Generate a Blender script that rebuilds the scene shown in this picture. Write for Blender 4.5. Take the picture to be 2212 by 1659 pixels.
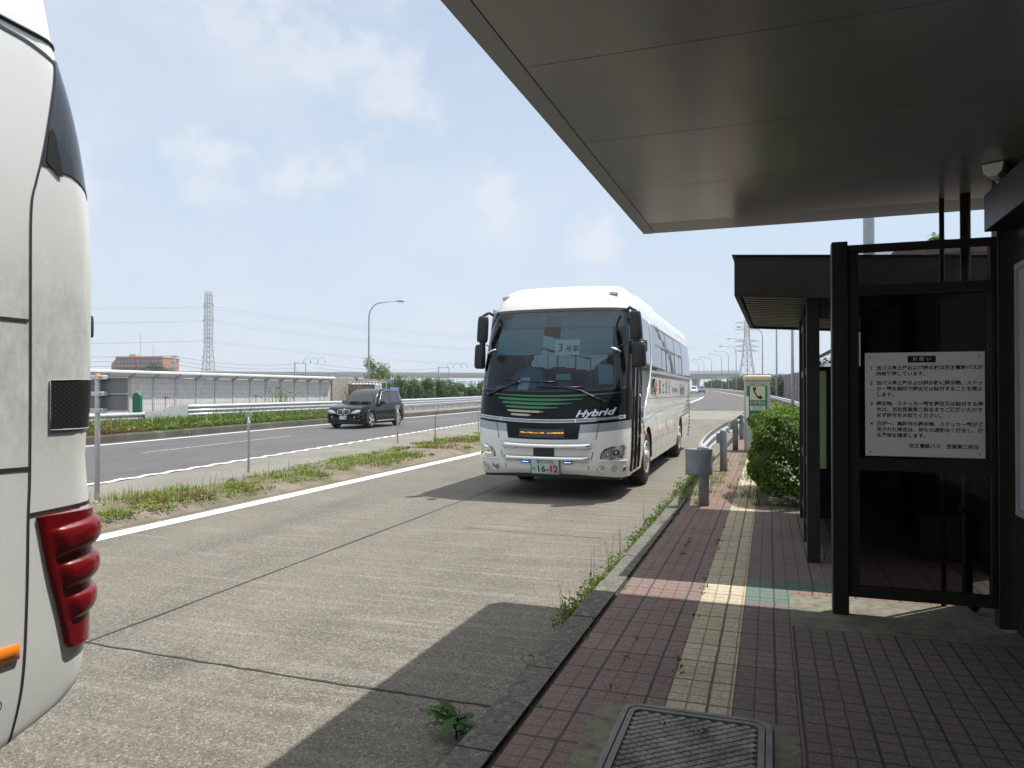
import bpy, bmesh, math, random
from mathutils import Vector, Matrix
from mathutils.bvhtree import BVHTree
R = math.radians
random.seed(7)
for o in list(bpy.data.objects): bpy.data.objects.remove(o)
scene = bpy.context.scene
COL = scene.collection

# ------------------------------------------------------------------ camera
# world: +Y runs along the bus lane, +X towards the pavement, z = 0 on the lane
cam_d = bpy.data.cameras.new("camera"); cam = bpy.data.objects.new("camera", cam_d); COL.objects.link(cam)
cam_d.sensor_width = 36.0; cam_d.lens = 36.0 * 1600.0 / 2212.0
cam_d.clip_start = 0.05; cam_d.clip_end = 6000
cam.location = (0, 0, 1.70)
cam.rotation_euler = (R(90 + 0.555), 0, R(19.13))
scene.camera = cam
# ------------------------------------------------------------------ light
SUN_EL, SUN_AZ = R(66.0), R(45.0)          # azimuth from +Y towards +X
sun_d = bpy.data.lights.new("sun", 'SUN'); sun = bpy.data.objects.new("sun", sun_d); COL.objects.link(sun)
sun_d.energy = 4.0; sun_d.angle = R(0.55); sun_d.color = (1.0, 0.955, 0.88)
sdir = Vector((math.cos(SUN_EL) * math.sin(SUN_AZ), math.cos(SUN_EL) * math.cos(SUN_AZ), math.sin(SUN_EL)))
sun.rotation_euler = sdir.to_track_quat('Z', 'Y').to_euler()
sun.location = (20, 20, 60)
world = bpy.data.worlds.new("World"); scene.world = world; world.use_nodes = True
def setup_world():
    nt = world.node_tree; nt.nodes.clear(); N = nt.nodes.new; L = nt.links.new
    out = N('ShaderNodeOutputWorld'); bg = N('ShaderNodeBackground')
    sky = N('ShaderNodeTexSky'); sky.sky_type = 'NISHITA'; sky.sun_disc = False
    sky.sun_elevation = SUN_EL; sky.sun_rotation = SUN_AZ
    sky.air_density = 1.0; sky.dust_density = 1.6; sky.ozone_density = 1.0
    tc = N('ShaderNodeTexCoord'); sep = N('ShaderNodeSeparateXYZ'); L(tc.outputs['Generated'], sep.inputs[0])
    def m2(op, a, b_):
        x = N('ShaderNodeMath'); x.operation = op
        for i, v in enumerate((a, b_)):
            if isinstance(v, (int, float)): x.inputs[i].default_value = v
            else: L(v, x.inputs[i])
        return x.outputs[0]
    def rng(x, a, b_, t0=0.0, t1=1.0, smooth=False):
        r = N('ShaderNodeMapRange'); r.interpolation_type = 'SMOOTHSTEP' if smooth else 'LINEAR'
        for i, v in enumerate((a, b_, t0, t1)): r.inputs[i + 1].default_value = v
        L(x, r.inputs[0]); return r.outputs[0]
    def noise(sc, det, rough, st, loc):
        mp = N('ShaderNodeMapping'); mp.inputs['Scale'].default_value = st; mp.inputs['Location'].default_value = loc; L(tc.outputs['Generated'], mp.inputs[0])
        n = N('ShaderNodeTexNoise'); n.inputs['Scale'].default_value = sc; n.inputs['Detail'].default_value = det; n.inputs['Roughness'].default_value = rough
        L(mp.outputs[0], n.inputs['Vector']); return n.outputs['Fac']
    # summer haze: strong at the horizon, thin overhead
    r2 = N('ShaderNodeValToRGB'); e = r2.color_ramp.elements
    for p, c in ((0.0, 0.93), (0.62, 0.52)):
        k = e[0] if p == 0 else e[1]; k.position = p; k.color = (c, c, c, 1)
    k = e.new(1.0); k.color = (0.12, 0.12, 0.12, 1); k = e.new(0.25); k.color = (0.80, 0.80, 0.80, 1)
    L(sep.outputs['Z'], r2.inputs[0])
    mixa = N('ShaderNodeMix'); mixa.data_type = 'RGBA'; mixa.inputs['B'].default_value = (4.50, 5.32, 6.35, 1)
    L(r2.outputs['Color'], mixa.inputs['Factor']); L(sky.outputs[0], mixa.inputs['A'])
    # cumulus banks standing in a few directions, broken up by noise, over thin high cloud
    banks = None
    for d, w, a in CLOUD_BANKS:
        v = N('ShaderNodeVectorMath'); v.operation = 'DISTANCE'; v.inputs[1].default_value = d; L(tc.outputs['Generated'], v.inputs[0])
        q = rng(v.outputs['Value'], 0.0, w, a, 0.0, True); banks = q if banks is None else m2('MAXIMUM', banks, q)
    n1 = noise(9.0, 9, 0.56, (1, 1, 1.25), (0.3, 0.1, 0.7)); n2 = noise(2.6, 5, 0.5, (1, 1, 1.7), (1.3, 2.1, 0.4))
    puff = rng(m2('ADD', m2('MULTIPLY', n1, 1.5), banks), 0.98, 1.24, 0, 0.62, True)
    thin = rng(n2, 0.44, 0.74, 0, 0.60, True)
    cl = m2('MAXIMUM', puff, thin)
    mixb = N('ShaderNodeMix'); mixb.data_type = 'RGBA'; mixb.inputs['B'].default_value = (5.75, 5.95, 6.35, 1)
    L(cl, mixb.inputs['Factor']); L(mixa.outputs['Result'], mixb.inputs['A'])
    # extra white brightness added overhead, above the view, to fill the shade
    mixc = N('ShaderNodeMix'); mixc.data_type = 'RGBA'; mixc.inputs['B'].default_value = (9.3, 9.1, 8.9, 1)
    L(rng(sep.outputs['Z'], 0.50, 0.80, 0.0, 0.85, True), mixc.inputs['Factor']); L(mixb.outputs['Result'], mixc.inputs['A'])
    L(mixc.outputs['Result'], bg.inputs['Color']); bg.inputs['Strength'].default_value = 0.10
    L(bg.outputs[0], out.inputs[0])
CLOUD_BANKS = [((-0.553, 0.690, 0.467), 0.30, 0.42), ((-0.637, 0.720, 0.275), 0.13, 0.50), ((-0.580, 0.761, 0.29), 0.12, 0.50), ((-0.52, 0.813, 0.262), 0.085, 0.46),
               ((-0.333, 0.910, 0.252), 0.10, 0.42), ((-0.212, 0.954, 0.208), 0.10, 0.45), ((-0.75, 0.62, 0.25), 0.10, 0.42), ((-0.41, 0.79, 0.46), 0.25, 0.38)]
setup_world()
scene.view_settings.view_transform = 'Standard'; scene.view_settings.look = 'None'
scene.view_settings.gamma = 1; scene.view_settings.exposure = 0.55; scene.view_settings.use_curve_mapping = False
cy = scene.cycles
cy.max_bounces = 8; cy.diffuse_bounces = 4; cy.glossy_bounces = 4; cy.transmission_bounces = 6
cy.transparent_max_bounces = 16; cy.caustics_reflective = False; cy.caustics_refractive = False

# ------------------------------------------------------------------ materials
def nmat(name):
    m = bpy.data.materials.new(name); m.use_nodes = True
    nt = m.node_tree; b = nt.nodes['Principled BSDF']
    return m, nt, b
def mat(name, c, rough=0.5, metal=0.0, c2=None, scale=4.0, detail=5, lo=0.35, hi=0.65, bump=0.0, bscale=60.0,
        spec=0.5, coat=0.0, emit=None, estr=1.0, trans=0.0, c3=None, scale3=0.7, lo3=0.45, hi3=0.7, stretch=(1, 1, 1), rvar=0.0):
    m, nt, b = nmat(name); N = nt.nodes.new; L = nt.links.new
    b.inputs['Base Color'].default_value = (*c, 1); b.inputs['Roughness'].default_value = rough
    b.inputs['Metallic'].default_value = metal; b.inputs['Specular IOR Level'].default_value = spec
    b.inputs['Coat Weight'].default_value = coat; b.inputs['Coat Roughness'].default_value = 0.04
    if emit: b.inputs['Emission Color'].default_value = (*emit, 1); b.inputs['Emission Strength'].default_value = estr
    tc = None
    if c2 or c3 or bump or rvar:
        tc = N('ShaderNodeTexCoord'); mp = N('ShaderNodeMapping'); mp.inputs['Scale'].default_value = stretch
        L(tc.outputs['Object'], mp.inputs[0]); V = mp.outputs[0]
    col = None
    def layer(prev, cc, sc, l, h):
        n = N('ShaderNodeTexNoise'); n.inputs['Scale'].default_value = sc; n.inputs['Detail'].default_value = detail
        L(V, n.inputs['Vector'])
        r = N('ShaderNodeMapRange'); r.inputs['From Min'].default_value = l; r.inputs['From Max'].default_value = h
        L(n.outputs['Fac'], r.inputs['Value'])
        x = N('ShaderNodeMix'); x.data_type = 'RGBA'; L(r.outputs[0], x.inputs['Factor'])
        if prev is None: x.inputs['A'].default_value = (*c, 1)
        else: L(prev, x.inputs['A'])
        x.inputs['B'].default_value = (*cc, 1)
        return x.outputs['Result'], r.outputs[0]
    if c2: col, f = layer(col, c2, scale, lo, hi)
    if c3: col, f3 = layer(col, c3, scale3, lo3, hi3)
    if col: L(col, b.inputs['Base Color'])
    if rvar:
        n = N('ShaderNodeTexNoise'); n.inputs['Scale'].default_value = scale * 1.7; n.inputs['Detail'].default_value = 4; L(V, n.inputs['Vector'])
        r = N('ShaderNodeMapRange'); r.inputs['To Min'].default_value = max(0, rough - rvar); r.inputs['To Max'].default_value = rough + rvar
        L(n.outputs['Fac'], r.inputs['Value']); L(r.outputs[0], b.inputs['Roughness'])
    if bump:
        n = N('ShaderNodeTexNoise'); n.inputs['Scale'].default_value = bscale; n.inputs['Detail'].default_value = 4; L(V, n.inputs['Vector'])
        bp = N('ShaderNodeBump'); bp.inputs['Strength'].default_value = bump; bp.inputs['Distance'].default_value = 0.02
        L(n.outputs['Fac'], bp.inputs['Height']); L(bp.outputs[0], b.inputs['Normal'])
    return m
def leafmat(name, c, c2, rough=0.55, transl=0.35):
    m, nt, b = nmat(name); N = nt.nodes.new; L = nt.links.new
    b.inputs['Roughness'].default_value = rough; b.inputs['Specular IOR Level'].default_value = 0.35
    g = N('ShaderNodeObjectInfo'); tc = N('ShaderNodeTexCoord')
    n = N('ShaderNodeTexNoise'); n.inputs['Scale'].default_value = 9; n.inputs['Detail'].default_value = 3; L(tc.outputs['Object'], n.inputs['Vector'])
    r = N('ShaderNodeMapRange'); r.inputs['From Min'].default_value = 0.35; r.inputs['From Max'].default_value = 0.65; L(n.outputs['Fac'], r.inputs['Value'])
    x = N('ShaderNodeMix'); x.data_type = 'RGBA'; x.inputs['A'].default_value = (*c, 1); x.inputs['B'].default_value = (*c2, 1)
    L(r.outputs[0], x.inputs['Factor']); L(x.outputs['Result'], b.inputs['Base Color'])
    t = N('ShaderNodeBsdfTranslucent'); L(x.outputs['Result'], t.inputs['Color'])
    mx = N('ShaderNodeMixShader'); mx.inputs[0].default_value = transl
    L(b.outputs[0], mx.inputs[1]); L(t.outputs[0], mx.inputs[2]); L(mx.outputs[0], nt.nodes['Material Output'].inputs[0])
    return m
def glassmat(name, tint, base_refl=0.06, rough=0.02, fres=1.5):
    """thin pane: tinted see-through plus a mirror layer that grows at grazing angles"""
    m = bpy.data.materials.new(name); m.use_nodes = True; nt = m.node_tree; nt.nodes.clear(); N = nt.nodes.new; L = nt.links.new
    o = N('ShaderNodeOutputMaterial'); t = N('ShaderNodeBsdfTransparent'); t.inputs[0].default_value = (*tint, 1)
    g = N('ShaderNodeBsdfGlossy'); g.inputs['Roughness'].default_value = rough; g.inputs['Color'].default_value = (0.95, 0.97, 1, 1)
    f = N('ShaderNodeFresnel'); f.inputs['IOR'].default_value = fres
    a = N('ShaderNodeMath'); a.operation = 'ADD'; a.use_clamp = True; a.inputs[1].default_value = base_refl; L(f.outputs[0], a.inputs[0])
    x = N('ShaderNodeMixShader'); L(a.outputs[0], x.inputs[0]); L(t.outputs[0], x.inputs[1]); L(g.outputs[0], x.inputs[2]); L(x.outputs[0], o.inputs[0])
    return m

M = {}
M['white_paint'] = mat('white_paint', (0.82, 0.82, 0.81), 0.28, coat=0.6, c2=(0.775, 0.775, 0.76), scale=0.9, rvar=0.06)
M['white_line'] = mat('white_line', (0.80, 0.80, 0.79), 0.6, c2=(0.62, 0.62, 0.60), scale=14, lo=0.48, hi=0.72, bump=0.2)
M['white_line_worn'] = mat('white_line_worn', (0.74, 0.74, 0.73), 0.6, c2=(0.22, 0.22, 0.22), scale=16, lo=0.5, hi=0.72)
M['black_plastic'] = mat('black_plastic', (0.012, 0.012, 0.013), 0.42, c2=(0.02, 0.02, 0.02))
M['black_gloss'] = mat('black_gloss', (0.006, 0.007, 0.008), 0.08, coat=0.5)
M['rubber'] = mat('rubber', (0.018, 0.018, 0.018), 0.75, c2=(0.03, 0.029, 0.027))
M['chrome'] = mat('chrome', (0.80, 0.81, 0.83), 0.10, 1.0)
M['alloy'] = mat('alloy', (0.72, 0.72, 0.73), 0.30, 0.6, c2=(0.55, 0.545, 0.54), scale=9)
M['silver_paint'] = mat('silver_paint', (0.42, 0.44, 0.47), 0.32, 0.35, coat=0.3)
M['galv'] = mat('galv', (0.68, 0.70, 0.72), 0.38, 0.45, c2=(0.58, 0.60, 0.62), scale=6, rvar=0.1)
M['galv_dull'] = mat('galv_dull', (0.27, 0.295, 0.315), 0.6, 0.15, c2=(0.21, 0.235, 0.255), scale=8, c3=(0.15, 0.16, 0.165), scale3=3, lo3=0.55, hi3=0.8)
M['grey_steel'] = mat('grey_steel', (0.44, 0.46, 0.48), 0.5, 0.25, c2=(0.38, 0.40, 0.42))
M['dark_steel'] = mat('dark_steel', (0.05, 0.05, 0.052), 0.5)
M['screen_glass'] = glassmat('screen_glass', (0.60, 0.62, 0.63), 0.0)
M['smoked_glass'] = glassmat('smoked_glass', (0.42, 0.38, 0.40), 0.0)
M['bus_glass'] = glassmat('bus_glass', (0.50, 0.74, 0.80), 0.015, fres=1.42)
M['side_glass'] = mat('side_glass', (0.012, 0.016, 0.02), 0.03, spec=0.9, coat=0.4)
M['coach_side_glass'] = glassmat('coach_side_glass', (0.20, 0.24, 0.26), 0.06, fres=1.6)
M['dark_grey'] = mat('dark_grey', (0.06, 0.06, 0.062), 0.6)
M['mid_grey'] = mat('mid_grey', (0.22, 0.22, 0.225), 0.6)
M['amber'] = mat('amber', (0.85, 0.24, 0.02), 0.2, coat=0.5)
M['red_lens'] = mat('red_lens', (0.20, 0.006, 0.010), 0.24, coat=0.25, c2=(0.155, 0.005, 0.008), scale=2)
M['green_paint'] = mat('green_paint', (0.02, 0.16, 0.075), 0.5)
M['black_ink'] = mat('black_ink', (0.012, 0.012, 0.014), 0.6)
M['white_card'] = mat('white_card', (0.78, 0.78, 0.76), 0.6)

# ------------------------------------------------------------------ mesh helpers
class MB:
    def __init__(s): s.v = []; s.f = []; s.sm = []; s.mi = []
    def add(s, vs, fs, smooth=False, mi=0):
        k = len(s.v); s.v += [tuple(v) for v in vs]
        for f in fs: s.f.append([k + i for i in f]); s.sm.append(smooth); s.mi.append(mi)
        return s
    def box(s, x0, x1, y0, y1, z0, z1, T=None, mi=0):
        vs = [Vector(p) for p in ((x0, y0, z0), (x1, y0, z0), (x1, y1, z0), (x0, y1, z0), (x0, y0, z1), (x1, y0, z1), (x1, y1, z1), (x0, y1, z1))]
        if T: vs = [T @ v for v in vs]
        return s.add(vs, [(0, 3, 2, 1), (4, 5, 6, 7), (0, 1, 5, 4), (1, 2, 6, 5), (2, 3, 7, 6), (3, 0, 4, 7)], mi=mi)
    def rings(s, rings, closed=True, cap0=True, cap1=True, smooth=True, mi=0):
        n = len(rings[0]); vs = [p for r in rings for p in r]; fs = []
        for i in range(len(rings) - 1):
            for j in range(n if closed else n - 1):
                a = i * n + j; b = i * n + (j + 1) % n
                fs.append((a, b, b + n, a + n))
        k = len(s.v); s.add(vs, fs, smooth, mi)
        if cap0: s.f.append([k + j for j in range(n)][::-1]); s.sm.append(False); s.mi.append(mi)
        if cap1: s.f.append([k + (len(rings) - 1) * n + j for j in range(n)]); s.sm.append(False); s.mi.append(mi)
        return s
    def tube(s, pts, r, n=8, caps=True, mi=0, smooth=True):
        pts = [Vector(p) for p in pts]; rs = r if isinstance(r, (list, tuple)) else [r] * len(pts)
        up = None; R_ = []
        for i, p in enumerate(pts):
            d = (pts[min(i + 1, len(pts) - 1)] - pts[max(i - 1, 0)]).normalized()
            if up is None:
                up = Vector((0, 0, 1)) if abs(d.z) < 0.9 else Vector((1, 0, 0))
            a = d.cross(up).normalized(); b = a.cross(d).normalized(); up = b
            R_.append([p + (a * math.cos(2 * math.pi * k / n) + b * math.sin(2 * math.pi * k / n)) * rs[i] for k in range(n)])
        return s.rings(R_, True, caps, caps, smooth, mi)
    def cyl(s, p0, p1, r0, r1=None, n=16, mi=0): return s.tube([p0, p1], [r0, r0 if r1 is None else r1], n, mi=mi)
    def lathe(s, prof, T, n=24, mi=0, cap=True):
        """prof: (radius, height) along local z"""
        return s.rings([[T @ Vector((r * math.cos(2 * math.pi * k / n), r * math.sin(2 * math.pi * k / n), h)) for k in range(n)] for r, h in prof], True, cap, cap, True, mi)
    def prism(s, poly, fn, d, mi=0):
        """poly: 2-D outline, fn(a, b, depth) -> point, extruded from depth 0 to d"""
        n = len(poly); vs = [fn(a, b, 0) for a, b in poly] + [fn(a, b, d) for a, b in poly]
        fs = [tuple(range(n)), tuple(range(2 * n - 1, n - 1, -1))] + [(j, j + n, (j + 1) % n + n, (j + 1) % n) for j in range(n)]
        return s.add(vs, fs, mi=mi)
    def grid(s, fn, nu, nv, smooth=True, mi=0):
        vs = [fn(i / nu, j / nv) for j in range(nv + 1) for i in range(nu + 1)]
        fs = [(j * (nu + 1) + i, j * (nu + 1) + i + 1, (j + 1) * (nu + 1) + i + 1, (j + 1) * (nu + 1) + i) for j in range(nv) for i in range(nu)]
        return s.add(vs, fs, smooth, mi)
    def build(s, name, mats, parent=None, bevel=0, seg=2, solid=0, loc=None, fix=False):
        me = bpy.data.meshes.new(name); me.from_pydata(s.v, [], s.f)
        if not isinstance(mats, (list, tuple)): mats = [mats]
        for m in mats: me.materials.append(M[m] if isinstance(m, str) else m)
        me.polygons.foreach_set('use_smooth', s.sm); me.polygons.foreach_set('material_index', s.mi)
        if fix:
            bm = bmesh.new(); bm.from_mesh(me); bmesh.ops.recalc_face_normals(bm, faces=bm.faces); bm.to_mesh(me); bm.free()
        me.update()
        o = bpy.data.objects.new(name, me); COL.objects.link(o)
        if parent: o.parent = parent
        if loc: o.location = loc
        if solid:
            md = o.modifiers.new('solid', 'SOLIDIFY'); md.thickness = solid; md.offset = -1
        if bevel:
            md = o.modifiers.new('bevel', 'BEVEL'); md.width = bevel; md.segments = seg; md.limit_method = 'ANGLE'; md.angle_limit = R(40)
        return o
def tag(o, label=None, cat=None, group=None, kind=None):
    if label: o['label'] = label
    if cat: o['category'] = cat
    if group: o['group'] = group
    if kind: o['kind'] = kind
    return o
def thing(name, label, cat, loc=(0, 0, 0), rz=0.0, group=None):
    o = bpy.data.objects.new(name, None); COL.objects.link(o); o.empty_display_size = 0.3
    o.location = loc; o.rotation_euler = (0, 0, rz)
    return tag(o, label, cat, group)
def struct(mb, name, mats, kind='structure', label=None, cat=None, **k):
    return tag(mb.build(name, mats, **k), label, cat, kind=kind)
def copy_tree(o, parent=None):
    c = o.copy(); COL.objects.link(c)
    if parent: c.parent = parent
    for ch in [x for x in bpy.data.objects if x.parent == o]: copy_tree(ch, c)
    return c
def lerp(tab, x):
    if x <= tab[0][0]: return tab[0][1]
    for (a, va), (b, vb) in zip(tab, tab[1:]):
        if x <= b: return va + (vb - va) * (x - a) / (b - a)
    return tab[-1][1]
def slerp(tab, x):
    """monotone-ish smooth interpolation (Catmull-Rom) through a table"""
    if x <= tab[0][0]: return tab[0][1]
    if x >= tab[-1][0]: return tab[-1][1]
    for i in range(len(tab) - 1):
        if x <= tab[i + 1][0]:
            x0, y0 = tab[i]; x1, y1 = tab[i + 1]; h = x1 - x0; t = (x - x0) / h
            m0 = (y1 - tab[i - 1][1]) / (x1 - tab[i - 1][0]) if i > 0 else (y1 - y0) / h
            m1 = (tab[i + 2][1] - y0) / (tab[i + 2][0] - x0) if i + 2 < len(tab) else (y1 - y0) / h
            t2, t3 = t * t, t * t * t
            return (2 * t3 - 3 * t2 + 1) * y0 + (t3 - 2 * t2 + t) * h * m0 + (-2 * t3 + 3 * t2) * y1 + (t3 - t2) * h * m1
def gz(y):
    """the road climbs gently beyond the stop"""
    if y < 40: return 0.0
    if y < 60: return 0.0044 * (y - 40) ** 2 / 20 * 1.0
    if y < 400: return 0.088 + 0.0088 * (y - 60)
    return 0.088 + 0.0088 * 340
def text_mesh(s, size, ext=0.0, shear=0.0, align='CENTER', space=1.0, xs=1.0, bold=0.0, line=1.0):
    c = bpy.data.curves.new('lettering', 'FONT'); c.body = s; c.size = size; c.extrude = ext; c.shear = shear
    c.align_x = align; c.align_y = 'CENTER'; c.space_character = space; c.offset = bold; c.space_line = line; c.resolution_u = 3
    o = bpy.data.objects.new('lettering', c); COL.objects.link(o); o.scale = (xs, 1, 1)
    bpy.context.view_layer.update()
    me = bpy.data.meshes.new_from_object(o.evaluated_get(bpy.context.evaluated_depsgraph_get()))
    if xs != 1.0: me.transform(Matrix.Diagonal((xs, 1, 1, 1)))
    bpy.data.objects.remove(o); bpy.data.curves.remove(c)
    return me
def text(s, size, T, m, parent=None, name='lettering', wrap=None, **k):
    """T maps the flat text plane (x right, y up, z out) into the parent's space; wrap(v) may bend it onto a curved panel"""
    me = text_mesh(s, size, **k)
    me.materials.clear(); me.materials.append(M[m] if isinstance(m, str) else m)
    me.transform(T)
    if wrap:
        for v in me.vertices: v.co = wrap(v.co)
    me.name = name
    o = bpy.data.objects.new(name, me); COL.objects.link(o)
    if parent: o.parent = parent
    return o
def plane_T(origin, right, up):
    r = Vector(right).normalized(); u = Vector(up).normalized(); n = r.cross(u)
    return Matrix(((r.x, u.x, n.x, origin[0]), (r.y, u.y, n.y, origin[1]), (r.z, u.z, n.z, origin[2]), (0, 0, 0, 1)))
# ================================================================== ground, roads, pavement
def xmed_far(y): return slerp([(-15, -6.8), (0, -8.1), (8, -8.95), (27, -10.5), (45, -12.0), (70, -12.6), (100, -12.3), (134, -10.7)], y)
def xwavy(y): return slerp([(-15, -8.6), (0, -10.3), (10, -11.5), (24, -13.2), (38, -14.8), (60, -15.9), (80, -15.6), (100, -14.3), (136, -10.8)], y)
def xleft(y): return slerp([(-15, -7.0), (6, -7.19), (19, -7.37), (60, -8.0), (100, -9.0), (136, -10.7)], y)       # solid line, outer edge
def xright(y): return slerp([(-15, -1.31), (11, -1.24), (46, -1.45), (60, -1.6), (97, -2.0), (131, -3.6), (165, -7.0), (195, -10.5), (223, -13.8), (248, -17.2), (273, -22.3), (320, -31), (400, -50)], y)
def xfk(y): return slerp([(-15, -18.5), (0, -19.4), (18, -20.7), (31, -22.1), (45, -22.7), (60, -23.2), (100, -23.8), (140, -24.8), (180, -27.5), (223, -33.5), (273, -43), (320, -53), (400, -73)], y)
def sheet(mb, fa, fb, y0, y1, dy, z, n=4, mi=0, zf=gz):
    m = max(1, int(round((y1 - y0) / dy)))
    def fn(u, v):
        y = y0 + (y1 - y0) * v; a = fa(y) if callable(fa) else fa; b = fb(y) if callable(fb) else fb
        zz = z(u, y) if callable(z) else z
        return (a + (b - a) * u, y, zf(y) + zz)
    return mb.grid(fn, n, m, False, mi)
def road_material(name, c, c2, dark, light, agg=55.0, amount=0.5, patches=True, rough=0.85, lane=False):
    m, nt, b = nmat(name); N = nt.nodes.new; L = nt.links.new
    tc = N('ShaderNodeTexCoord'); V = tc.outputs['Object']
    def noise(sc, det=4, st=None):
        n = N('ShaderNodeTexNoise'); n.inputs['Scale'].default_value = sc; n.inputs['Detail'].default_value = det
        if st:
            mp = N('ShaderNodeMapping'); mp.inputs['Scale'].default_value = st; L(V, mp.inputs[0]); L(mp.outputs[0], n.inputs['Vector'])
        else: L(V, n.inputs['Vector'])
        return n.outputs['Fac']
    def rng(x, a, bb, t0=0, t1=1):
        r = N('ShaderNodeMapRange'); r.inputs[1].default_value = a; r.inputs[2].default_value = bb; r.inputs[3].default_value = t0; r.inputs[4].default_value = t1; L(x, r.inputs[0]); return r.outputs[0]
    def mixc(f, A, B):
        x = N('ShaderNodeMix'); x.data_type = 'RGBA'
        if not isinstance(f, float): L(f, x.inputs['Factor'])
        else: x.inputs['Factor'].default_value = f
        for k, val in (('A', A), ('B', B)):
            if isinstance(val, tuple): x.inputs[k].default_value = (*val, 1)
            else: L(val, x.inputs[k])
        return x.outputs['Result']
    col = mixc(rng(noise(0.55, 6), 0.38, 0.64), c, c2)
    if patches:
        col = mixc(rng(noise(0.9, 5, (1.6, 0.25, 1)), 0.52, 0.74, 0, 0.45), col, dark)         # tyre-worn streaks along the lane
        col = mixc(rng(noise(2.4, 5, (0.35, 2.6, 1)), 0.54, 0.72, 0, 0.38), col, light)         # faint sweeping cross scuffs
    if lane:
        sx = N('ShaderNodeSeparateXYZ'); L(V, sx.inputs[0])
        def mth(op, a, b2):
            q = N('ShaderNodeMath'); q.operation = op
            for i, val in enumerate((a, b2)):
                if isinstance(val, (int, float)): q.inputs[i].default_value = val
                else: L(val, q.inputs[i])
            return q.outputs[0]
        wob = mth('MULTIPLY', noise(0.5, 3), 1.1)
        for xc in (-2.55, -4.45, -6.0):         # darker wheel tracks along the lane
            d = mth('ABSOLUTE', mth('SUBTRACT', mth('ADD', sx.outputs[0], wob), xc + 0.55), 0.0)
            col = mixc(mth('MULTIPLY', rng(d, 0.0, 0.55, 0.34, 0.0), rng(noise(1.1, 5, (1.4, 0.3, 1)), 0.3, 0.6)), col, dark)
        arcs = noise(3.0, 6, (0.22, 4.2, 1))    # pale cross scuffs towards the kerb
        col = mixc(mth('MULTIPLY', rng(arcs, 0.50, 0.68, 0, 0.42), rng(sx.outputs[0], -5.6, -2.6)), col, light)
        for (cx, cy_, rad, amt) in ((-3.55, 3.70, 0.33, 0.75), (-3.1, 4.6, 0.5, 0.4), (-5.2, 6.5, 0.6, 0.3), (-3.6, 9.8, 0.5, 0.35)):     # oil drips
            vm = N('ShaderNodeVectorMath'); vm.operation = 'DISTANCE'; vm.inputs[1].default_value = (cx, cy_, 0); L(V, vm.inputs[0])
            col = mixc(mth('MULTIPLY', rng(mth('ADD', vm.outputs['Value'], mth('MULTIPLY', mth('SUBTRACT', noise(5, 5), 0.5), 0.5)), 0.0, rad, amt, 0.0), 1.0), col, dark)
    v = N('ShaderNodeTexVoronoi'); v.inputs['Scale'].default_value = agg; L(V, v.inputs['Vector'])
    sp = N('ShaderNodeSeparateColor'); L(v.outputs['Color'], sp.inputs[0])
    col = mixc(rng(sp.outputs[0], 0.62, 1.0, 0, amount), col, dark)
    col = mixc(rng(sp.outputs[1], 0.80, 1.0, 0, amount * 1.1), col, light)
    v2 = N('ShaderNodeTexVoronoi'); v2.inputs['Scale'].default_value = agg * 2.7; L(V, v2.inputs['Vector'])
    sp2 = N('ShaderNodeSeparateColor'); L(v2.outputs['Color'], sp2.inputs[0])
    col = mixc(rng(sp2.outputs[0], 0.6, 1.0, 0, amount), col, dark)
    col = mixc(rng(sp2.outputs[2], 0.85, 1.0, 0, amount), col, light)
    L(col, b.inputs['Base Color']); b.inputs['Roughness'].default_value = rough; b.inputs['Specular IOR Level'].default_value = 0.25
    bp = N('ShaderNodeBump'); bp.inputs['Strength'].default_value = 0.55; bp.inputs['Distance'].default_value = 0.006
    L(sp.outputs[2], bp.inputs['Height']); L(bp.outputs[0], b.inputs['Normal'])
    return m
M['lane_concrete'] = road_material('lane_concrete', (0.172, 0.161, 0.133), (0.143, 0.136, 0.117), (0.064, 0.061, 0.057), (0.325, 0.305, 0.255), 82, 0.74, lane=True)
M['far_concrete'] = road_material('far_concrete', (0.235, 0.222, 0.195), (0.205, 0.195, 0.172), (0.12, 0.115, 0.10), (0.32, 0.305, 0.27), 40, 0.4)
M['asphalt'] = road_material('asphalt', (0.112, 0.112, 0.117), (0.096, 0.096, 0.100), (0.058, 0.058, 0.060), (0.17, 0.17, 0.17), 40, 0.45)
M['gore_paving'] = road_material('gore_paving', (0.215, 0.205, 0.185), (0.17, 0.165, 0.145), (0.10, 0.095, 0.08), (0.30, 0.285, 0.255), 30, 0.4, False)
M['dirt'] = mat('dirt', (0.135, 0.112, 0.082), 0.95, c2=(0.19, 0.165, 0.13), scale=3, c3=(0.085, 0.095, 0.04), scale3=1.2, bump=0.5, bscale=40)
M['field'] = mat('field', (0.09, 0.11, 0.05), 0.95, c2=(0.14, 0.14, 0.08), scale=0.05, c3=(0.17, 0.16, 0.13), scale3=0.02)
M['kerb_concrete'] = road_material('kerb_concrete', (0.150, 0.147, 0.130), (0.112, 0.110, 0.098), (0.055, 0.055, 0.048), (0.28, 0.27, 0.24), 42, 0.6, False)
M['old_concrete'] = mat('old_concrete', (0.21, 0.195, 0.17), 0.9, c2=(0.155, 0.148, 0.125), scale=2.5, c3=(0.095, 0.09, 0.08), scale3=6, bump=0.3, bscale=30)

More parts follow.
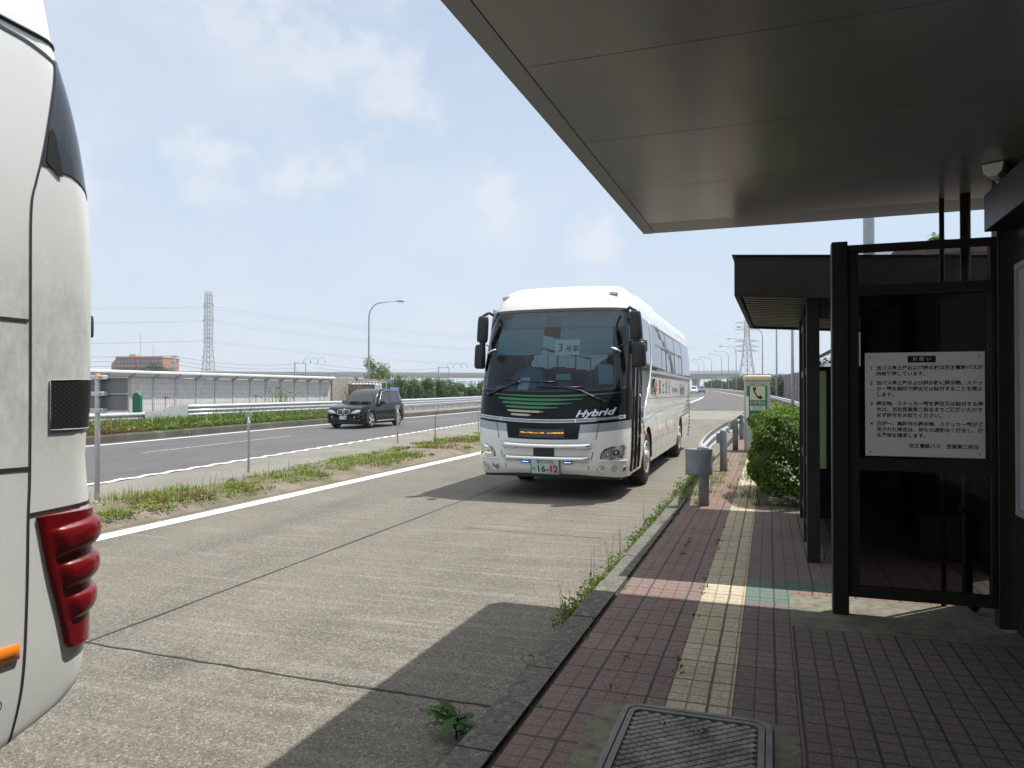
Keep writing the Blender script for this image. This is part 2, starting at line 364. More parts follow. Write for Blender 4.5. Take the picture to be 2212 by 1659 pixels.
g = MB()
ys = [-400, -60, 0, 20, 40, 50, 60, 100, 200, 400, 1000, 2500, 5000]
xs = [-5000, -1500, -300, -60, -10, 2, 60, 300, 1500, 5000]
vs = [(x, y, gz(y) - 0.06) for y in ys for x in xs]; nx = len(xs)
g.add(vs, [(j * nx + i, j * nx + i + 1, (j + 1) * nx + i + 1, (j + 1) * nx + i) for j in range(len(ys) - 1) for i in range(nx - 1)])
struct(g, 'ground', 'field')
b = MB(); sheet(b, lambda y: xleft(y) - 0.5, lambda y: xright(y) + (0.0 if y < 11 else 0.04), -14, 46, 1.0, 0.0); struct(b, 'bus_lane', 'lane_concrete')
b = MB(); sheet(b, lambda y: xleft(y) - 0.4, lambda y: xright(y) + 1.6, 46, 62, 2.0, -0.002, mi=0); struct(b, 'bus_lane', 'far_concrete')
b = MB(); sheet(b, lambda y: xleft(y) - 0.3, lambda y: xright(y) + 1.7, 62, 136, 4, -0.006); struct(b, 'ramp_road', 'asphalt')
b = MB(); sheet(b, xfk, lambda y: xwavy(y) - 0.0 if y < 136 else xright(y) + 1.7, -14, 400, 4, -0.010, n=6); struct(b, 'highway_road', 'asphalt')
b = MB(); sheet(b, xwavy, lambda y: xleft(y) - 0.32, -14, 60, 1.5, -0.004, n=3); sheet(b, xwavy, lambda y: xleft(y) - 0.32, 60, 136, 4, 0.0, n=3); struct(b, 'median_paving', 'gore_paving')
# the raised dirt and weed strip between lane and highway
def zmed(u, y): return 0.004 + 0.115 * min(1, 4.5 * min(u, 1 - u)) + 0.012 * math.sin(y * 2.3 + u * 9) * min(1, 5 * min(u, 1 - u))
b = MB(); sheet(b, xmed_far, lambda y: xleft(y) - 0.42, -14, 50, 0.35, zmed, n=9); struct(b, 'median_strip', 'dirt')
# painted lines
M['white_line_faint'] = mat('white_line_faint', (0.46, 0.46, 0.455), 0.7, c2=(0.16, 0.16, 0.165), scale=9, lo=0.42, hi=0.66)
def stripe(name, fa, fb, y0, y1, dy, z, m='white_line'):
    b = MB(); sheet(b, fa, fb, y0, y1, dy, z, n=1); return struct(b, name, m)
stripe('edge_line', lambda y: xleft(y) - 0.27, xleft, -14, 130, 1, 0.004)
stripe('edge_line', lambda y: xright(y) - 0.08, lambda y: xright(y) + 0.16, 38, 330, 3, 0.006)
stripe('edge_line', lambda y: xfk(y) + 0.62, lambda y: xfk(y) + 0.82, -14, 330, 3, -0.004)
b = MB(); y = -10.0
while y < 120:       # fluted edge line that wakes drowsy drivers
    xa = xwavy(y) - 0.14; xb = xwavy(y + 0.42) - 0.14; z = gz(y)
    n = 8 if y < 60 else 2
    for k in range(n):
        y0 = y + 0.75 * k / n; y1 = y + 0.75 * (k + 1) / n
        e = lambda yy: (xwavy(yy) - 0.14 - 0.09 + 0.055 * math.sin(yy * 8.378), xwavy(yy) - 0.14 + 0.09 + 0.055 * math.sin(yy * 8.378 + 0.7))
        (a0, c0), (a1, c1) = e(y0), e(y1)
        b.add([(a0, y0, z + 0.004), (c0, y0, z + 0.004), (c1, y1, z + 0.004), (a1, y1, z + 0.004)], [(0, 1, 2, 3)])
    y += 0.75
struct(b, 'fluted_line', 'white_line_worn')
b = MB(); y = 16.0
while y < 300:
    lane = lambda yy: xfk(yy) + (xwavy(yy) - xfk(yy)) * 0.5 if yy < 40 else xfk(yy) + 4.55
    sheet(b, lambda yy: lane(yy) - 0.055, lambda yy: lane(yy) + 0.055, y, y + 8, 2, -0.002, n=1); y += 20
struct(b, 'lane_marking', 'white_line_faint')
# saw joints and cracks in the concrete lane
def joint(b, pts, w, z=0.004):
    random.seed(int(pts[0][0] * 100) + 5)
    n = 60; pts = [Vector((*p, 0)) for p in pts]; L_, Rr = [], []
    d = (pts[-1] - pts[0]); nrm = Vector((-d.y, d.x, 0)).normalized()
    for i in range(n + 1):
        t = i / n * (len(pts) - 1); k = min(int(t), len(pts) - 2); p = pts[k].lerp(pts[k + 1], t - k)
        off = random.uniform(-0.3, 0.3) * w; ww = w * random.uniform(0.5, 1.25)
        L_.append(p + nrm * (off + ww / 2)); Rr.append(p + nrm * (off - ww / 2))
    b.add([(p.x, p.y, z) for p in L_ + Rr], [(i, i + 1, n + 2 + i, n + 1 + i) for i in range(n)])
M['joint_tar'] = mat('joint_tar', (0.035, 0.033, 0.030), 0.8)
b = MB(); joint(b, [(-4.20, -9), (-4.36, 3.8), (-4.55, 13.2), (-4.75, 24), (-4.9, 45)], 0.022)
joint(b, [(-7.1, 3.78), (-4.36, 3.8), (-2.37, 3.745), (-1.32, 3.75)], 0.022)
joint(b, [(-3.6, 8.55), (-2.5, 8.45), (-1.3, 8.42)], 0.014); joint(b, [(-4.5, 18.6), (-1.3, 18.6)], 0.02); joint(b, [(-7.3, 33.5), (-1.4, 33.5)], 0.03)
struct(b, 'road_joint', 'joint_tar')

# far kerb and verge of the highway
M['kerb_dark'] = mat('kerb_dark', (0.085, 0.080, 0.068), 0.9, c2=(0.055, 0.053, 0.045), scale=2, c3=(0.15, 0.14, 0.12), scale3=1.1, lo3=.55, hi3=.75)  # darker concrete for the far kerb
def band(b, prof, y0, y1, dy, mi=0):
    n = int((y1 - y0) / dy)
    b.rings([[(px + xfk(y0 + (y1 - y0) * i / n), y0 + (y1 - y0) * i / n, gz(y0 + (y1 - y0) * i / n) + pz) for px, pz in prof] for i in range(n + 1)], False, False, False, False, mi)
b = MB(); band(b, [(0.10, -0.01), (0.06, 0.20), (0.02, 0.24), (-0.22, 0.25), (-0.30, 0.20)], -14, 330, 3); struct(b, 'verge_kerb', 'kerb_dark')
b = MB(); band(b, [(-0.28, 0.20), (-0.9, 0.26), (-2.0, 0.30), (-3.2, 0.22)], -14, 40, 3); struct(b, 'verge', 'dirt')
b = MB(); band(b, [(-0.28, 0.21), (-0.9, 0.23), (-2.0, 0.24), (-3.2, 0.22)], 40, 330, 3); struct(b, 'verge', 'gore_paving')
b = MB(); sheet(b, lambda y: xfk(y) - 16.4, lambda y: xfk(y) - 3.2, -14, 400, 6, 0.02, n=3); struct(b, 'opposite_road', 'asphalt')

# ------------------------------------------------------------------ pavement with its tiles
HZ = 0.146
def tile_mat(name, c, c2, groove, gw=0.009, cell=0.1, jw=0.013, joint_c=(0.07, 0.06, 0.05), off=(0, 0)):
    m, nt, b = nmat(name); N = nt.nodes.new; L = nt.links.new
    tc = N('ShaderNodeTexCoord'); sp = N('ShaderNodeSeparateXYZ'); L(tc.outputs['Object'], sp.inputs[0])
    def math_(op, a, bb=None):
        x = N('ShaderNodeMath'); x.operation = op
        for i, val in enumerate((a, bb)):
            if val is None: continue
            if isinstance(val, (int, float)): x.inputs[i].default_value = val
            else: L(val, x.inputs[i])
        return x.outputs[0]
    nz = N('ShaderNodeTexNoise'); nz.inputs['Scale'].default_value = 11; L(tc.outputs['Object'], nz.inputs['Vector'])
    wob = math_('MULTIPLY', math_('SUBTRACT', nz.outputs['Fac'], 0.5), 0.012)
    def lines(axis, period, w, o):
        p = math_('ADD', math_('ADD', sp.outputs[axis], 100 + o), wob)
        f = math_('FRACT', math_('DIVIDE', p, period)); d = math_('MULTIPLY', math_('MINIMUM', f, math_('SUBTRACT', 1.0, f)), period)
        r = N('ShaderNodeMapRange'); r.inputs[1].default_value = w * 0.35; r.inputs[2].default_value = w * 0.75; r.inputs[3].default_value = 1; r.inputs[4].default_value = 0
        L(d, r.inputs[0]); return r.outputs[0]
    cellv = math_('MAXIMUM', lines(0, cell, gw, off[0]), lines(1, cell, gw, off[1]))
    jnt = math_('MAXIMUM', lines(0, 0.3, jw, off[0]), lines(1, 0.3, jw, off[1]))
    # slow wear plus aggregate speckle, and each 30 cm tile its own tone
    def noise(sc, det=5):
        n = N('ShaderNodeTexNoise'); n.inputs['Scale'].default_value = sc; n.inputs['Detail'].default_value = det; L(tc.outputs['Object'], n.inputs['Vector']); return n.outputs['Fac']
    def rng(x, a, bb, t0=0, t1=1):
        r = N('ShaderNodeMapRange'); r.inputs[1].default_value = a; r.inputs[2].default_value = bb; r.inputs[3].default_value = t0; r.inputs[4].default_value = t1; L(x, r.inputs[0]); return r.outputs[0]
    def mixc(f, A, B):
        x = N('ShaderNodeMix'); x.data_type = 'RGBA'; L(f, x.inputs['Factor'])
        for k, val in (('A', A), ('B', B)):
            if isinstance(val, tuple): x.inputs[k].default_value = (*val, 1)
            else: L(val, x.inputs[k])
        return x.outputs['Result']
    col = mixc(rng(noise(1.6), 0.35, 0.65), c, c2)
    wn = N('ShaderNodeTexWhiteNoise'); wn.noise_dimensions = '2D'; cv = N('ShaderNodeCombineXYZ')
    L(math_('FLOOR', math_('DIVIDE', math_('ADD', sp.outputs[0], 100 + off[0]), 0.3)), cv.inputs[0]); L(math_('FLOOR', math_('DIVIDE', math_('ADD', sp.outputs[1], 100 + off[1]), 0.3)), cv.inputs[1])
    L(cv.outputs[0], wn.inputs['Vector'])
    col = mixc(rng(noise(0.9, 6), 0.52, 0.74, 0, 0.45), col, tuple(x * 0.42 for x in c))          # old stains
    col = mixc(math_('MULTIPLY', wn.outputs['Value'], 0.42), col, tuple(x * 0.55 for x in c))
    v = N('ShaderNodeTexVoronoi'); v.inputs['Scale'].default_value = 140; L(tc.outputs['Object'], v.inputs['Vector'])
    sc = N('ShaderNodeSeparateColor'); L(v.outputs['Color'], sc.inputs[0])
    col = mixc(rng(sc.outputs[0], 0.7, 1, 0, 0.5), col, tuple(min(1, x * 1.9) for x in c))
    col = mixc(rng(sc.outputs[1], 0.65, 1, 0, 0.5), col, tuple(x * 0.45 for x in c))
    col = mixc(math_('MULTIPLY', cellv, rng(noise(2.3), 0.3, 0.6, 0.55, 1.0)), col, groove); jc = mixc(rng(noise(1.9, 4), 0.5, 0.66), joint_c, (0.05, 0.065, 0.025)); col = mixc(jnt, col, jc)
    L(col, b.inputs['Base Color']); b.inputs['Roughness'].default_value = 0.8; b.inputs['Specular IOR Level'].default_value = 0.3
    h = math_('SUBTRACT', math_('MULTIPLY', sc.outputs[2], 0.12), math_('MAXIMUM', math_('MULTIPLY', cellv, 0.7), jnt))
    bp = N('ShaderNodeBump'); bp.inputs['Strength'].default_value = 0.6; bp.inputs['Distance'].default_value = 0.006; L(h, bp.inputs['Height']); L(bp.outputs[0], b.inputs['Normal'])
    return m
O = (1.09, 0.0)
TM = [tile_mat('red_tile', (0.222, 0.163, 0.146), (0.188, 0.150, 0.138), (0.19, 0.07, 0.057), off=O),
      tile_mat('yellow_tile', (0.50, 0.445, 0.325), (0.43, 0.39, 0.295), (0.25, 0.19, 0.11), off=(0.49, 0.0), joint_c=(0.13, 0.105, 0.06)),
      tile_mat('plum_tile', (0.185, 0.155, 0.145), (0.16, 0.14, 0.133), (0.12, 0.07, 0.058), off=(0.17, 0.0)),
      tile_mat('grey_tile', (0.170, 0.143, 0.125), (0.145, 0.125, 0.112), (0.075, 0.062, 0.052), gw=0.011, off=(0.05, 0.05)),
      tile_mat('green_tile', (0.115, 0.175, 0.150), (0.12, 0.16, 0.143), (0.055, 0.10, 0.08), off=(0.17, 0.0)),
      mat('screed', (0.20, 0.19, 0.14), 0.9, c2=(0.14, 0.135, 0.105), scale=5, c3=(0.10, 0.095, 0.075), scale3=14, bump=0.3, bscale=70),
      tile_mat('red_tile_worn', (0.22, 0.15, 0.122), (0.19, 0.145, 0.12), (0.13, 0.075, 0.055), off=O)]
for m in TM: M[m.name] = m
sw = MB()
def patch(x0, x1, y0, y1, mi): sw.add([(x0, y0, HZ), (x1, y0, HZ), (x1, y1, HZ), (x0, y1, HZ)], [(0, 1, 2, 3)], mi=mi)
MX0, MX1, MY0, MY1 = -0.80, 0.11, 2.30, 3.68     # mortar bed of the chamber cover
XR0, XR1, XY0, XY1, XP1 = -1.09, -0.49, -0.49, -0.175, 0.14
patch(XR0, XR1, -12, MY0, 0); patch(XY0, XY1, -12, MY0, 1); patch(XY1, XP1, -12, MY0, 2)
patch(XR0, MX0, MY0, MY1, 0); patch(MX1, XP1, MY0, MY1, 2); patch(MX0, MX1, MY0, MY1, 5)
patch(XR0, XR1, MY1, 10.45, 0); patch(XR0, XR1, 10.45, 40, 6); patch(XY0, XY1, MY1, 40, 1)
patch(XY1, XP1, MY1, 5.75, 2); patch(XY1, XP1, 5.75, 6.50, 4); patch(XY1, XP1, 6.50, 10.55, 2)
patch(XP1, 1.9, -12, 5.25, 3); patch(XP1, 1.9, 5.25, 6.08, 5); patch(XP1, 1.9, 6.08, 6.20, 6); patch(XP1, 1.9, 6.20, 6.50, 4); patch(XP1, 1.9, 6.50, 10.55, 2)
patch(XY1, 1.9, 10.55, 40, 5)
struct(sw, 'pavement', TM)
kb = MB(); y = -12.0; random.seed(3)
while y < 11.2:
    d = 0.985 if y + 1 < 11.2 else 11.2 - y
    o = random.uniform(-0.006, 0.006); zt = HZ + 0.004 + random.uniform(-0.003, 0.003)
    kb.prism([(-1.325 + o, -0.05), (-1.312 + o, zt - 0.02), (-1.295 + o, zt), (-1.125, zt), (-1.115, -0.05)], lambda a, c, dd, y=y: (a, y + dd, c), d); y += 1.0
struct(kb, 'kerb', 'kerb_concrete', fix=True)
b = MB(); b.add([(-1.125, -12, HZ - 0.02), (-1.085, -12, HZ - 0.02), (-1.085, 11, HZ - 0.02), (-1.125, 11, HZ - 0.02)], [(0, 1, 2, 3)]); struct(b, 'kerb_gap', 'joint_tar')
kb = MB(); kb.rings([[(xright(y) + 0.10, y, gz(y) - 0.02), (xright(y) + 0.10, y, gz(y) + 0.14), (xright(y) + 0.30, y, gz(y) + HZ + 0.002), (-1.05, y, gz(y) + HZ + 0.002)] for y in range(11, 41)], False, False, False, False)
struct(kb, 'kerb', 'old_concrete')
b = MB(); sheet(b, lambda y: xright(y) + 1.6, lambda y: xright(y) + 6.5, 40, 330, 5, 0.05, n=2); struct(b, 'roadside_verge', 'dirt')
b = MB(); b.add([(1.9, -12, HZ - 0.01), (6, -12, HZ - 0.01), (6, 42, HZ - 0.01), (1.9, 42, HZ - 0.01)], [(0, 1, 2, 3)]); struct(b, 'back_ground', 'dirt')
# cast chamber cover set in the pavement
M['cast_iron'] = mat('cast_iron', (0.30, 0.28, 0.255), 0.6, 0.0, c2=(0.17, 0.16, 0.15), scale=12, c3=(0.06, 0.055, 0.05), scale3=3)
M['cast_dark'] = mat('cast_dark', (0.055, 0.042, 0.036), 0.8, c2=(0.035, 0.03, 0.028), scale=20)
M['cast_rim'] = mat('cast_rim', (0.22, 0.215, 0.205), 0.6, 0.1, c2=(0.15, 0.145, 0.14), scale=10)
mh = thing('chamber_cover', 'rectangular cast iron chamber cover with diamond tread set in the tiled pavement', 'manhole cover', (-0.335, 2.95, HZ))
def rrect(hx, hy, r, n=6):
    return [(sx * (hx - r) + r * math.cos(a), sy * (hy - r) + r * math.sin(a)) for sx, sy, a0 in ((1, 1, 0), (-1, 1, 90), (-1, -1, 180), (1, -1, 270)) for a in [R(a0 + 90 * k / n) for k in range(n + 1)]]
def frame_ring(b, outer, inner, z0, z1):
    n = len(outer); vs = [(*p, z0) for p in outer] + [(*p, z1) for p in outer] + [(*p, z1) for p in inner] + [(*p, z0) for p in inner]
    b.add(vs, [(k * n + j, k * n + (j + 1) % n, (k + 1) * n + (j + 1) % n, (k + 1) * n + j) for k in range(3) for j in range(n)])
b = MB(); frame_ring(b, rrect(0.345, 0.735, 0.075), rrect(0.318, 0.708, 0.06), -0.01, 0.010); frame_ring(b, rrect(0.312, 0.702, 0.055), rrect(0.285, 0.675, 0.04), -0.01, 0.008); b.build('frame', 'cast_rim', mh)
b = MB(); b.add([(*p, 0.001) for p in rrect(0.312, 0.702, 0.05)], [tuple(range(28))]); pl = b.build('plate', 'cast_dark', mh)
b = MB(); px, py = 0.058, 0.040
for i in range(-12, 13):
    for j in range(-26, 27):
        if (i + j) % 2: continue
        x, y = i * px / 1.0 * 0.5, j * py * 0.62
        if abs(x) > 0.262 or abs(y) > 0.652 or (x - 0.03) ** 2 + (y - 0.53) ** 2 < 0.0011: continue
        hx, hy = px * 0.5 * 0.87, py * 0.62 * 0.87
        b.add([(x - hx, y, 0.001), (x, y - hy, 0.001), (x + hx, y, 0.001), (x, y + hy, 0.001), (x - hx * .86, y, 0.006), (x, y - hy * .86, 0.006), (x + hx * .86, y, 0.006), (x, y + hy * .86, 0.006)],
              [(4, 5, 6, 7), (0, 1, 5, 4), (1, 2, 6, 5), (2, 3, 7, 6), (3, 0, 4, 7)])
b.build('tread', 'cast_iron', mh)
b = MB(); b.lathe([(0.012, 0.002), (0.012, 0.007), (0.019, 0.007), (0.020, 0.001)], Matrix.Translation((0.03, 0.53, 0)), 18, cap=False); b.build('key_hole', 'cast_rim', mh)
# ================================================================== the near canopy and its screen
M['soffit'] = mat('soffit', (0.225, 0.226, 0.220), 0.23, 0.0, c2=(0.205, 0.206, 0.20), scale=1.7, spec=0.75, rvar=0.04, c3=(0.172, 0.172, 0.166), scale3=0.45, lo3=.5, hi3=.75)
M['soffit_trim'] = mat('soffit_trim', (0.255, 0.253, 0.242), 0.38, spec=0.5)
M['bronze'] = mat('bronze', (0.016, 0.014, 0.013), 0.45, c2=(0.022, 0.019, 0.017), scale=3)
M['bronze_rough'] = mat('bronze_rough', (0.030, 0.025, 0.022), 0.7, c2=(0.022, 0.018, 0.016), scale=6, bump=0.15, bscale=90)
M['bronze_roof'] = mat('bronze_roof', (0.075, 0.062, 0.062), 0.6, c2=(0.06, 0.05, 0.05), scale=2)
ZC = 3.10; SK = math.atan((1.156 - 1.053) / 4.224)
cn = thing('bus_stop_canopy', 'large flat grey soffit canopy over the near pavement on a dark back wall', 'shelter', (-1.053, 6.615, 0), -SK * 0.55)
# local frame: x to the right from the road edge, y = 0 at the far end, canopy runs to y = -11
W = 2.86; Ln = 11.0
b = MB(); b.box(0, W, -Ln, 0, ZC + 0.03, ZC + 0.30); b.build('roof', 'soffit_trim', cn, bevel=0.008)
b = MB(); yy = [0 - 0.40, -1.50, -2.55, -3.58, -4.7, -5.8, -6.9, -8.0, -9.1, -10.2, -10.98]
for a, c in zip(yy, yy[1:]): b.box(0.108, W - 0.01, c + 0.0025, a - 0.0025, ZC, ZC + 0.029)
b.build('soffit_panel', 'soffit', cn)
b = MB(); b.box(0.003, 0.102, -Ln, -0.003, ZC - 0.001, ZC + 0.029); b.box(0.108, W - 0.01, -0.395, -0.003, ZC, ZC + 0.029); b.build('edge_trim', 'soffit_trim', cn)
b = MB(); b.box(2.40, 2.56, -Ln, -1.00, 2.74, 2.98); b.build('beam', 'bronze', cn, bevel=0.006)
b = MB(); b.box(2.57, 2.63, -Ln, -1.00, HZ, 3.095); b.build('back_wall', 'bronze', cn)
b = MB(); b.box(-0.4, W, -Ln - 0.1, -Ln, HZ, 3.095); b.build('end_wall', 'bronze', cn)
b = MB(); b.box(2.66, 2.71, -0.87, -0.1, HZ, 2.72); b.build('sun_block_wall', 'bronze', cn)  # added wall hidden behind the post, keeps sun off the floor
for y in (-4.2, -7.6):
    b = MB(); b.box(2.43, 2.565, y, y + 0.13, HZ, 2.74); b.build('post', 'bronze', cn, bevel=0.006)
b = MB(); b.box(2.62, 2.70, -0.32, -0.22, HZ, ZC); b.build('post', 'dark_steel', cn, bevel=0.006)
# tube light under the canopy
M['lamp_body'] = mat('lamp_body', (0.62, 0.62, 0.60), 0.35)
lf = thing('tube_light', 'unlit white batten light fixed below the canopy beside the dark beam', 'light', (1.385, 5.40, 3.095), R(-27))
b = MB(); b.prism([(-0.055, 0), (-0.045, -0.05), (-0.02, -0.075), (0.02, -0.075), (0.045, -0.05), (0.055, 0)], lambda a, c, d: (a, -0.16 + d, c), 0.30); b.build('housing', 'lamp_body', lf, bevel=0.006, fix=True)
for y in (-0.20, 0.10):
    b = MB(); b.prism([(-0.06, 0), (-0.05, -0.055), (-0.022, -0.082), (0.022, -0.082), (0.05, -0.055), (0.06, 0)], lambda a, c, d, y=y: (a, y + d, c), 0.10); b.build('end_cap', 'white_card', lf, bevel=0.006, fix=True)
M['top_glass'] = glassmat('top_glass', (0.62, 0.55, 0.58), 0.03)
M['lower_glass'] = glassmat('lower_glass', (0.20, 0.18, 0.17), 0.0)
# screen with the notice, across the pavement
sc = thing('glass_screen', 'dark bronze framed glass screen standing across the pavement and carrying the white notice', 'screen', (0.417, 5.63, HZ))
h = 2.72 - HZ
b = MB(); b.box(0, 0.105, 0, 0.11, 0, 2.745 - HZ); b.build('post', 'bronze', sc, bevel=0.006)
b = MB(); b.box(1.00, 1.12, 0, 0.11, 0, 3.10 - HZ); b.build('post', 'bronze', sc, bevel=0.006)
b = MB(); b.box(0.105, 1.0, 0.02, 0.09, h - 0.05, h); b.box(0.105, 1.0, 0.02, 0.09, 2.36 - HZ, 2.437 - HZ); b.box(0.105, 1.0, 0.02, 0.09, 0.27 - HZ, 0.345 - HZ); b.box(0.105, 1.0, 0.02, 0.09, 1.15 - HZ, 1.235 - HZ)
b.box(0.107, 0.175, 0.024, 0.086, 0.345 - HZ, h - 0.05); b.box(0.965, 0.998, 0.024, 0.086, 0.345 - HZ, h - 0.05); b.build('frame', 'bronze', sc, bevel=0.004)
for z0, z1, m in ((2.437, 2.67, 'top_glass'), (1.235, 2.36, 'smoked_glass'), (0.345, 1.15, 'lower_glass')):
    b = MB(); b.add([(0.175, 0.055, z0 - HZ), (0.965, 0.055, z0 - HZ), (0.965, 0.055, z1 - HZ), (0.175, 0.055, z1 - HZ)], [(0, 1, 2, 3)]); b.build('pane', m, sc)
b = MB(); b.box(0.19, 0.955, 0.056, 0.063, 1.24 - HZ, 2.36 - HZ); b.build('backing_board', 'dark_steel', sc)
nt_ = thing('notice_board_sheet', 'white notice of numbered black Japanese text inside the dark screen', 'notice', (0.632, 5.672, 1.253))
b = MB(); b.box(0, 0.722, 0, 0.004, 0, 0.712); b.build('sheet', 'white_card', nt_)
TT = lambda x, z: plane_T((x, -0.0015, z), (1, 0, 0), (0, 0, 1))
b = MB(); b.box(0.265, 0.435, -0.001, 0.001, 0.642, 0.688); b.build('heading_bar', 'black_ink', nt_)
t = text('お 願 い', 0.030, TT(0.35, 0.665), 'white_card', nt_, space=1.1)
lines = [('1', .605, 0.06), ('当バス停上屋および掲示板は京王電鉄バスが', .605, 0), ('所有管理しています。', .565, 0),
         ('2', .502, 0.06), ('当バス停上屋および掲示板に掲示物、ステッ', .502, 0), ('カー類を無断で掲出又は貼付することを禁止', .462, 0), ('します。', .422, 0),
         ('3', .360, 0.06), ('掲示物、ステッカー類を掲出又は貼付する場', .360, 0), ('合は、当社営業第二担当までご連絡いただき', .320, 0), ('必ず許可をお取りください。', .280, 0),
         ('4', .222, 0.06), ('万が一、無許可の掲示物、ステッカー類が発', .222, 0), ('見された場合は、何らの通知なく撤去し、撤', .182, 0), ('去費用を請求します。', .142, 0)]
for s, z, num in lines:
    text(s, 0.0320, TT(0.032 if num else 0.070, z), 'black_ink', nt_, align='LEFT', bold=0.0006)
text('京王電鉄バス　営業第二担当', 0.0320, TT(0.270, 0.072), 'black_ink', nt_, align='LEFT', bold=0.0006)
for x, z in ((0.03, 0.685), (0.69, 0.685), (0.03, 0.028), (0.69, 0.028)):
    b = MB(); b.lathe([(0.004, -0.002), (0.006, 0)], plane_T((x, -0.001, z), (1, 0, 0), (0, 0, 1)), 10); b.build('fixing_screw', 'mid_grey', nt_)
# notice board on the back wall at the right edge
nb = thing('wall_noticeboard', 'pale grey notice board on the dark wall at the right edge', 'notice board', (1.487, 5.44, 0.95), -SK)
b = MB(); b.box(0, 0.03, -1.6, 0, 0, 1.52); b.build('board', mat('board_grey', (0.42, 0.43, 0.43), 0.5), nb)
b = MB(); frame_ring(b, [(-1.63, -0.03), (0.03, -0.03), (0.03, 1.55), (-1.63, 1.55)], [(-1.595, 0.005), (-0.005, 0.005), (-0.005, 1.515), (-1.595, 1.515)], 0, 0.05)
b.v = [(0.032 - z, x, y) for x, y, z in b.v]; b.build('frame', 'grey_steel', nb)
# rain pipes between canopy and pavement
dp = thing('rain_pipe', 'dark rain pipe behind the glass screen with its foot bent forward', 'pipe', (1.318, 6.0, HZ))
b = MB(); b.tube([(0, 0, 2.96), (0, 0, 0.20), (0, -0.005, 0.12), (0.02, -0.03, 0.06), (0.045, -0.06, 0.045)], 0.034, 12); b.build('pipe', 'bronze', dp)
for z in (0.7, 1.9):
    b = MB(); b.box(-0.045, 0.045, -0.045, 0.045, z, z + 0.03); b.build('pipe_clip', 'dark_steel', dp)
dp = thing('rain_pipe', 'thin dark conduit rising to the canopy left of the thicker rain pipe', 'pipe', (1.19, 6.1, HZ))
b = MB(); b.cyl((0, 0, 0), (0, 0, 2.955), 0.017, n=10); b.build('pipe', 'bronze', dp)

# ------------------------------------------------------------------ the second, darker shelter
s2 = thing('bus_shelter', 'dark brown bus shelter with deep fascia and ribbed soffit beyond the glass screen', 'shelter', (-0.298, 7.09, 0), -0.012)
RW, RL = 2.5, 3.75
FALL = Matrix(((1, 0, 0, 0), (0, 1, 0, 0), (-0.062, 0, 1, 0), (0, 0, 0, 1)))     # the roof falls gently towards the back
def roofbox(b, *a): b.box(*a, T=FALL)
b = MB(); roofbox(b, 0, RW, 0, 0.05, 2.572, 2.943); roofbox(b, 0, 0.05, 0.05, RL, 2.572, 2.943); roofbox(b, 0, RW, RL - 0.05, RL, 2.572, 2.943); roofbox(b, RW - 0.05, RW, 0.05, RL - 0.05, 2.572, 2.943); b.build('fascia', 'bronze_rough', s2, bevel=0.006)
b = MB(); roofbox(b, 0.052, RW - 0.052, 0.052, RL - 0.052, 2.84, 2.90); b.build('roof', 'bronze_roof', s2)
b = MB(); roofbox(b, -0.02, RW + 0.02, -0.02, 0.08, 2.944, 2.952); roofbox(b, -0.02, 0.08, 0.08, RL, 2.944, 2.952); b.build('coping', 'bronze_rough', s2)
b = MB(); y = 0.12
while y < RL - 0.1: roofbox(b, 0.06, RW - 0.06, y, y + 0.10, 2.60, 2.66); y += 0.185
b.build('soffit_slats', 'bronze', s2)
b = MB(); roofbox(b, 0.055, RW - 0.055, 0.055, RL - 0.055, 2.70, 2.72); b.build('ceiling', 'dark_steel', s2)
lx = 0.62
for y in (0.15, 1.14, 2.68):
    b = MB(); b.box(lx, lx + 0.11, y, y + 0.11, HZ, 2.56); b.build('post', 'bronze', s2, bevel=0.005)
for y in (0.15, 2.68):
    b = MB(); b.box(2.05, 2.16, y, y + 0.11, HZ, 2.56); b.build('post', 'bronze', s2, bevel=0.005)
b = MB(); b.box(lx + 0.11, 2.05, 0.17, 0.24, 2.36, 2.56); b.build('beam', 'bronze', s2)
for y0, y1 in ((0.26, 1.14), (1.25, 2.68)):
    b = MB(); b.box(lx + 0.02, lx + 0.09, y0, y1, 1.86, 1.93); b.box(lx + 0.02, lx + 0.09, y0, y1, 0.96, 1.03); b.box(lx + 0.02, lx + 0.09, y0, y1, 0.34, 0.41); b.box(lx + 0.02, lx + 0.09, y0, y1, 2.40, 2.47); b.build('rail', 'bronze', s2)
    b = MB(); b.box(lx + 0.05, lx + 0.06, y0, y1, 0.41, 2.40); b.build('side_panel', 'dark_steel', s2)
b = MB(); b.box(lx + 0.11, 2.05, 2.72, 2.76, HZ, 0.75); b.box(lx + 0.11, 2.05, 2.72, 2.76, 1.95, 2.0); b.box(0.93, 2.05, 2.721, 2.759, 0.75, 1.95); b.build('end_panel', 'bronze', s2)
M['frosted'] = mat('frosted', (0.42, 0.46, 0.36), 0.6, c2=(0.30, 0.36, 0.22), scale=3, stretch=(6, 6, 1))
def trans_mix(m, f):
    nt = m.node_tree; b = nt.nodes['Principled BSDF']; t = nt.nodes.new('ShaderNodeBsdfTranslucent'); t.inputs[0].default_value = (0.62, 0.68, 0.50, 1)
    x = nt.nodes.new('ShaderNodeMixShader'); x.inputs[0].default_value = f; nt.links.new(b.outputs[0], x.inputs[1]); nt.links.new(t.outputs[0], x.inputs[2]); nt.links.new(x.outputs[0], nt.nodes['Material Output'].inputs[0])
trans_mix(M['frosted'], 0.75)
b = MB(); b.box(0.731, 0.929, 2.735, 2.743, 0.75, 1.95); b.build('frosted_pane', 'frosted', s2)
b = MB(); b.box(2.10, 2.15, 0.27, 2.66, HZ, 2.58); b.build('back_panel', 'dark_steel', s2)
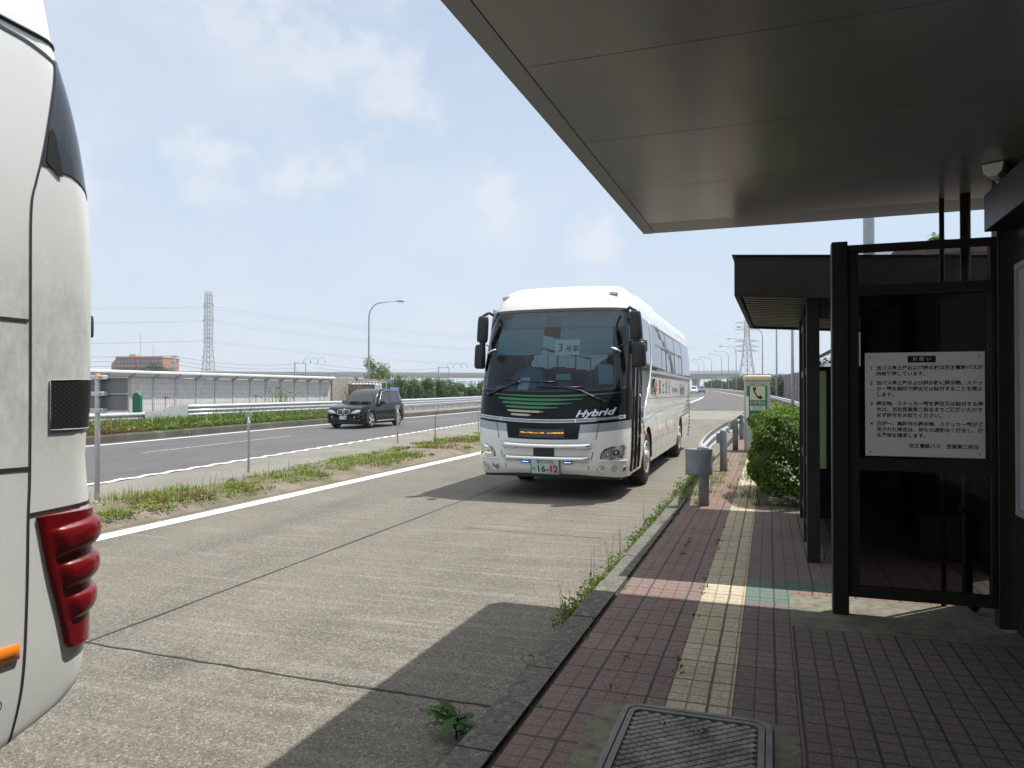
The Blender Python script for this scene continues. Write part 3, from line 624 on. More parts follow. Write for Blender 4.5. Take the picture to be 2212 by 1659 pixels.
b = MB(); b.box(1.55, 2.02, 0.5, 2.4, 0.53, 0.57); b.build('bench_seat', 'bronze', s2)
for y in (0.6, 2.2):
    b = MB(); b.box(1.60, 1.98, y, y + 0.05, HZ, 0.529); b.build('bench_leg', 'bronze', s2)
b = MB(); b.cyl((0.96, 0.45, 2.57), (0.96, 1.2, 2.57), 0.03, n=10); b.build('tube_lamp', 'lamp_body', s2)

# ------------------------------------------------------------------ emergency telephone box
ph = thing('emergency_phone', 'emergency telephone box with cream cap and green SOS front standing beyond the round shrub', 'phone box', (-0.265, 20.2, HZ), R(8))
b = MB(); b.box(-0.305, 0.305, 0, 0.45, 0, 1.82); b.build('cabinet', 'grey_steel', ph, bevel=0.02, seg=3)
M['cream'] = mat('cream', (0.62, 0.56, 0.33), 0.4, c2=(0.56, 0.52, 0.33)); M['sign_green'] = mat('sign_green', (0.008, 0.15, 0.085), 0.45); M['pale_cream'] = mat('pale_cream', (0.55, 0.57, 0.40), 0.5)
b = MB(); b.box(-0.33, 0.33, -0.04, 0.49, 1.822, 1.965); b.build('cap', 'cream', ph, bevel=0.05, seg=4)
b = MB(); b.box(-0.275, 0.225, -0.008, 0, 0.80, 1.70); b.build('front_panel', 'sign_green', ph)
b = MB(); b.box(-0.205, 0.175, -0.012, -0.009, 1.32, 1.685); b.build('phone_panel', 'pale_cream', ph)
b = MB(); b.box(-0.275, 0.225, -0.010, -0.0, 1.702, 1.76); b.build('name_panel', 'pale_cream', ph)
b = MB(); b.box(-0.205, 0.175, -0.012, -0.009, 1.055, 1.18); b.build('sos_panel', 'pale_cream', ph)
b = MB(); b.box(-0.30, -0.235, -0.016, -0.0085, 0.86, 1.42); b.build('label_strip', 'white_card', ph)
PT = lambda x, z, d=-0.0135: plane_T((x, d, z), (1, 0, 0), (0, 0, 1))
text('SOS', 0.135, PT(-0.015, 1.117), 'sign_green', ph, xs=1.12); text('非常電話', 0.098, PT(-0.015, 1.248, -0.0095), 'pale_cream', ph, space=0.95); text('中央下り20.8', 0.062, PT(-0.02, 1.73, -0.0115), 'black_ink', ph, bold=0.001, xs=1.15)
b = MB(); HS = [(-0.13, 1.60), (-0.135, 1.63), (-0.115, 1.655), (-0.055, 1.66), (-0.04, 1.60), (-0.075, 1.58), (-0.075, 1.54), (-0.03, 1.455), (0.0, 1.43), (0.035, 1.425), (0.06, 1.45), (0.115, 1.39), (0.09, 1.355), (0.05, 1.345), (0.0, 1.365), (-0.05, 1.42), (-0.10, 1.51)]
b.prism(HS, lambda a, c, d: (a, -0.0125 - d, c), 0.003); b.build('handset_symbol', 'black_ink', ph, fix=True)

# ------------------------------------------------------------------ crash barriers
def wbeam(n, h, d=0.07):
    """half-profile of an n-wave rail: list of (offset towards traffic, height)"""
    pts = []
    for i in range(n):
        z0 = h * i / n; s = h / n
        pts += [(0.0, z0 + 0.03 * s), (0.02, z0 + 0.12 * s), (d, z0 + 0.30 * s), (d, z0 + 0.70 * s), (0.02, z0 + 0.88 * s), (0.0, z0 + 0.97 * s)]
    return pts
def rail(b, path, prof, side=1):
    rings_ = []
    for i, p in enumerate(path):
        p = Vector(p); d = (Vector(path[min(i + 1, len(path) - 1)]) - Vector(path[max(i - 1, 0)])); d.z = 0; d.normalize(); nrm = Vector((d.y, -d.x, 0)) * side
        rings_.append([p + nrm * o + Vector((0, 0, z)) for o, z in prof] + [p + nrm * (o - 0.006) + Vector((0, 0, z)) for o, z in reversed(prof)])
    b.rings(rings_, True, True, True, True)
gr = thing('crash_barrier', 'galvanised crash barrier on round posts with blunt end sleeve beside the lit kerb', 'guardrail', (-0.84, 10.38, HZ))
path = [(-0.02, 0.0, 0.50), (-0.10, 1.0, 0.49), (-0.17, 2.6, 0.48), (-0.20, 4.6, 0.48), (-0.18, 7.5, 0.48), (-0.12, 10.0, 0.47), (-0.05, 14, 0.47), (-0.02, 20, 0.5), (-0.05, 29, 0.55)]
b = MB(); rail(b, path, wbeam(2, 0.32), -1); b.build('rail', 'galv', gr)
for i, y in enumerate((0, 4.6, 10.0, 14.6, 19.4, 24)):
    b = MB(); b.lathe([(0.07, 0), (0.07, 0.775), (0.062, 0.795), (0.03, 0.805)], Matrix.Translation((0.0, y, 0)), 20); b.build('post', 'galv_dull', gr)
    b = MB(); b.box(-0.13, -0.05, y - 0.05, y + 0.05, 0.54, 0.74); b.build('bracket', 'galv_dull', gr, bevel=0.01)
b = MB(); T = Matrix.Translation((-0.06, -0.02, 0.42))
ring = lambda r, z: [T @ Vector((r * 1.2 * math.cos(a), r * 0.75 * math.sin(a) - 0.03, z)) for a in [2 * math.pi * k / 28 for k in range(28)]]
b.rings([ring(0.130, 0.0), ring(0.148, 0.012), ring(0.15, 0.03), ring(0.15, 0.34), ring(0.147, 0.352), ring(0.138, 0.352), ring(0.138, 0.335)], True, True, True); b.build('end_sleeve', 'galv_dull', gr)
# rail that follows the ramp on the right, far away
gr = thing('crash_barrier', 'long galvanised crash barrier curving along the right side of the far ramp', 'guardrail', (0, 44, 0))
ys_ = [44 + 7 * i for i in range(42)]
b = MB(); rail(b, [(xright(y) + 1.75 + (2.0 if y < 66 else max(0, 2.0 - (y - 66) * 0.045)), y - 44, gz(y) + 0.40) for y in ys_], wbeam(2, 0.36), -1); b.build('rail', 'galv', gr)
for y in ys_[:26]:
    b = MB(); x = xright(y) + 1.87 + (2.0 if y < 66 else max(0, 2.0 - (y - 66) * 0.045)); b.cyl((x, y - 44, gz(y)), (x, y - 44, gz(y) + 0.74), 0.065, n=8); b.build('post', 'galv_dull', gr)
# barrier across the highway
gr = thing('crash_barrier', 'long three-ridged galvanised crash barrier behind the weedy verge across the highway', 'guardrail', (-24.7, 25.5, 0))
def xg(y): return xfk(y) - 2.35 if y > 25 else xfk(25) - 2.35 + (xfk(y) - xfk(25)) * 0.5
yA = [25.5 + 3 * i for i in range(90)]
b = MB(); rail(b, [(xg(y) + 24.7, y - 25.5, gz(y) + 0.58) for y in yA], wbeam(3, 0.53), 1); b.build('rail', 'galv', gr)
b = MB(); rail(b, [(xg(y) + 24.7, y - 25.5, gz(0) + 0.52) for y in (8, 12, 16, 20, 23.4)], wbeam(2, 0.335), 1); b.build('lower_rail', 'galv', gr)
b = MB(); x0 = xg(23.2) + 24.74; x1 = xg(25.7) + 24.74
for dx in (0.10,):
    b.prism([(-2.3, 0.50), (0.25, 0.56), (0.25, 1.12), (-0.75, 1.10), (-1.25, 0.98), (-1.35, 0.90), (-2.3, 0.88)], lambda a, c, d: (x1 + (a - 0.2) * (x1 - x0) / 2.5 + 0.07 + d, a, c), 0.02)
b.build('transition_plate', 'galv', gr, fix=True)
for y in yA[:46]:
    b = MB(); b.box(xg(y) + 24.7 - 0.12, xg(y) + 24.7 - 0.01, y - 25.5 - 0.06, y - 25.5 + 0.06, gz(y) + 0.1, gz(y) + 1.05); b.build('post', 'galv', gr)
for y in (9.5, 13.5, 17.5, 21.5):
    b = MB(); b.box(xg(y) + 24.7 - 0.12, xg(y) + 24.7 - 0.01, y - 25.5 - 0.06, y - 25.5 + 0.06, 0.1, 0.84); b.build('post', 'galv_dull', gr)
# second rail behind it on the opposite side of the reserve
gr = thing('crash_barrier', 'pale crash barrier on closely spaced posts behind the three-ridged barrier', 'guardrail', (-26.5, 40, 0))
b = MB(); rail(b, [(xfk(y) - 3.4 + 26.5, y - 40, gz(y) + 0.42) for y in yA], wbeam(2, 0.34), 1); b.build('rail', 'galv', gr)
for i in range(34):
    y = 44 + 2.0 * i; b = MB(); b.box(xfk(y) - 3.2 + 26.5, xfk(y) - 3.06 + 26.5, y - 40.07, y - 39.93, gz(y) + 0.1, gz(y) + 0.72); b.build('post', 'galv', gr)

# delineators on the weedy strip
M['reflector'] = mat('reflector', (0.44, 0.45, 0.46), 0.35, c2=(0.36, 0.37, 0.38)); M['grey_post'] = mat('grey_post', (0.60, 0.62, 0.64), 0.5, c2=(0.52, 0.54, 0.56))
for i, (x, y, h_) in enumerate(((-9.66, 12.06, 1.25), (-10.75, 20.3, 1.22), (-11.2, 28.1, 1.22), (-12.3, 36.5, 1.2))):
    d = thing('delineator', ['nearest delineator post with grey disc, left of the black car', 'delineator post with grey disc standing in front of the black car', 'delineator post with grey disc just left of the white coach front', 'delineator post with grey disc behind the white coach'][i], 'road marker', (x, y, 0.10 + gz(y)), 0, 'delineator posts on the weedy strip')
    b = MB(); b.lathe([(0.024, 0), (0.024, h_ - 0.30), (0.030, h_ - 0.29), (0.030, h_ - 0.24), (0.021, h_ - 0.23), (0.021, h_ - 0.16)], Matrix.Identity(4), 12); b.build('post', 'grey_post', d)
    b = MB(); b.lathe([(0.062, -0.014), (0.070, -0.010), (0.070, 0.010), (0.062, 0.014)], plane_T((0, 0, h_ - 0.115), (0.80, 0.60, 0), (0, 0, 1)), 24); b.build('disc', 'reflector', d)
# back of a road sign on its pole, left
sg = thing('road_sign', 'back of a grey road sign on a galvanised pole beside the dirty white coach', 'sign', (-9.604, 8.54, 0.06))
b = MB(); b.lathe([(0.038, 0), (0.038, 1.86), (0.030, 1.88)], Matrix.Identity(4), 18); b.build('pole', 'grey_post', sg)
b = MB(); b.lathe([(0.040, 1.861), (0.038, 1.895), (0.02, 1.905)], Matrix.Identity(4), 14); b.build('pole_cap', 'amber', sg)
M['sign_back'] = mat('sign_back', (0.205, 0.20, 0.205), 0.55, 0.0, c2=(0.165, 0.16, 0.165), scale=3)
b = MB(); b.box(-0.62, 0.50, 0.085, 0.093, 1.33, 1.86); b.build('sign_panel', 'sign_back', sg)
for z in (1.335, 1.59, 1.835):
    b = MB(); b.box(-0.62, 0.50, 0.060, 0.084, z, z + 0.022); b.build('stiffener', 'grey_steel', sg)
    b = MB(); b.box(-0.15, 0.15, -0.046, 0.055, z - 0.022, z + 0.045); b.build('clamp', 'galv', sg, bevel=0.012, seg=2)
    for x in (-0.11, 0.11):
        b = MB(); b.cyl((x, -0.062, z + 0.012), (x, -0.045, z + 0.012), 0.014, n=8); b.build('bolt', 'mid_grey', sg)
# ================================================================== the white coach (front towards us)
# local frame: x to the picture's right, y = 0 at the foremost point and growing to the rear, z up
BL = 11.95
HT = [(0.36, 1.20), (0.6, 1.235), (1.0, 1.25), (2.0, 1.245), (2.6, 1.225), (3.11, 1.165), (3.2, 1.15)]
FT = [(0.34, 0.12), (0.45, 0.04), (0.7, 0.0), (1.0, 0.0), (1.25, 0.03), (1.7, 0.12), (2.2, 0.27), (2.7, 0.46), (3.1, 0.66), (3.3, 0.85)]
def bh(z): return slerp(HT, z)
def plan(s):
    a = abs(s); return 0.13 * a * a + 0.46 * (1 - max(0.0, 1 - a ** 6) ** (1 / 3.0))
WT = [(0.4, 0), (0.7, 0.015), (1.0, 0.085), (1.5, 0.085), (1.75, 0.06), (2.2, 0.0)]
def fp(s, z, off=0.0):
    """point on the curved front; s in -1..1 across, off outwards"""
    def raw(s): return Vector((bh(z) * s, slerp(FT, z) + plan(s), z + lerp(WT, z) * s * s + 0.05 * max(0, 1 - (z - 0.36) / 0.12) * max(0, 1 - s * s * 1.2)))
    p = raw(s)
    if off:
        e = 0.004; s2 = min(1, s + e); s1 = max(-1, s - e); t = (raw(s2) - raw(s1)); n = Vector((t.y, -t.x, 0)).normalized(); p = p + n * off
    return p
def sq(t): return math.sin(t * math.pi / 2)
YC = 0.13 + 0.46 + 0.0          # where the corner has become the side (added to FT)
coach = thing('white_coach', 'white coach with black mask and green stripes driving towards us along the bus lane', 'coach', (-3.30, 11.10, 0.0), R(0.9))
def fpatch(b, s0, s1, z0, z1, ns, nz, off=0.0, mi=0):
    t0 = math.asin(s0) * 2 / math.pi; t1 = math.asin(s1) * 2 / math.pi
    return b.grid(lambda u, v: fp(sq(t0 + (t1 - t0) * u), z0 + (z1 - z0) * v, off), ns, nz, True, mi)
ZB, ZS, ZM, ZG = 1.035, 1.165, 1.68, 3.06       # tops of bumper, silver strip, black mask, windscreen
b = MB(); fpatch(b, -1, 1, 0.36, ZB, 44, 10)
# lower lip turned under
b.grid(lambda u, v: fp(sq(-1 + 2 * u), 0.36) + Vector((0, 0.25 * v, -0.02 * v)), 44, 2)
# sides as column grids so that the wheel arches stay open
AX1, AX2, RA = 2.52, 8.60, 0.62
def arch(y):
    z = 0.36
    for c in (AX1, AX2):
        if abs(y - c) < RA: z = max(z, 0.45 + math.sqrt(RA * RA - (y - c) ** 2) * 0.98)
    return z
cols = sorted(set([round(0.72 + 0.14 * i, 3) for i in range(0, 80)] + [c + RA * math.cos(R(k)) for c in (AX1, AX2) for k in range(0, 181, 12)] + [c + q for c in (AX1, AX2) for q in (-RA - 0.001, RA + 0.001)]))
cols = [c for c in cols if c < BL - 0.30] + [BL - 0.30]
def side_x(z): return bh(z)
def sidep(sx, y, z, off=0.0): return Vector((sx * (side_x(z) + off), y, z))
for sx in (-1, 1):
    nz = 9; vs = []; 
    for y in cols:
        z0 = arch(y); zs = [z0 + (2.06 - z0) * j / nz for j in range(nz)] + [2.06, 2.3, 2.6, 2.9, 3.11]
        for k, z in enumerate(zs):
            yy = y
            if y == cols[0]: yy = slerp(FT, z) + YC          # meets the front corner
            vs.append(sidep(sx, yy, z + (0 if y > 1.6 or y != cols[0] else lerp(WT, z) * (1 if z > 0.5 else 0) * 0)))
    m = nz + 5; fs = [(i * m + j, (i + 1) * m + j, (i + 1) * m + j + 1, i * m + j + 1) for i in range(len(cols) - 1) for j in range(m - 1) if not (nz <= j < nz + 3 and cols[i] > 3.3 and cols[i + 1] < BL - 0.5)]
    b.add(vs, fs, True)
# rear, with rounded corners
def rp(s, z):
    a = abs(s); return Vector((bh(z) * s, BL - 0.30 + 0.30 * max(0.0, 1 - a ** 5) ** 0.4 - 0.10 * max(0, z - 1.2) / 2, z))
b.grid(lambda u, v: rp(sq(-1 + 2 * u), 0.36 + 2.75 * v), 24, 10)
# roof: rings closing in
RZ = [(3.11, 1.165, 0.0), (3.20, 1.15, 0.06), (3.31, 1.115, 0.16), (3.41, 1.045, 0.30), (3.485, 0.95, 0.52), (3.53, 0.83, 0.85), (3.55, 0.55, 1.35)]
def roof_ring(z, h, dy):
    r = [Vector((h * sq(-1 + 2 * i / 32), slerp(FT, 3.11) + dy + plan(sq(-1 + 2 * i / 32)) * (1 - dy / 3), z)) for i in range(33)]
    r += [Vector((h * sq(1 - 2 * i / 16), BL - 0.36 - dy * 0.15 + 0.24 * max(0, 1 - abs(sq(1 - 2 * i / 16)) ** 5) ** 0.4, z)) for i in range(17)]
    return r
b.rings([roof_ring(*q) for q in RZ], True, False, True)
fpatch(b, -1, 1, ZG, 3.11, 44, 1)
b.build('body', 'white_paint', coach)
# roof fairings
b = MB(); b.rings([[Vector((x * k, y0, z)) for x, z in ((-1.0, 3.36), (-0.97, 3.52), (-0.75, 3.575), (0, 3.585), (0.75, 3.575), (0.97, 3.52), (1.0, 3.36))] for y0, k in ((2.0, 0.78), (2.5, 0.93), (3.2, 1.0), (5.2, 1.0), (5.8, 0.94))], False); b.build('roof_unit', 'white_paint', coach)
b = MB(); b.rings([[Vector((x * k, y0, z)) for x, z in ((-0.9, 3.43), (-0.85, 3.56), (0, 3.62), (0.85, 3.56), (0.9, 3.43))] for y0, k in ((9.4, 0.8), (9.8, 1.0), (10.8, 1.0), (11.2, 0.8))], False); b.build('roof_unit', 'white_paint', coach)
# coloured bands of the front
M['mask_black'] = mat('mask_black', (0.006, 0.007, 0.008), 0.12, spec=0.22)
M['coach_silver'] = mat('coach_silver', (0.36, 0.39, 0.44), 0.3, 0.35, coat=0.5)
b = MB(); fpatch(b, -1, 1, ZB, ZS, 44, 3); b.build('silver_band', 'coach_silver', coach)
b = MB(); fpatch(b, -1, 1, ZS, ZM, 44, 7); mask = b.build('front_mask', 'mask_black', coach)
b = MB(); fpatch(b, -0.985, 0.985, ZM, ZG, 44, 14); ws = b.build('windscreen', 'bus_glass', coach)
b = MB()
for sa, sb in ((-1, -0.985), (0.985, 1)): fpatch(b, sa, sb, ZM, ZG, 5, 10)
fpatch(b, -0.99, 0.99, ZM, ZM + 0.035, 44, 1, 0.003); fpatch(b, -0.99, 0.99, ZG - 0.05, ZG, 44, 1, 0.003)
for sa, sb in ((-0.985, -0.968), (0.968, 0.985)): fpatch(b, sa, sb, ZM, ZG, 3, 12, 0.003)
b.build('windscreen_frame', 'black_gloss', coach)
M['tint_band'] = glassmat('tint_band', (0.22, 0.50, 0.58), 0.03)
b = MB(); b.grid(lambda u, v: fp(-0.94 + 1.88 * u, 2.74 + 0.27 * v, -0.012), 40, 4); b.build('tint_band', 'tint_band', ws)
# green and pale stripes in the mask
M['stripe_green'] = mat('stripe_green', (0.02, 0.20, 0.06), 0.3, coat=0.5); M['stripe_pale'] = mat('stripe_pale', (0.52, 0.47, 0.38), 0.4, coat=0.4)
for z0, z1, s0, s1, c in ((1.61, 1.638, -0.86, 0.98, 'stripe_green'), (1.545, 1.582, -0.66, 0.46, 'stripe_green'), (1.482, 1.522, -0.60, 0.32, 'stripe_green'), (1.422, 1.458, -0.55, 0.16, 'stripe_green'), (1.36, 1.392, -0.52, -0.04, 'stripe_pale'), (1.302, 1.334, -0.47, -0.20, 'stripe_pale')):
    b = MB()
    b.grid(lambda u, v, z0=z0, z1=z1, s0=s0, s1=s1: fp(s0 + (s1 - s0) * u, (z0 + z1) / 2 + (z1 - z0) * (v - 0.5) * (1 if c == 'stripe_pale' and 0.12 < u < 0.88 else min(1, 0.25 + 2.2 * min(u + (0.2 if s1 < 0.9 else 0), 1 - u))), 0.003), 24, 1); b.build('stripe', c, coach)
# long light bar
b = MB(); fpatch(b, -0.97, 0.955, 1.205, 1.258, 40, 2, 0.010); b.build('light_bar_frame', 'chrome', coach)
M['led_bar'] = mat('led_bar', (0.22, 0.22, 0.235), 0.15, c2=(0.34, 0.34, 0.36), scale=30, coat=0.6)
for s0, s1 in ((-0.96, -0.615), (-0.60, 0.37), (0.385, 0.945)):
    b = MB(); fpatch(b, s0, s1, 1.212, 1.251, 20, 1, 0.013); b.build('light_bar_lens', 'led_bar', coach)
def front_T(s, z, off):
    p = fp(s, z, off); q = fp(s + 0.01, z, off); u = fp(s, z + 0.01, off) - p
    return plane_T(p, q - p, u - (q - p).normalized() * u.dot((q - p).normalized()))
def wrapfront(s, z, off):
    p0 = fp(s, z)
    def f(v):      # v: x right, y up in metres from the anchor
        ss = s + v.x / bh(z); return fp(ss, z + v.y, off)
    return f
M['logo_white'] = mat('logo_white', (0.75, 0.78, 0.85), 0.25, 0.3)
text('Hybrid', 0.142, Matrix.Identity(4), 'logo_white', coach, 'hybrid_lettering', wrap=wrapfront(0.60, 1.33, 0.004), shear=0.35, xs=1.42, bold=0.004, space=1.02)
# destination display
b = MB()
b.grid(lambda u, v: fp((-0.53 + 0.97 * u) * (1 - 0.06 * (1 - v)) , 0.945 + (1.19 - 0.945) * v, 0.004), 24, 5); b.build('display_housing', 'mask_black', coach)
M['display'] = mat('display', (0.045, 0.055, 0.055), 0.3); M['led_text'] = mat('led_text', (0.9, 0.4, 0.02), 0.5, emit=(1.0, 0.42, 0.03), estr=0.7)
b = MB(); fpatch(b, -0.345, 0.245, 0.975, 1.105, 14, 2, 0.007); b.build('display', 'display', coach)
b = MB(); random.seed(21); x = -0.325
while x < 0.225:                      # the scanned LED line: only slices of the glyphs are lit
    w = random.choice((0.008, 0.012, 0.02, 0.03)); z0 = 1.060 - 0.0 * x; k = random.random()
    if not -0.02 < x < 0.01:
        b.grid(lambda u, v, x=x, w=w, k=k: fp(x + w * u, 1.040 + (0.009 if k > 0.5 else 0.017) * v, 0.010), 1, 1)
    x += w + random.choice((0.004, 0.007, 0.012))
b.build('display_text', 'led_text', coach)
# bumper seams, chrome bars, cover, towing hatch
def fstrip(b, pts, w, off):
    for (s0, z0), (s1, z1) in zip(pts, pts[1:]):
        d = Vector((s1 - s0, z1 - z0)).normalized(); n = Vector((-d.y, d.x)) * w / 2
        b.add([fp(s0 + n.x, z0 + n.y, off), fp(s0 - n.x, z0 - n.y, off), fp(s1 - n.x, z1 - n.y, off), fp(s1 + n.x, z1 + n.y, off)], [(0, 1, 2, 3)])
b = MB()
for k in (-1, 1): fstrip(b, [(k * 0.665, 1.16), (k * 0.64, 1.0), (k * 0.59, 0.70), (k * 0.545, 0.50), (k * 0.51, 0.365)], 0.010, 0.003)
fstrip(b, [(-0.615, 0.885), (0.615, 0.885)], 0.006, 0.003)
b.build('panel_seam', 'dark_grey', coach)
for zc, sl in ((0.848, 0.575), (0.655, 0.55)):
    b = MB(); n = 30
    prof = [(0.0, -0.030), (0.030, -0.034), (0.050, -0.022), (0.046, 0.004), (0.026, 0.030), (0.0, 0.034)]
    b.rings([[fp(-sl + 2 * sl * i / n, zc + z, 0.004 + o * (1 if 0 < i < n else 0.3)) for o, z in prof] for i in range(n + 1)], True, True, True)
    for k in (-1, 1): b.rings([[fp(k * (sl - 0.01) - k * 0.18 * i / 4, zc + z - 0.037, 0.004 + o) for o, z in ((0, -0.014), (0.022, -0.012), (0.022, 0.01), (0, 0.012))] for i in range(5)], True)
    b.build('chrome_bar', 'chrome', coach)
b = MB(); b.grid(lambda u, v: fp(-0.155 + (0.27) * u, 0.69 + 0.125 * v, 0.012), 6, 3); b.build('sensor_cover', mat('navy_panel', (0.02, 0.024, 0.034), 0.25), coach)
# number plate
pl = MB(); P0 = front_T(0.0, 0.53, 0.035); px = lambda x, y, z: P0 @ Vector((x, y, z))
pl.add([px(*p) for p in ((-0.235, -0.13, -0.03), (0.235, -0.13, -0.03), (0.235, 0.13, -0.03), (-0.235, 0.13, -0.03), (-0.235, -0.13, 0.004), (0.235, -0.13, 0.004), (0.235, 0.13, 0.004), (-0.235, 0.13, 0.004))], [(4, 5, 6, 7), (0, 1, 5, 4), (1, 2, 6, 5), (2, 3, 7, 6), (3, 0, 4, 7)])
plate = pl.build('number_plate', mat('plate_green', (0.07, 0.22, 0.16), 0.4), coach)
b = MB(); b.add([px(*p) for p in ((-0.218, -0.113, 0.0055), (0.218, -0.113, 0.0055), (0.218, 0.113, 0.0055), (-0.218, 0.113, 0.0055))], [(0, 1, 2, 3)]); b.build('plate_face', mat('plate_face', (0.50, 0.62, 0.62), 0.4), plate)
b = MB(); b.add([px(*p) for p in ((0.02, -0.105, 0.0070), (0.215, -0.105, 0.0070), (0.205, -0.03, 0.0070), (0.135, 0.07, 0.0070), (0.115, 0.075, 0.0070), (0.10, 0.065, 0.0070))], [(0, 1, 2, 3, 4, 5)]); b.build('plate_picture', mat('plate_pink', (0.62, 0.36, 0.31), 0.5), plate)
text('富士山210', 0.062, P0 @ Matrix.Translation((0.0, 0.072, 0.009)), 'black_ink', plate, space=0.92)
text('16-12', 0.150, P0 @ Matrix.Translation((0.035, -0.045, 0.009)), 'black_ink', plate, bold=0.002, space=1.0)
text('あ', 0.055, P0 @ Matrix.Translation((-0.18, -0.04, 0.009)), 'black_ink', plate)
# headlights, fog lamps, blue marker lamps
M['lens'] = glassmat('lens', (0.92, 0.94, 0.95), 0.06); M['lamp_inner'] = mat('lamp_inner', (0.70, 0.71, 0.72), 0.18, 0.8, c2=(0.26, 0.26, 0.265), scale=16, lo=0.54, hi=0.66)
M['led_blue'] = mat('led_blue', (0.2, 0.3, 0.9), 0.4, emit=(0.30, 0.45, 1.0), estr=2.2); M['led_blue_case'] = mat('led_blue_case', (0.02, 0.05, 0.45), 0.3, coat=0.5)
for k in (-1, 1):
    hd = MB(); outl = [(0.700, 0.66), (0.705, 0.72), (0.745, 0.785), (0.83, 0.815), (0.935, 0.825), (0.955, 0.79), (0.94, 0.70), (0.92, 0.66), (0.82, 0.645)]
    ctr = (0.83, 0.735)
    def hl(b, sc, off, mid=None):
        pts = [fp(k * (ctr[0] + (s - ctr[0]) * sc), ctr[1] + (z - ctr[1]) * sc, off) for s, z in outl]
        c = fp(k * ctr[0], ctr[1], off if mid is None else mid); n = len(pts)
        b.add(pts + [c], [(i, (i + 1) % n, n) if k > 0 else ((i + 1) % n, i, n) for i in range(n)], True)
    b = MB(); hl(b, 1.12, 0.003, 0.003); h_ = b.build('headlight', 'black_gloss', coach)
    b = MB(); hl(b, 1.0, 0.006, 0.006); b.build('reflector', 'lamp_inner', h_)
    for s, z, r in ((0.775, 0.715, 0.055), (0.865, 0.735, 0.068)):
        b = MB(); T = front_T(k * s, z, 0.008); b.lathe([(r, 0.004), (r * 0.92, 0.010), (r * 0.75, -0.001), (r * 0.35, -0.004), (r * 0.3, 0.004), (0.001, 0.006)], T, 20); b.build('lamp_bowl', 'chrome', h_)
    b = MB(); hl(b, 1.03, 0.014, 0.034); b.build('headlight_lens', 'lens', h_)
    b = MB(); b.grid(lambda u, v: fp(k * (0.66 + 0.32 * u), 0.605 + 0.022 * v, 0.004 + 0.012 * math.sin(math.pi * v)), 10, 3); b.build('headlight_lip', 'white_paint', coach)
for s, r, kind in ((-0.70, 0.056, 'lamp'), (0.70, 0.056, 'lamp'), (-0.86, 0.060, 'blank'), (0.855, 0.062, 'blank'), (0.96, 0.045, 'socket')):
    T = front_T(s, 0.505 if kind != 'socket' else 0.49, 0.004); b = MB()
    b.lathe([(r * 1.12, 0.0), (r * 1.10, 0.010), (r, 0.012), (r * 0.97, 0.0)], T, 24, cap=False); rim = b.build('fog_lamp' if kind == 'lamp' else 'lamp_cover', 'chrome' if kind == 'lamp' else 'white_paint', coach)
    b = MB(); b.lathe([(r * 0.97, 0.001), (r * 0.8, 0.004), (r * 0.3, 0.007), (0.001, 0.008)], T, 24, cap=False); b.build('lens' if kind == 'lamp' else 'blank', {'lamp': 'lamp_inner', 'blank': mat('blank_plate', (0.52, 0.50, 0.46), 0.5), 'socket': 'dark_grey'}[kind], rim)
for s in (-0.265, 0.285):
    b = MB(); T = front_T(s, 0.595, 0.012); b.add([T @ Vector(p) for p in ((-0.068, -0.026, -0.01), (0.068, -0.026, -0.01), (0.068, 0.026, -0.01), (-0.068, 0.026, -0.01), (-0.068, -0.026, 0.006), (0.068, -0.026, 0.006), (0.068, 0.026, 0.006), (-0.068, 0.026, 0.006))], [(4, 5, 6, 7), (0, 1, 5, 4), (1, 2, 6, 5), (2, 3, 7, 6), (3, 0, 4, 7)]); c_ = b.build('blue_marker_lamp', 'led_blue_case', coach)
    b = MB()
    for i in range(6): b.lathe([(0.0075, 0.006), (0.006, 0.011), (0.001, 0.012)], T @ Matrix.Translation((-0.045 + 0.018 * i, 0, 0)), 8)
    b.build('led', 'led_blue', c_)
b = MB(); fstrip(b, [(0.93, 0.92), (0.985, 0.92)], 0.05, 0.004); b.build('side_reflector', 'blank_plate' if 'blank_plate' in M else 'white_card', coach)
# roof marker lamps
for s in (-0.90, 0.84):
    c = Vector((s * 1.08, slerp(FT, 3.11) + plan(s) + 0.13, 3.30)); b = MB(); b.box(-0.075, 0.075, -0.035, 0.06, -0.03, 0.035, T=Matrix.Translation(c) @ Matrix.Rotation(R(-25), 4, 'X') @ Matrix.Rotation(R(14 * s), 4, 'Z')); b.build('roof_marker', mat('marker_glass', (0.42, 0.38, 0.34), 0.2, coat=0.6), coach, bevel=0.02, seg=3)
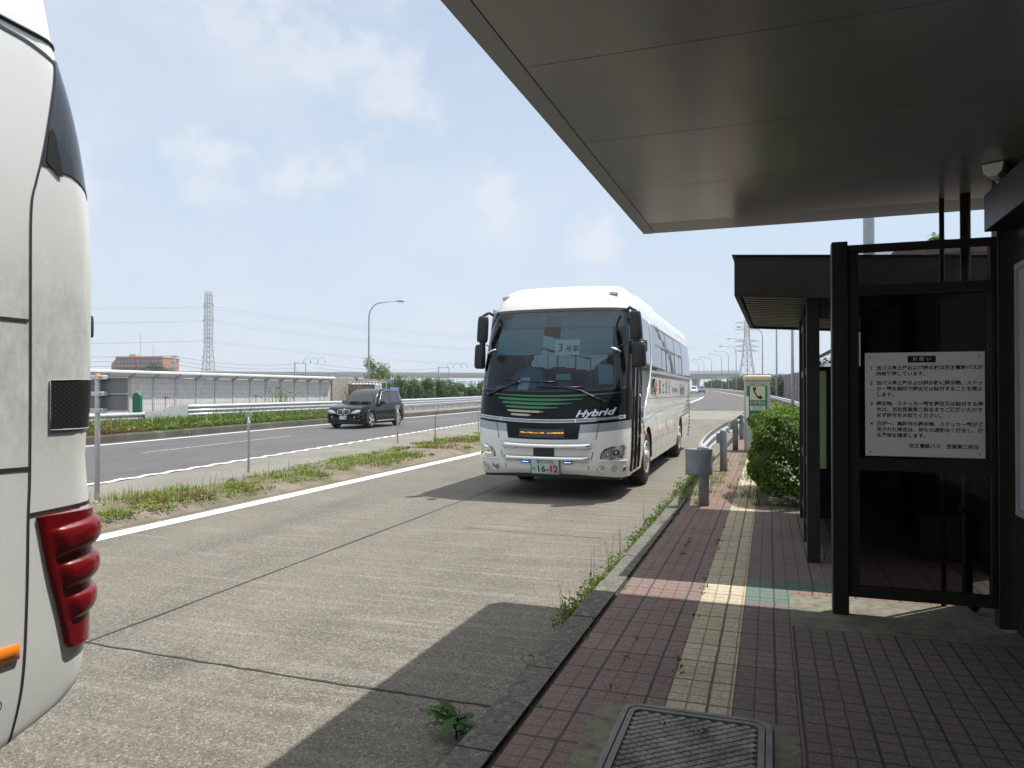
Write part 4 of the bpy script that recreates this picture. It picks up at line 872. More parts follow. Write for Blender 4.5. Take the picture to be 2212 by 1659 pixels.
# ---- sides: glass bands, doors, trims
J = [(1.15, 1.86), (1.43, 2.05), (1.75, 2.52), (2.05, 2.82), (2.35, 2.98), (2.7, 3.05), (3.02, 3.08)]
zz_ = [1.15 + (3.02 - 1.15) * i / 24 for i in range(25)]
for sx in (-1, 1):
    b = MB(); z_ = [z for z in zz_]
    b.rings([[sidep(sx, slerp(FT, z) + YC + 0.03, z, 0.004), sidep(sx, slerp(J, z) * 0.5 + (slerp(FT, z) + YC) * 0.5, z, 0.004), sidep(sx, slerp(J, z), z, 0.004)] for z in z_], False, False, False)
    b.build('front_side_glass', 'side_glass', coach, fix=False)
    b = MB(); b.tube([sidep(sx, slerp(J, z) + 0.03, z, 0.004) for z in [0.98, 1.05] + z_], 0.020, 6); b.build('curved_trim', 'chrome', coach)
    b = MB(); z_ = [2.06 + (3.02 - 2.06) * i / 8 for i in range(9)]
    b.rings([[sidep(sx, slerp(J, z) + 0.10, z, 0.003), sidep(sx, 6, z, 0.003), sidep(sx, 9, z, 0.003), sidep(sx, BL - 0.42, z, 0.003)] for z in z_], False, False, False, smooth=False)
    sg_ = b.build('side_window_band', 'coach_side_glass', coach)
    b = MB(); b.rings([[sidep(sx, y, z, o) for z, o in ((1.985, 0.002), (1.985, 0.006), (2.10, 0.006), (2.10, 0.002))] for y in (2.9, BL - 0.42)], False, False, False); b.build('belt_moulding', mat('belt_grey', (0.10, 0.105, 0.11), 0.35, coat=0.3), coach)
    # upper panes and sliding lower panes with their black jambs
    wy = [3.75, 5.55, 7.35, 9.15]
    for y0, y1 in zip(wy, wy[1:]):
        fr = MB()
        def rect(b, ya, yb, za, zb, o): b.add([sidep(sx, ya, za, o), sidep(sx, yb, za, o), sidep(sx, yb, zb, o), sidep(sx, ya, zb, o)], [(0, 1, 2, 3)])
        for ya, yb, za, zb in ((y0, y1, 2.975, 2.995), (y0, y0 + 0.02, 2.12, 2.995), (y0, y1, 2.12, 2.14), (y0, y1, 2.60, 2.63)): rect(fr, ya, yb, za, zb, 0.008)
        w = fr.build('window', 'mid_grey', coach)
        b = MB(); rect(b, y1 - 0.13, y1 - 0.01, 2.14, 2.60, 0.009); rect(b, y1 - 0.05, y1, 2.63, 2.975, 0.009); rect(b, y0 + 0.9, y0 + 0.94, 2.14, 2.60, 0.009); rect(b, y0 + 0.9, y1 - 0.13, 2.575, 2.60, 0.009); b.build('jamb', 'black_plastic', w)
    b = MB()
    for y in (3.3, 4.9, 6.5, 8.1, 9.8): b.rings([[sidep(sx, y, z, 0.003), sidep(sx, y + 0.008, z, 0.003)] for z in (0.5 if y not in (8.1,) else 1.2, 0.98)], False, False, False)
    b.rings([[sidep(sx, y, 1.56, 0.003), sidep(sx, y, 1.572, 0.003)] for y in (2.2, 11.55)], False, False, False)
    b.rings([[sidep(sx, y, 1.17 + 0.10 * min(1, (y - 1.9) / 2), 0.003), sidep(sx, y, 1.178 + 0.10 * min(1, (y - 1.9) / 2), 0.003)] for y in (1.9, 2.9, 3.9, 11.4)], False, False, False)
    b.build('panel_seam', 'mid_grey', coach)
    for y, m in ((1.95, 'amber'),):
        b = MB(); b.box(-0.015, 0.03, y, y + 0.14, 0.94, 1.0, T=Matrix.Translation((sx * 1.25, 0, 0))); b.build('side_indicator', m, coach, bevel=0.008)
    for y in (4.2, 5.7, 7.2, 10.2):
        b = MB(); b.box(-0.008, 0.012, y, y + 0.09, 0.86, 0.90, T=Matrix.Translation((sx * 1.248, 0, 0))); b.build('side_marker', 'amber', coach)
# door on the kerb side
b = MB(); zz2 = [0.42 + (2.9 - 0.42) * i / 16 for i in range(17)]
b.rings([[sidep(1, slerp(FT, z) + YC + 0.02, z, 0.008), sidep(1, slerp(FT, min(z, 1.2)) + 1.42, z, 0.008)] for z in zz2], False, False, False); dr = b.build('door', 'side_glass', coach)
b = MB()
for f in (0.02, 0.42, 0.80): b.rings([[sidep(1, slerp(FT, z) + YC + f, z, 0.010), sidep(1, slerp(FT, z) + YC + f, z, 0.028), sidep(1, slerp(FT, z) + YC + f + 0.05, z, 0.028), sidep(1, slerp(FT, z) + YC + f + 0.05, z, 0.010)] for z in zz2], False, False, False)
b.build('door_frame', 'black_plastic', dr)
b = MB(); b.tube([sidep(1, YC + 0.62, 0.95, 0.03), sidep(1, YC + 0.62, 1.0, 0.06), sidep(1, YC + 0.62, 1.6, 0.06), sidep(1, YC + 0.62, 1.65, 0.03)], 0.013, 8); b.build('handle', 'chrome', dr)
b = MB(); b.rings([[sidep(1, YC + f, 0.40, 0.006), sidep(1, YC + f, 0.43, 0.02)] for f in (0.1, 0.85)], False, False, False); b.build('step_edge', mat('step_yellow', (0.55, 0.42, 0.05), 0.5), dr)
# kerb-side flap, emblem, lettering, rear stripes
SP = lambda y, z, o=0.006: plane_T((bh(z) + o, y, z), (0, 1, 0), (0, 0, 1))
b = MB(); b.rings([[sidep(1, y, z, 0.005) for y in (2.95, 3.40)] for z in (1.66, 1.94)], False, False, False); fl = b.build('side_hatch_window', 'side_glass', coach)
b = MB(); b.tube([sidep(1, 2.95, 1.66, 0.008), sidep(1, 3.40, 1.66, 0.008), sidep(1, 3.40, 1.94, 0.008), sidep(1, 2.95, 1.94, 0.008), sidep(1, 2.95, 1.66, 0.008)], 0.012, 6); b.build('hatch_frame', 'mid_grey', fl)
M['stripe_dark_ink'] = mat('stripe_dark_ink', (0.10, 0.10, 0.11), 0.4); M['emblem_red'] = mat('emblem_red', (0.55, 0.06, 0.05), 0.4); M['blue_ink'] = mat('blue_ink', (0.10, 0.13, 0.45), 0.4)
b = MB(); em = [(3.52, 1.60), (3.86, 1.60), (3.77, 1.86), (3.69, 1.92), (3.61, 1.86)]; b.add([sidep(1, y, z, 0.006) for y, z in em], [tuple(range(5))]); b.build('emblem', 'emblem_red', coach)
b = MB(); b.add([sidep(1, y, z, 0.009) for y, z in ((3.62, 1.60), (3.76, 1.60), (3.72, 1.70), (3.69, 1.72), (3.66, 1.70))], [tuple(range(5))]); b.add([sidep(1, y, z, 0.009) for y, z in ((3.65, 1.76), (3.69, 1.745), (3.73, 1.76), (3.69, 1.80))], [(0, 1, 2, 3)]); b.build('emblem_mark', 'white_card', coach)
for i, ch in enumerate('富士急行'): text(ch, 0.32, SP(4.25 + 0.58 * i, 1.77), 'black_ink', coach)
text('Resort Express', 0.20, SP(7.25, 1.74), 'blue_ink', coach, bold=0.003)
text('Hybrid', 0.42, SP(9.0, 1.74), 'stripe_dark_ink', coach, shear=0.3, xs=1.05, bold=0.004)
M['stripe_dark'] = mat('stripe_dark', (0.13, 0.14, 0.12), 0.4); M['stripe_mid'] = mat('stripe_mid', (0.08, 0.17, 0.09), 0.4)
for i in range(10):
    z = 1.98 - 0.095 * i; w = (0.08, 0.20, 0.32, 0.48, 0.62, 0.85, 1.15, 1.6, 2.2, 3.0)[i]
    y1 = 11.45 - 0.02 * i if i > 3 else 11.2; y0 = y1 - w; dz = -0.0 if i < 7 else -0.045 * (i - 6)
    b = MB(); b.add([sidep(1, y0, z + dz, 0.006), sidep(1, y1, z, 0.006), sidep(1, y1, z + 0.046, 0.006), sidep(1, y0 + 0.25 * min(w, 1), z + 0.046 + dz, 0.006)], [(0, 1, 2, 3)]); b.build('stripe', 'stripe_dark' if i < 4 else 'stripe_mid', coach)
for i in range(9):
    z = 1.30 - 0.105 * i; b = MB(); b.rings([[sidep(1, y, zz, 0.005) for y in (11.08, 11.50)] for zz in (z - 0.055, z)], False, False, False); b.build('rear_louvre', 'black_plastic', coach)
# big pale outline letters along the luggage doors
M['outline_gold'] = mat('outline_gold', (0.50, 0.43, 0.27), 0.5)
def outline_letter(s, y, z, size):
    me = text_mesh(s, size, xs=1.15); bm = bmesh.new(); bm.from_mesh(me); bmesh.ops.remove_doubles(bm, verts=bm.verts, dist=1e-5)
    edges = [(e.verts[0].co.copy(), e.verts[1].co.copy()) for e in bm.edges if e.is_boundary]; bm.free(); bpy.data.meshes.remove(me)
    b = MB(); T = SP(y, z, 0.005)
    for a, c in edges:
        d = c - a
        if d.length < 1e-5: continue
        n = Vector((-d.y, d.x, 0)).normalized() * 0.010
        b.add([T @ (a + n), T @ (a - n), T @ (c - n), T @ (c + n)], [(0, 1, 2, 3)])
    return b.build('outline_lettering', 'outline_gold', coach)
for i, ch in enumerate('RESORT'):
    if 3.8 + 0.82 * i < 7.8: outline_letter(ch, 3.85 + 0.86 * i, 0.80, 0.92)
# ---- wheels
def wheel(b_parent, x, y, r, w, sx, rim_r, kind='coach', z=None):
    z = r if z is None else z; T = Matrix.Translation((x, y, z)) @ Matrix.Rotation(R(90) * sx, 4, 'Y')
    b = MB(); b.lathe([(rim_r, -w / 2 + 0.02), (r - 0.05, -w / 2), (r - 0.012, -w / 2 + 0.03), (r, -w / 2 + 0.07), (r, w / 2 - 0.07), (r - 0.012, w / 2 - 0.03), (r - 0.05, w / 2), (rim_r, w / 2 - 0.02)], T, 40); wh = b.build('wheel', 'rubber', b_parent)
    b = MB()
    if kind == 'coach':
        b.lathe([(rim_r + 0.012, w / 2 - 0.018), (rim_r, w / 2 + 0.006), (rim_r - 0.02, w / 2 + 0.002), (rim_r - 0.035, w / 2 - 0.06), (0.15, w / 2 - 0.07), (0.13, w / 2 - 0.02), (0.11, w / 2 + 0.03), (0.001, w / 2 + 0.035)], T, 36, cap=False)
        for k in range(10):
            a = 2 * math.pi * k / 10; p = T @ Vector((0.168 * math.cos(a), 0.168 * math.sin(a), w / 2 - 0.07)); q = T @ Vector((0.168 * math.cos(a), 0.168 * math.sin(a), w / 2 + 0.0)); b.cyl(p, q, 0.02, n=8)
        b.build('rim', 'alloy', wh)
    else:
        b.lathe([(rim_r + 0.005, w / 2 - 0.02), (rim_r, w / 2), (rim_r - 0.02, w / 2 - 0.005), (rim_r - 0.03, w / 2 - 0.06), (0.05, w / 2 - 0.07)], T, 32, cap=False)
        b.build('rim', 'dark_grey' if kind == 'suv' else 'mid_grey', wh)
        b = MB()
        for k in range(5):
            for da in (-0.16, 0.16):
                a = 2 * math.pi * k / 5 + 0.3; a2 = a + da * 0.9; c0, s0 = math.cos(a), math.sin(a)
                pa = Vector((0.04 * c0, 0.04 * s0, 0)); pb = Vector((rim_r * 0.97 * math.cos(a2), rim_r * 0.97 * math.sin(a2), 0)); d = (pb - pa).normalized(); n = Vector((-d.y, d.x, 0)) * 0.024
                vs = [T @ (p + Vector((0, 0, zz))) for zz in (w / 2 - 0.03, w / 2 - 0.002) for p in (pa + n, pa - n, pb - n * 1.1, pb + n * 1.1)]
                b.add(vs, [(0, 3, 2, 1), (4, 5, 6, 7), (0, 1, 5, 4), (1, 2, 6, 5), (2, 3, 7, 6), (3, 0, 4, 7)])
        b.lathe([(0.07, w / 2 - 0.03), (0.065, w / 2 + 0.002), (0.001, w / 2 + 0.006)], T, 16, cap=False)
        b.build('spokes', 'alloy', wh)
    return wh
for sx in (-1, 1):
    wheel(coach, sx * 1.08, AX1, 0.50, 0.29, sx, 0.29); wheel(coach, sx * 1.08, AX2, 0.50, 0.29, sx, 0.29); wheel(coach, sx * 0.76, AX2, 0.50, 0.29, sx, 0.29)
    for c in (AX1, AX2):
        b = MB(); b.rings([[Vector((sx * x, c + RA * math.cos(R(a)), max(0.36, 0.45 + RA * 0.98 * math.sin(R(a))))) for x in (1.235, 0.72)] for a in range(0, 181, 10)], False, False, False); b.build('wheel_arch', 'black_plastic', coach)
b = MB()
for y0, y1, hw in ((0.35, 1.85, 1.12), (1.85, 3.2, 0.72), (3.2, 7.9, 1.14), (7.9, 9.3, 0.6), (9.3, 11.5, 1.1)): b.box(-hw, hw, y0, y1, 0.32, 0.95)
b.build('chassis', 'black_plastic', coach)
# ---- mirrors
def pod(b, c, hx, hy, hz, tilt=0):
    T = Matrix.Translation(c) @ Matrix.Rotation(tilt, 4, 'Y')
    b.rings([[T @ Vector((hx * k * math.copysign(abs(math.cos(a)) ** 0.55, math.cos(a)), hy * k * math.copysign(abs(math.sin(a)) ** 0.55, math.sin(a)), zz * hz)) for a in [2 * math.pi * i / 20 for i in range(20)]] for zz, k in ((-1, 0.55), (-0.96, 0.82), (-0.85, 0.96), (-0.5, 1), (0.5, 0.98), (0.85, 0.9), (0.96, 0.74), (1, 0.5))], True)
for sx, xo in ((-1, 1.245), (1, 1.34)):
    y_ = 0.55 if sx < 0 else 0.47
    b = MB(); pod(b, (sx * xo, y_, 2.74), 0.088 if sx < 0 else 0.095, 0.08, 0.225, sx * -0.06); pod(b, (sx * (xo + 0.05), y_, 2.28), 0.085 if sx < 0 else 0.11, 0.09, 0.205, sx * -0.03); b.cyl((sx * (xo + .01), y_, 2.40), (sx * xo, y_, 2.6), 0.05); mm = b.build('mirror', 'black_plastic', coach)
    b = MB(); b.tube([(sx * 1.14, 0.75, 3.0), (sx * (xo - 0.1), y_ + 0.03, 3.02), (sx * xo, y_, 2.96)], 0.024, 8); b.build('mirror_arm', 'black_plastic', mm)
    b = MB(); b.tube([(sx * (xo - 0.06), y_, 2.48), (sx * (xo - 0.16), y_ - 0.12, 2.44), (sx * (xo - 0.26), y_ - 0.25, 2.36)], 0.009, 6); b.build('convex_mirror_arm', 'black_plastic', mm)
    b = MB(); b.lathe([(0.10, 0), (0.085, 0.02), (0.03, 0.035)], Matrix.Translation((sx * (xo - 0.27), y_ - 0.27, 2.34)) @ Matrix.Rotation(R(25) * sx, 4, 'Y'), 20); b.build('convex_mirror', 'chrome', mm)
b = MB(); pod(b, (1.39, 0.95, 2.44), 0.06, 0.10, 0.10); b.build('door_mirror', 'black_plastic', coach)
# ---- wipers
for k, pts, bl in ((-1, [(-0.80, 1.60), (-0.62, 1.72), (-0.42, 1.83), (-0.36, 1.845)], [(-0.60, 1.895), (-0.36, 1.86), (-0.06, 1.85), (0.10, 1.845)]), (1, [(0.72, 1.49), (0.60, 1.58), (0.42, 1.70), (0.20, 1.765)], [(-0.14, 1.775), (0.06, 1.765), (0.24, 1.755), (0.44, 1.75)])):
    b = MB(); b.tube([fp(s, z, 0.035) for s, z in pts], 0.015, 6); b.tube([fp(s, z, 0.022) for s, z in bl], 0.013, 6)
    T = front_T(pts[0][0], pts[0][1], 0.0); b.lathe([(0.035, 0), (0.03, 0.04), (0.015, 0.05)], T, 12); b.build('wiper', 'black_plastic', coach)
# ---- what shows through the windscreen
M['cabin_dark'] = mat('cabin_dark', (0.05, 0.06, 0.07), 0.8); M['seat_cloth'] = mat('seat_cloth', (0.035, 0.045, 0.08), 0.9, c2=(0.05, 0.05, 0.07)); M['dash'] = mat('dash', (0.16, 0.165, 0.165), 0.6)
M['blind'] = mat('blind', (0.26, 0.33, 0.36), 0.8); M['curtain'] = mat('curtain', (0.30, 0.20, 0.13), 0.85, c2=(0.20, 0.13, 0.09), scale=3, stretch=(7, 7, 0.6))
b = MB(); b.box(-1.17, 1.17, 1.0, 11.3, 1.02, 1.06); b.box(-1.15, 1.15, 1.5, 11.3, 2.95, 2.99); b.box(-1.17, 1.17, 11.3, 11.34, 1.0, 2.95)
for sx in (-1, 1): b.box(sx * 1.19 - 0.015, sx * 1.19 + 0.015, 0.95, 11.3, 1.0, 2.0)
b.build('cabin_lining', 'cabin_dark', coach)
b = MB(); b.grid(lambda u, v: Vector(((-1.12 + 2.24 * u), slerp(FT, 1.7) + plan(-0.9 + 1.8 * u) + 0.10 + 0.62 * v, 1.60 + 0.05 * math.sin(v * 3) - 0.12 * v)), 20, 6); b.build('dashboard', 'dash', coach, solid=0.03)
b = MB(); b.box(-1.0, -0.62, 0.42, 0.78, 1.60, 1.80); b.build('instrument_hood', 'dash', coach, bevel=0.05)
for s0, s1 in ((-0.80, -0.13), (0.10, 0.80)):
    b = MB(); b.grid(lambda u, v: fp(s0 + (s1 - s0) * u, 2.30 + 0.60 * v, -0.05), 10, 4); b.build('sun_blind', 'blind', coach)
    b = MB(); b.tube([fp(s0, 2.295, -0.05), fp((s0 + s1) / 2, 2.295, -0.05), fp(s1, 2.295, -0.05)], 0.012, 6); b.build('blind_rail', 'silver_paint', coach)
T = front_T(0.215, 2.40, -0.03); b = MB(); b.add([T @ Vector(p) for p in ((-0.20, -0.135, 0), (0.20, -0.135, 0), (0.20, 0.135, 0), (-0.20, 0.135, 0))], [(0, 1, 2, 3)]); cd = b.build('route_card', 'white_card', coach)
text('3', 0.20, T @ Matrix.Translation((-0.115, -0.01, 0.004)), 'black_ink', cd, bold=0.001); text('号車', 0.115, T @ Matrix.Translation((0.08, -0.03, 0.004)), 'black_ink', cd, bold=0.001)
T = front_T(-0.36, 1.80, -0.08); b = MB(); b.add([T @ Vector(p) for p in ((-0.10, -0.10, 0.0), (0.09, -0.10, 0.0), (0.13, 0.11, 0.03), (-0.03, 0.11, 0.03))], [(0, 1, 2, 3)]); b.build('paper_slip', 'white_card', coach)
T = front_T(0.72, 1.95, -0.03); b = MB(); b.add([T @ Vector(p) for p in ((-0.11, -0.16, 0), (0.12, -0.16, 0), (0.12, 0.16, 0), (-0.11, 0.16, 0))], [(0, 1, 2, 3)]); b.build('window_sticker', 'blind', coach)
b = MB(); b.box(0.05, 0.30, 0.55, 0.75, 1.62, 1.86); b.build('ticket_machine', 'dark_grey', coach, bevel=0.02); b = MB(); b.box(0.03, 0.28, 0.52, 0.54, 1.88, 1.98); b.build('card_reader', 'blind', coach)
b = MB(); b.grid(lambda u, v: Vector((0.30 + 0.80 * u, 1.35 + 0.05 * math.sin(u * 60), 1.55 + 0.75 * v * (0.45 + 0.55 * abs(math.sin(u * 2.2))))), 60, 6); b.build('curtain', 'curtain', coach)
random.seed(9)
for row in range(9):
    for x in (-0.88, -0.44, 0.44, 0.88):
        y = 2.3 + 0.88 * row
        b = MB(); b.rings([[Vector((x + xx * k, y + 0.06 + 0.10 * f, z)) for xx in (-0.20, -0.17, 0.17, 0.20)] + [Vector((x + xx * k, y + 0.16 + 0.10 * f, z)) for xx in (0.20, 0.17, -0.17, -0.20)] for z, k, f in ((1.30, 1, 0), (1.9, 1, 0.8), (2.1, 0.85, 1.05), (2.16, 0.6, 1.1))], True); b.box(x - 0.2, x + 0.2, y - 0.42, y + 0.08, 1.30, 1.44)
        b.build('seat', 'seat_cloth', coach)
b = MB(); b.lathe([(0.225, -0.012), (0.235, 0), (0.225, 0.012), (0.212, 0)], Matrix.Translation((-0.70, 0.95, 1.66)) @ Matrix.Rotation(R(-38), 4, 'X'), 30, cap=False); b.build('steering_wheel', 'black_plastic', coach)
# ================================================================== driver: one continuous skinned body with a face
def skin_body(name, joints, edges, root, m, parent):
    me = bpy.data.meshes.new(name); me.from_pydata([j[:3] for j in joints], edges, []); o = bpy.data.objects.new(name, me); COL.objects.link(o)
    md = o.modifiers.new('skin', 'SKIN')
    for v, j in zip(me.skin_vertices[0].data, joints): v.radius = (j[3], j[4] if len(j) > 4 else j[3])
    me.skin_vertices[0].data[root].use_root = True
    s = o.modifiers.new('sub', 'SUBSURF'); s.levels = s.render_levels = 2
    bpy.context.view_layer.update()
    nm = bpy.data.meshes.new_from_object(o.evaluated_get(bpy.context.evaluated_depsgraph_get())); nm.materials.clear(); nm.materials.append(M[m]); nm.polygons.foreach_set('use_smooth', [True] * len(nm.polygons))
    o.modifiers.clear(); o.data = nm; bpy.data.meshes.remove(me)
    if parent: o.parent = parent
    return o
M['skin'] = mat('skin', (0.45, 0.27, 0.19), 0.5); M['blue_shirt'] = mat('blue_shirt', (0.22, 0.33, 0.52), 0.8); M['hair'] = mat('hair', (0.012, 0.011, 0.011), 0.6); M['trousers'] = mat('trousers', (0.03, 0.032, 0.04), 0.8)
cw = Matrix.Translation(coach.location) @ Matrix.Rotation(coach.rotation_euler.z, 4, 'Z')
dv = thing('person', 'driver in pale blue shirt and dark cap behind the wheel of the coach', 'person', cw @ Vector((-0.70, 1.45, 1.06)), coach.rotation_euler.z)
J_ = [(0, 0.02, 0.52, .15, .13), (0, 0.04, 0.72, .16, .12), (0, 0.03, 0.92, .17, .12), (0, 0.02, 1.03, .07, .07), (0, 0.0, 1.10, .055, .055),
      (-0.20, 0.02, 0.98, .07), (-0.27, -0.14, 0.74, .052), (-0.20, -0.40, 0.68, .036), (0.20, 0.02, 0.98, .07), (0.27, -0.14, 0.74, .052), (0.20, -0.40, 0.68, .036),
      (-0.10, -0.02, 0.46, .10), (-0.13, -0.46, 0.50, .075), (-0.13, -0.52, 0.08, .05), (0.10, -0.02, 0.46, .10), (0.13, -0.46, 0.50, .075), (0.13, -0.52, 0.08, .05)]
E_ = [(0, 1), (1, 2), (2, 3), (3, 4), (2, 5), (5, 6), (6, 7), (2, 8), (8, 9), (9, 10), (0, 11), (11, 12), (12, 13), (0, 14), (14, 15), (15, 16)]
skin_body('body', J_, E_, 0, 'blue_shirt', dv)
b = MB()
def head(b, c, r=0.105):
    c = Vector(c)
    def f(u, v):
        a = 2 * math.pi * u; t = math.pi * v; x, y, z = math.sin(t) * math.sin(a), -math.sin(t) * math.cos(a), math.cos(t)
        k = 1 - 0.20 * max(0, -z) * (1 - 0.4 * max(0, -y)); p = Vector((x * 0.76 * k, y * 0.92 * k, z * 1.18))
        if y < -0.3:
            p.y -= 0.16 * math.exp(-((x / 0.14) ** 2 + ((z + 0.10) / 0.22) ** 2)); p.y += 0.10 * (math.exp(-(((x - 0.33) / 0.17) ** 2 + ((z - 0.10) / 0.13) ** 2)) + math.exp(-(((x + 0.33) / 0.17) ** 2 + ((z - 0.10) / 0.13) ** 2)))
            p.y -= 0.05 * math.exp(-((x / 0.28) ** 2 + ((z + 0.48) / 0.08) ** 2)); p.y -= 0.06 * math.exp(-((x / 0.2) ** 2 + ((z + 0.85) / 0.15) ** 2))
        return c + p * r
    b.grid(f, 40, 30)
head(b, (0, -0.04, 1.23)); 
for sx in (-1, 1): b.lathe([(0.012, -0.012), (0.03, 0.0), (0.026, 0.012)], Matrix.Translation((sx * 0.082, -0.03, 1.225)) @ Matrix.Rotation(R(80) * sx, 4, 'Y'), 10)
b.build('head', 'skin', dv)
b = MB(); b.lathe([(0.092, -0.01), (0.102, 0.03), (0.106, 0.075), (0.09, 0.098), (0.001, 0.10)], Matrix.Translation((0, -0.025, 1.265)), 24); b.grid(lambda u, v: Vector((0.085 * math.sin((u - .5) * 2.6), -0.10 - 0.07 * v * math.cos((u - .5) * 2.6), 1.285 - 0.018 * v)), 10, 3); b.build('cap', 'hair', dv)
def hand(dv, c, sx):
    J = [(0, 0, 0, .034, .02), (0, -0.05, 0.01, .036, .017), (0, -0.09, 0.012, .034, .015)]; E = [(0, 1), (1, 2)]
    for i, (dx, l) in enumerate(((-0.030, 0.030), (-0.010, 0.036), (0.010, 0.033), (0.030, 0.026))):
        k = len(J); J += [(dx, -0.10, 0.014, .0095), (dx, -0.10 - l * 0.8, 0.002, .009), (dx, -0.10 - l * 0.75, -0.03, .008), (dx, -0.10 - l * 0.2, -0.045, .0075)]; E += [(2, k), (k, k + 1), (k + 1, k + 2), (k + 2, k + 3)]
    k = len(J); J += [(-sx * 0.042, -0.04, 0.0, .011), (-sx * 0.052, -0.075, -0.012, .010), (-sx * 0.045, -0.10, -0.02, .009)]; E += [(1, k), (k, k + 1), (k + 1, k + 2)]
    o = skin_body('hand', J, E, 0, 'skin', dv); o.location = c; o.rotation_euler = (R(-10), 0, 0)
hand(dv, (-0.20, -0.41, 0.68), -1); hand(dv, (0.20, -0.41, 0.68), 1)
# ================================================================== cars
def car_body_profile(kind):
    # stations along the length: y, half width, sill z, bumper/side top z (belt), roof z (None where bonnet), roof half width
    if kind == 'suv':
        L_ = 4.85
        hood = [(0, .66), (0.05, .80), (0.14, .92), (0.32, .99), (0.7, 1.05), (1.2, 1.10), (1.55, 1.14)]
        roof = [(1.45, 1.12), (1.75, 1.38), (2.05, 1.62), (2.28, 1.735), (2.65, 1.80), (3.3, 1.825), (3.9, 1.80), (4.4, 1.72), (4.64, 1.45), (4.79, 1.16), (4.85, .95)]
        half = [(0, .72), (0.05, .82), (0.16, .895), (0.5, .95), (1.0, .965), (2.4, .955), (3.6, .965), (4.3, .945), (4.7, .87), (4.85, .74)]
        belt = [(0, .62), (0.05, .76), (0.16, .87), (0.4, .93), (0.8, 1.0), (1.6, 1.05), (2.5, 1.07), (3.6, 1.11), (4.4, 1.14), (4.85, .95)]
    else:
        L_ = 4.6
        hood = [(0, .60), (0.1, .78), (0.4, .92), (0.8, 1.0)]; roof = [(0.75, 1.0), (1.2, 1.3), (1.7, 1.62), (2.2, 1.78), (3.4, 1.80), (4.2, 1.75), (4.5, 1.4), (4.6, 1.0)]
        half = [(0, .66), (0.1, .78), (0.5, .84), (3.8, .85), (4.4, .80), (4.6, .72)]; belt = [(0, .58), (0.3, .86), (1.2, 1.0), (4.2, 1.05), (4.6, .95)]
    return L_, hood, roof, half, belt
def make_car(name, label, cat, loc, rz, paint, kind='suv', detail=True, group=None):
    L_, hood, roof, half, belt = car_body_profile(kind)
    car = thing(name, label, cat, loc, rz, group)
    y0r = roof[0][0]
    def topz(y): return slerp(hood, y) if y < y0r + 0.02 else slerp(roof, y)
    def sec(y):
        h = slerp(half, y); bz = slerp(belt, y); tz = max(topz(y), bz + 0.02); cab = min(1, max(0, (tz - bz - 0.04) / 0.45))
        rw = h * (0.91 - 0.145 * cab); e = min(1, y / 0.25 + .35, (L_ - y) / 0.25 + .2); low = 0.20 + 0.20 * (1 - e) ** 2
        pts = [(0, low), (h * .80, low), (h * .96, low + .06), (h * .995, .45), (h, .62), (h * .985, bz - .12), (h * .955, bz - .02), (h * .93, bz + 0.01)]
        if cab > 0.0:
            pts += [(h * .93 + (rw - h * .93) * t, bz + 0.01 + (tz - .07 * cab - bz - 0.01) * t) for t in (.33, .66, 1.0)]
        else: pts += [(h * .93 + (rw - h * .93) * t, bz + 0.01 + (tz - 0.02 - bz) * t * .6) for t in (.33, .66, 1.0)]
        pts += [(rw * .90, tz - .02 * cab), (rw * .6, tz), (0, tz + 0.005)]
        return pts
    ys = [0, .012, .03, .055, .09, .13, .18, .24, .3] + [.3 + (L_ - .6) * (i / 44) for i in range(1, 45)] + [L_ - .22, L_ - .14, L_ - .08, L_ - .03, L_]
    rings_ = []
    for y in ys:
        p = sec(min(max(y, 0.001), L_ - 0.001)); rings_.append([Vector((x, y, z)) for x, z in p] + [Vector((-x, y, z)) for x, z in reversed(p[1:-1])])
    b = MB(); b.rings(rings_, True, True, True); body = b.build('body', paint, car, fix=True)
    ax = (0.90, 3.83) if kind == 'suv' else (0.85, 3.55); rw = 0.385 if kind == 'suv' else 0.32
    bvh = BVHTree.FromPolygons(b.v, b.f)
    # wheel housings cut out of the shell
    for c in ax:
        cb = MB(); cb.cyl((-1.2, c, rw), (1.2, c, rw), rw + 0.065, n=32); cut = cb.build('wheel_housing', paint, car, fix=True)
        md = body.modifiers.new('cut', 'BOOLEAN'); md.object = cut; md.operation = 'DIFFERENCE'; md.solver = 'EXACT'
        bpy.context.view_layer.update()
        nm = bpy.data.meshes.new_from_object(body.evaluated_get(bpy.context.evaluated_depsgraph_get())); body.modifiers.clear(); body.data = nm; bpy.data.objects.remove(cut)
    b = MB(); b.box(-0.72, 0.72, 0.3, L_ - 0.3, 0.19, 0.6); b.build('chassis', 'black_plastic', car)
    for c in ax:
        for sx in (-1, 1): wheel(car, sx * (slerp(half, c) - 0.125), c, rw, 0.25, sx, rw * 0.68, kind)
    def on(y, t, sx, off=0.006):       # greenhouse side, t from belt 0 to roof edge 1
        p = sec(y); a, c = p[7], p[10]; return Vector((sx * (a[0] + (c[0] - a[0]) * t + off), y, a[1] + (c[1] - a[1]) * t))
    gl = M['car_glass']
    wins = ([(1.95, 2.30, 3.02), (3.08, 3.08, 3.92), (3.99, 3.99, 4.50)] if kind == 'suv' else [(1.4, 1.8, 2.4), (2.46, 2.46, 3.3), (3.36, 3.36, 4.2)])
    for sx in (-1, 1):
        for k, (ya, yt, yb) in enumerate(wins):
            last = k == 2
            b = MB(); b.grid(lambda u, v: on((ya + (yt - ya) * v) + ((yb - (0.28 * v if last else 0)) - (ya + (yt - ya) * v)) * u, 0.07 + 0.86 * v * (1 if not (last and u > .7) else 0.9), sx), 8, 4); b.build('side_window', gl, car)
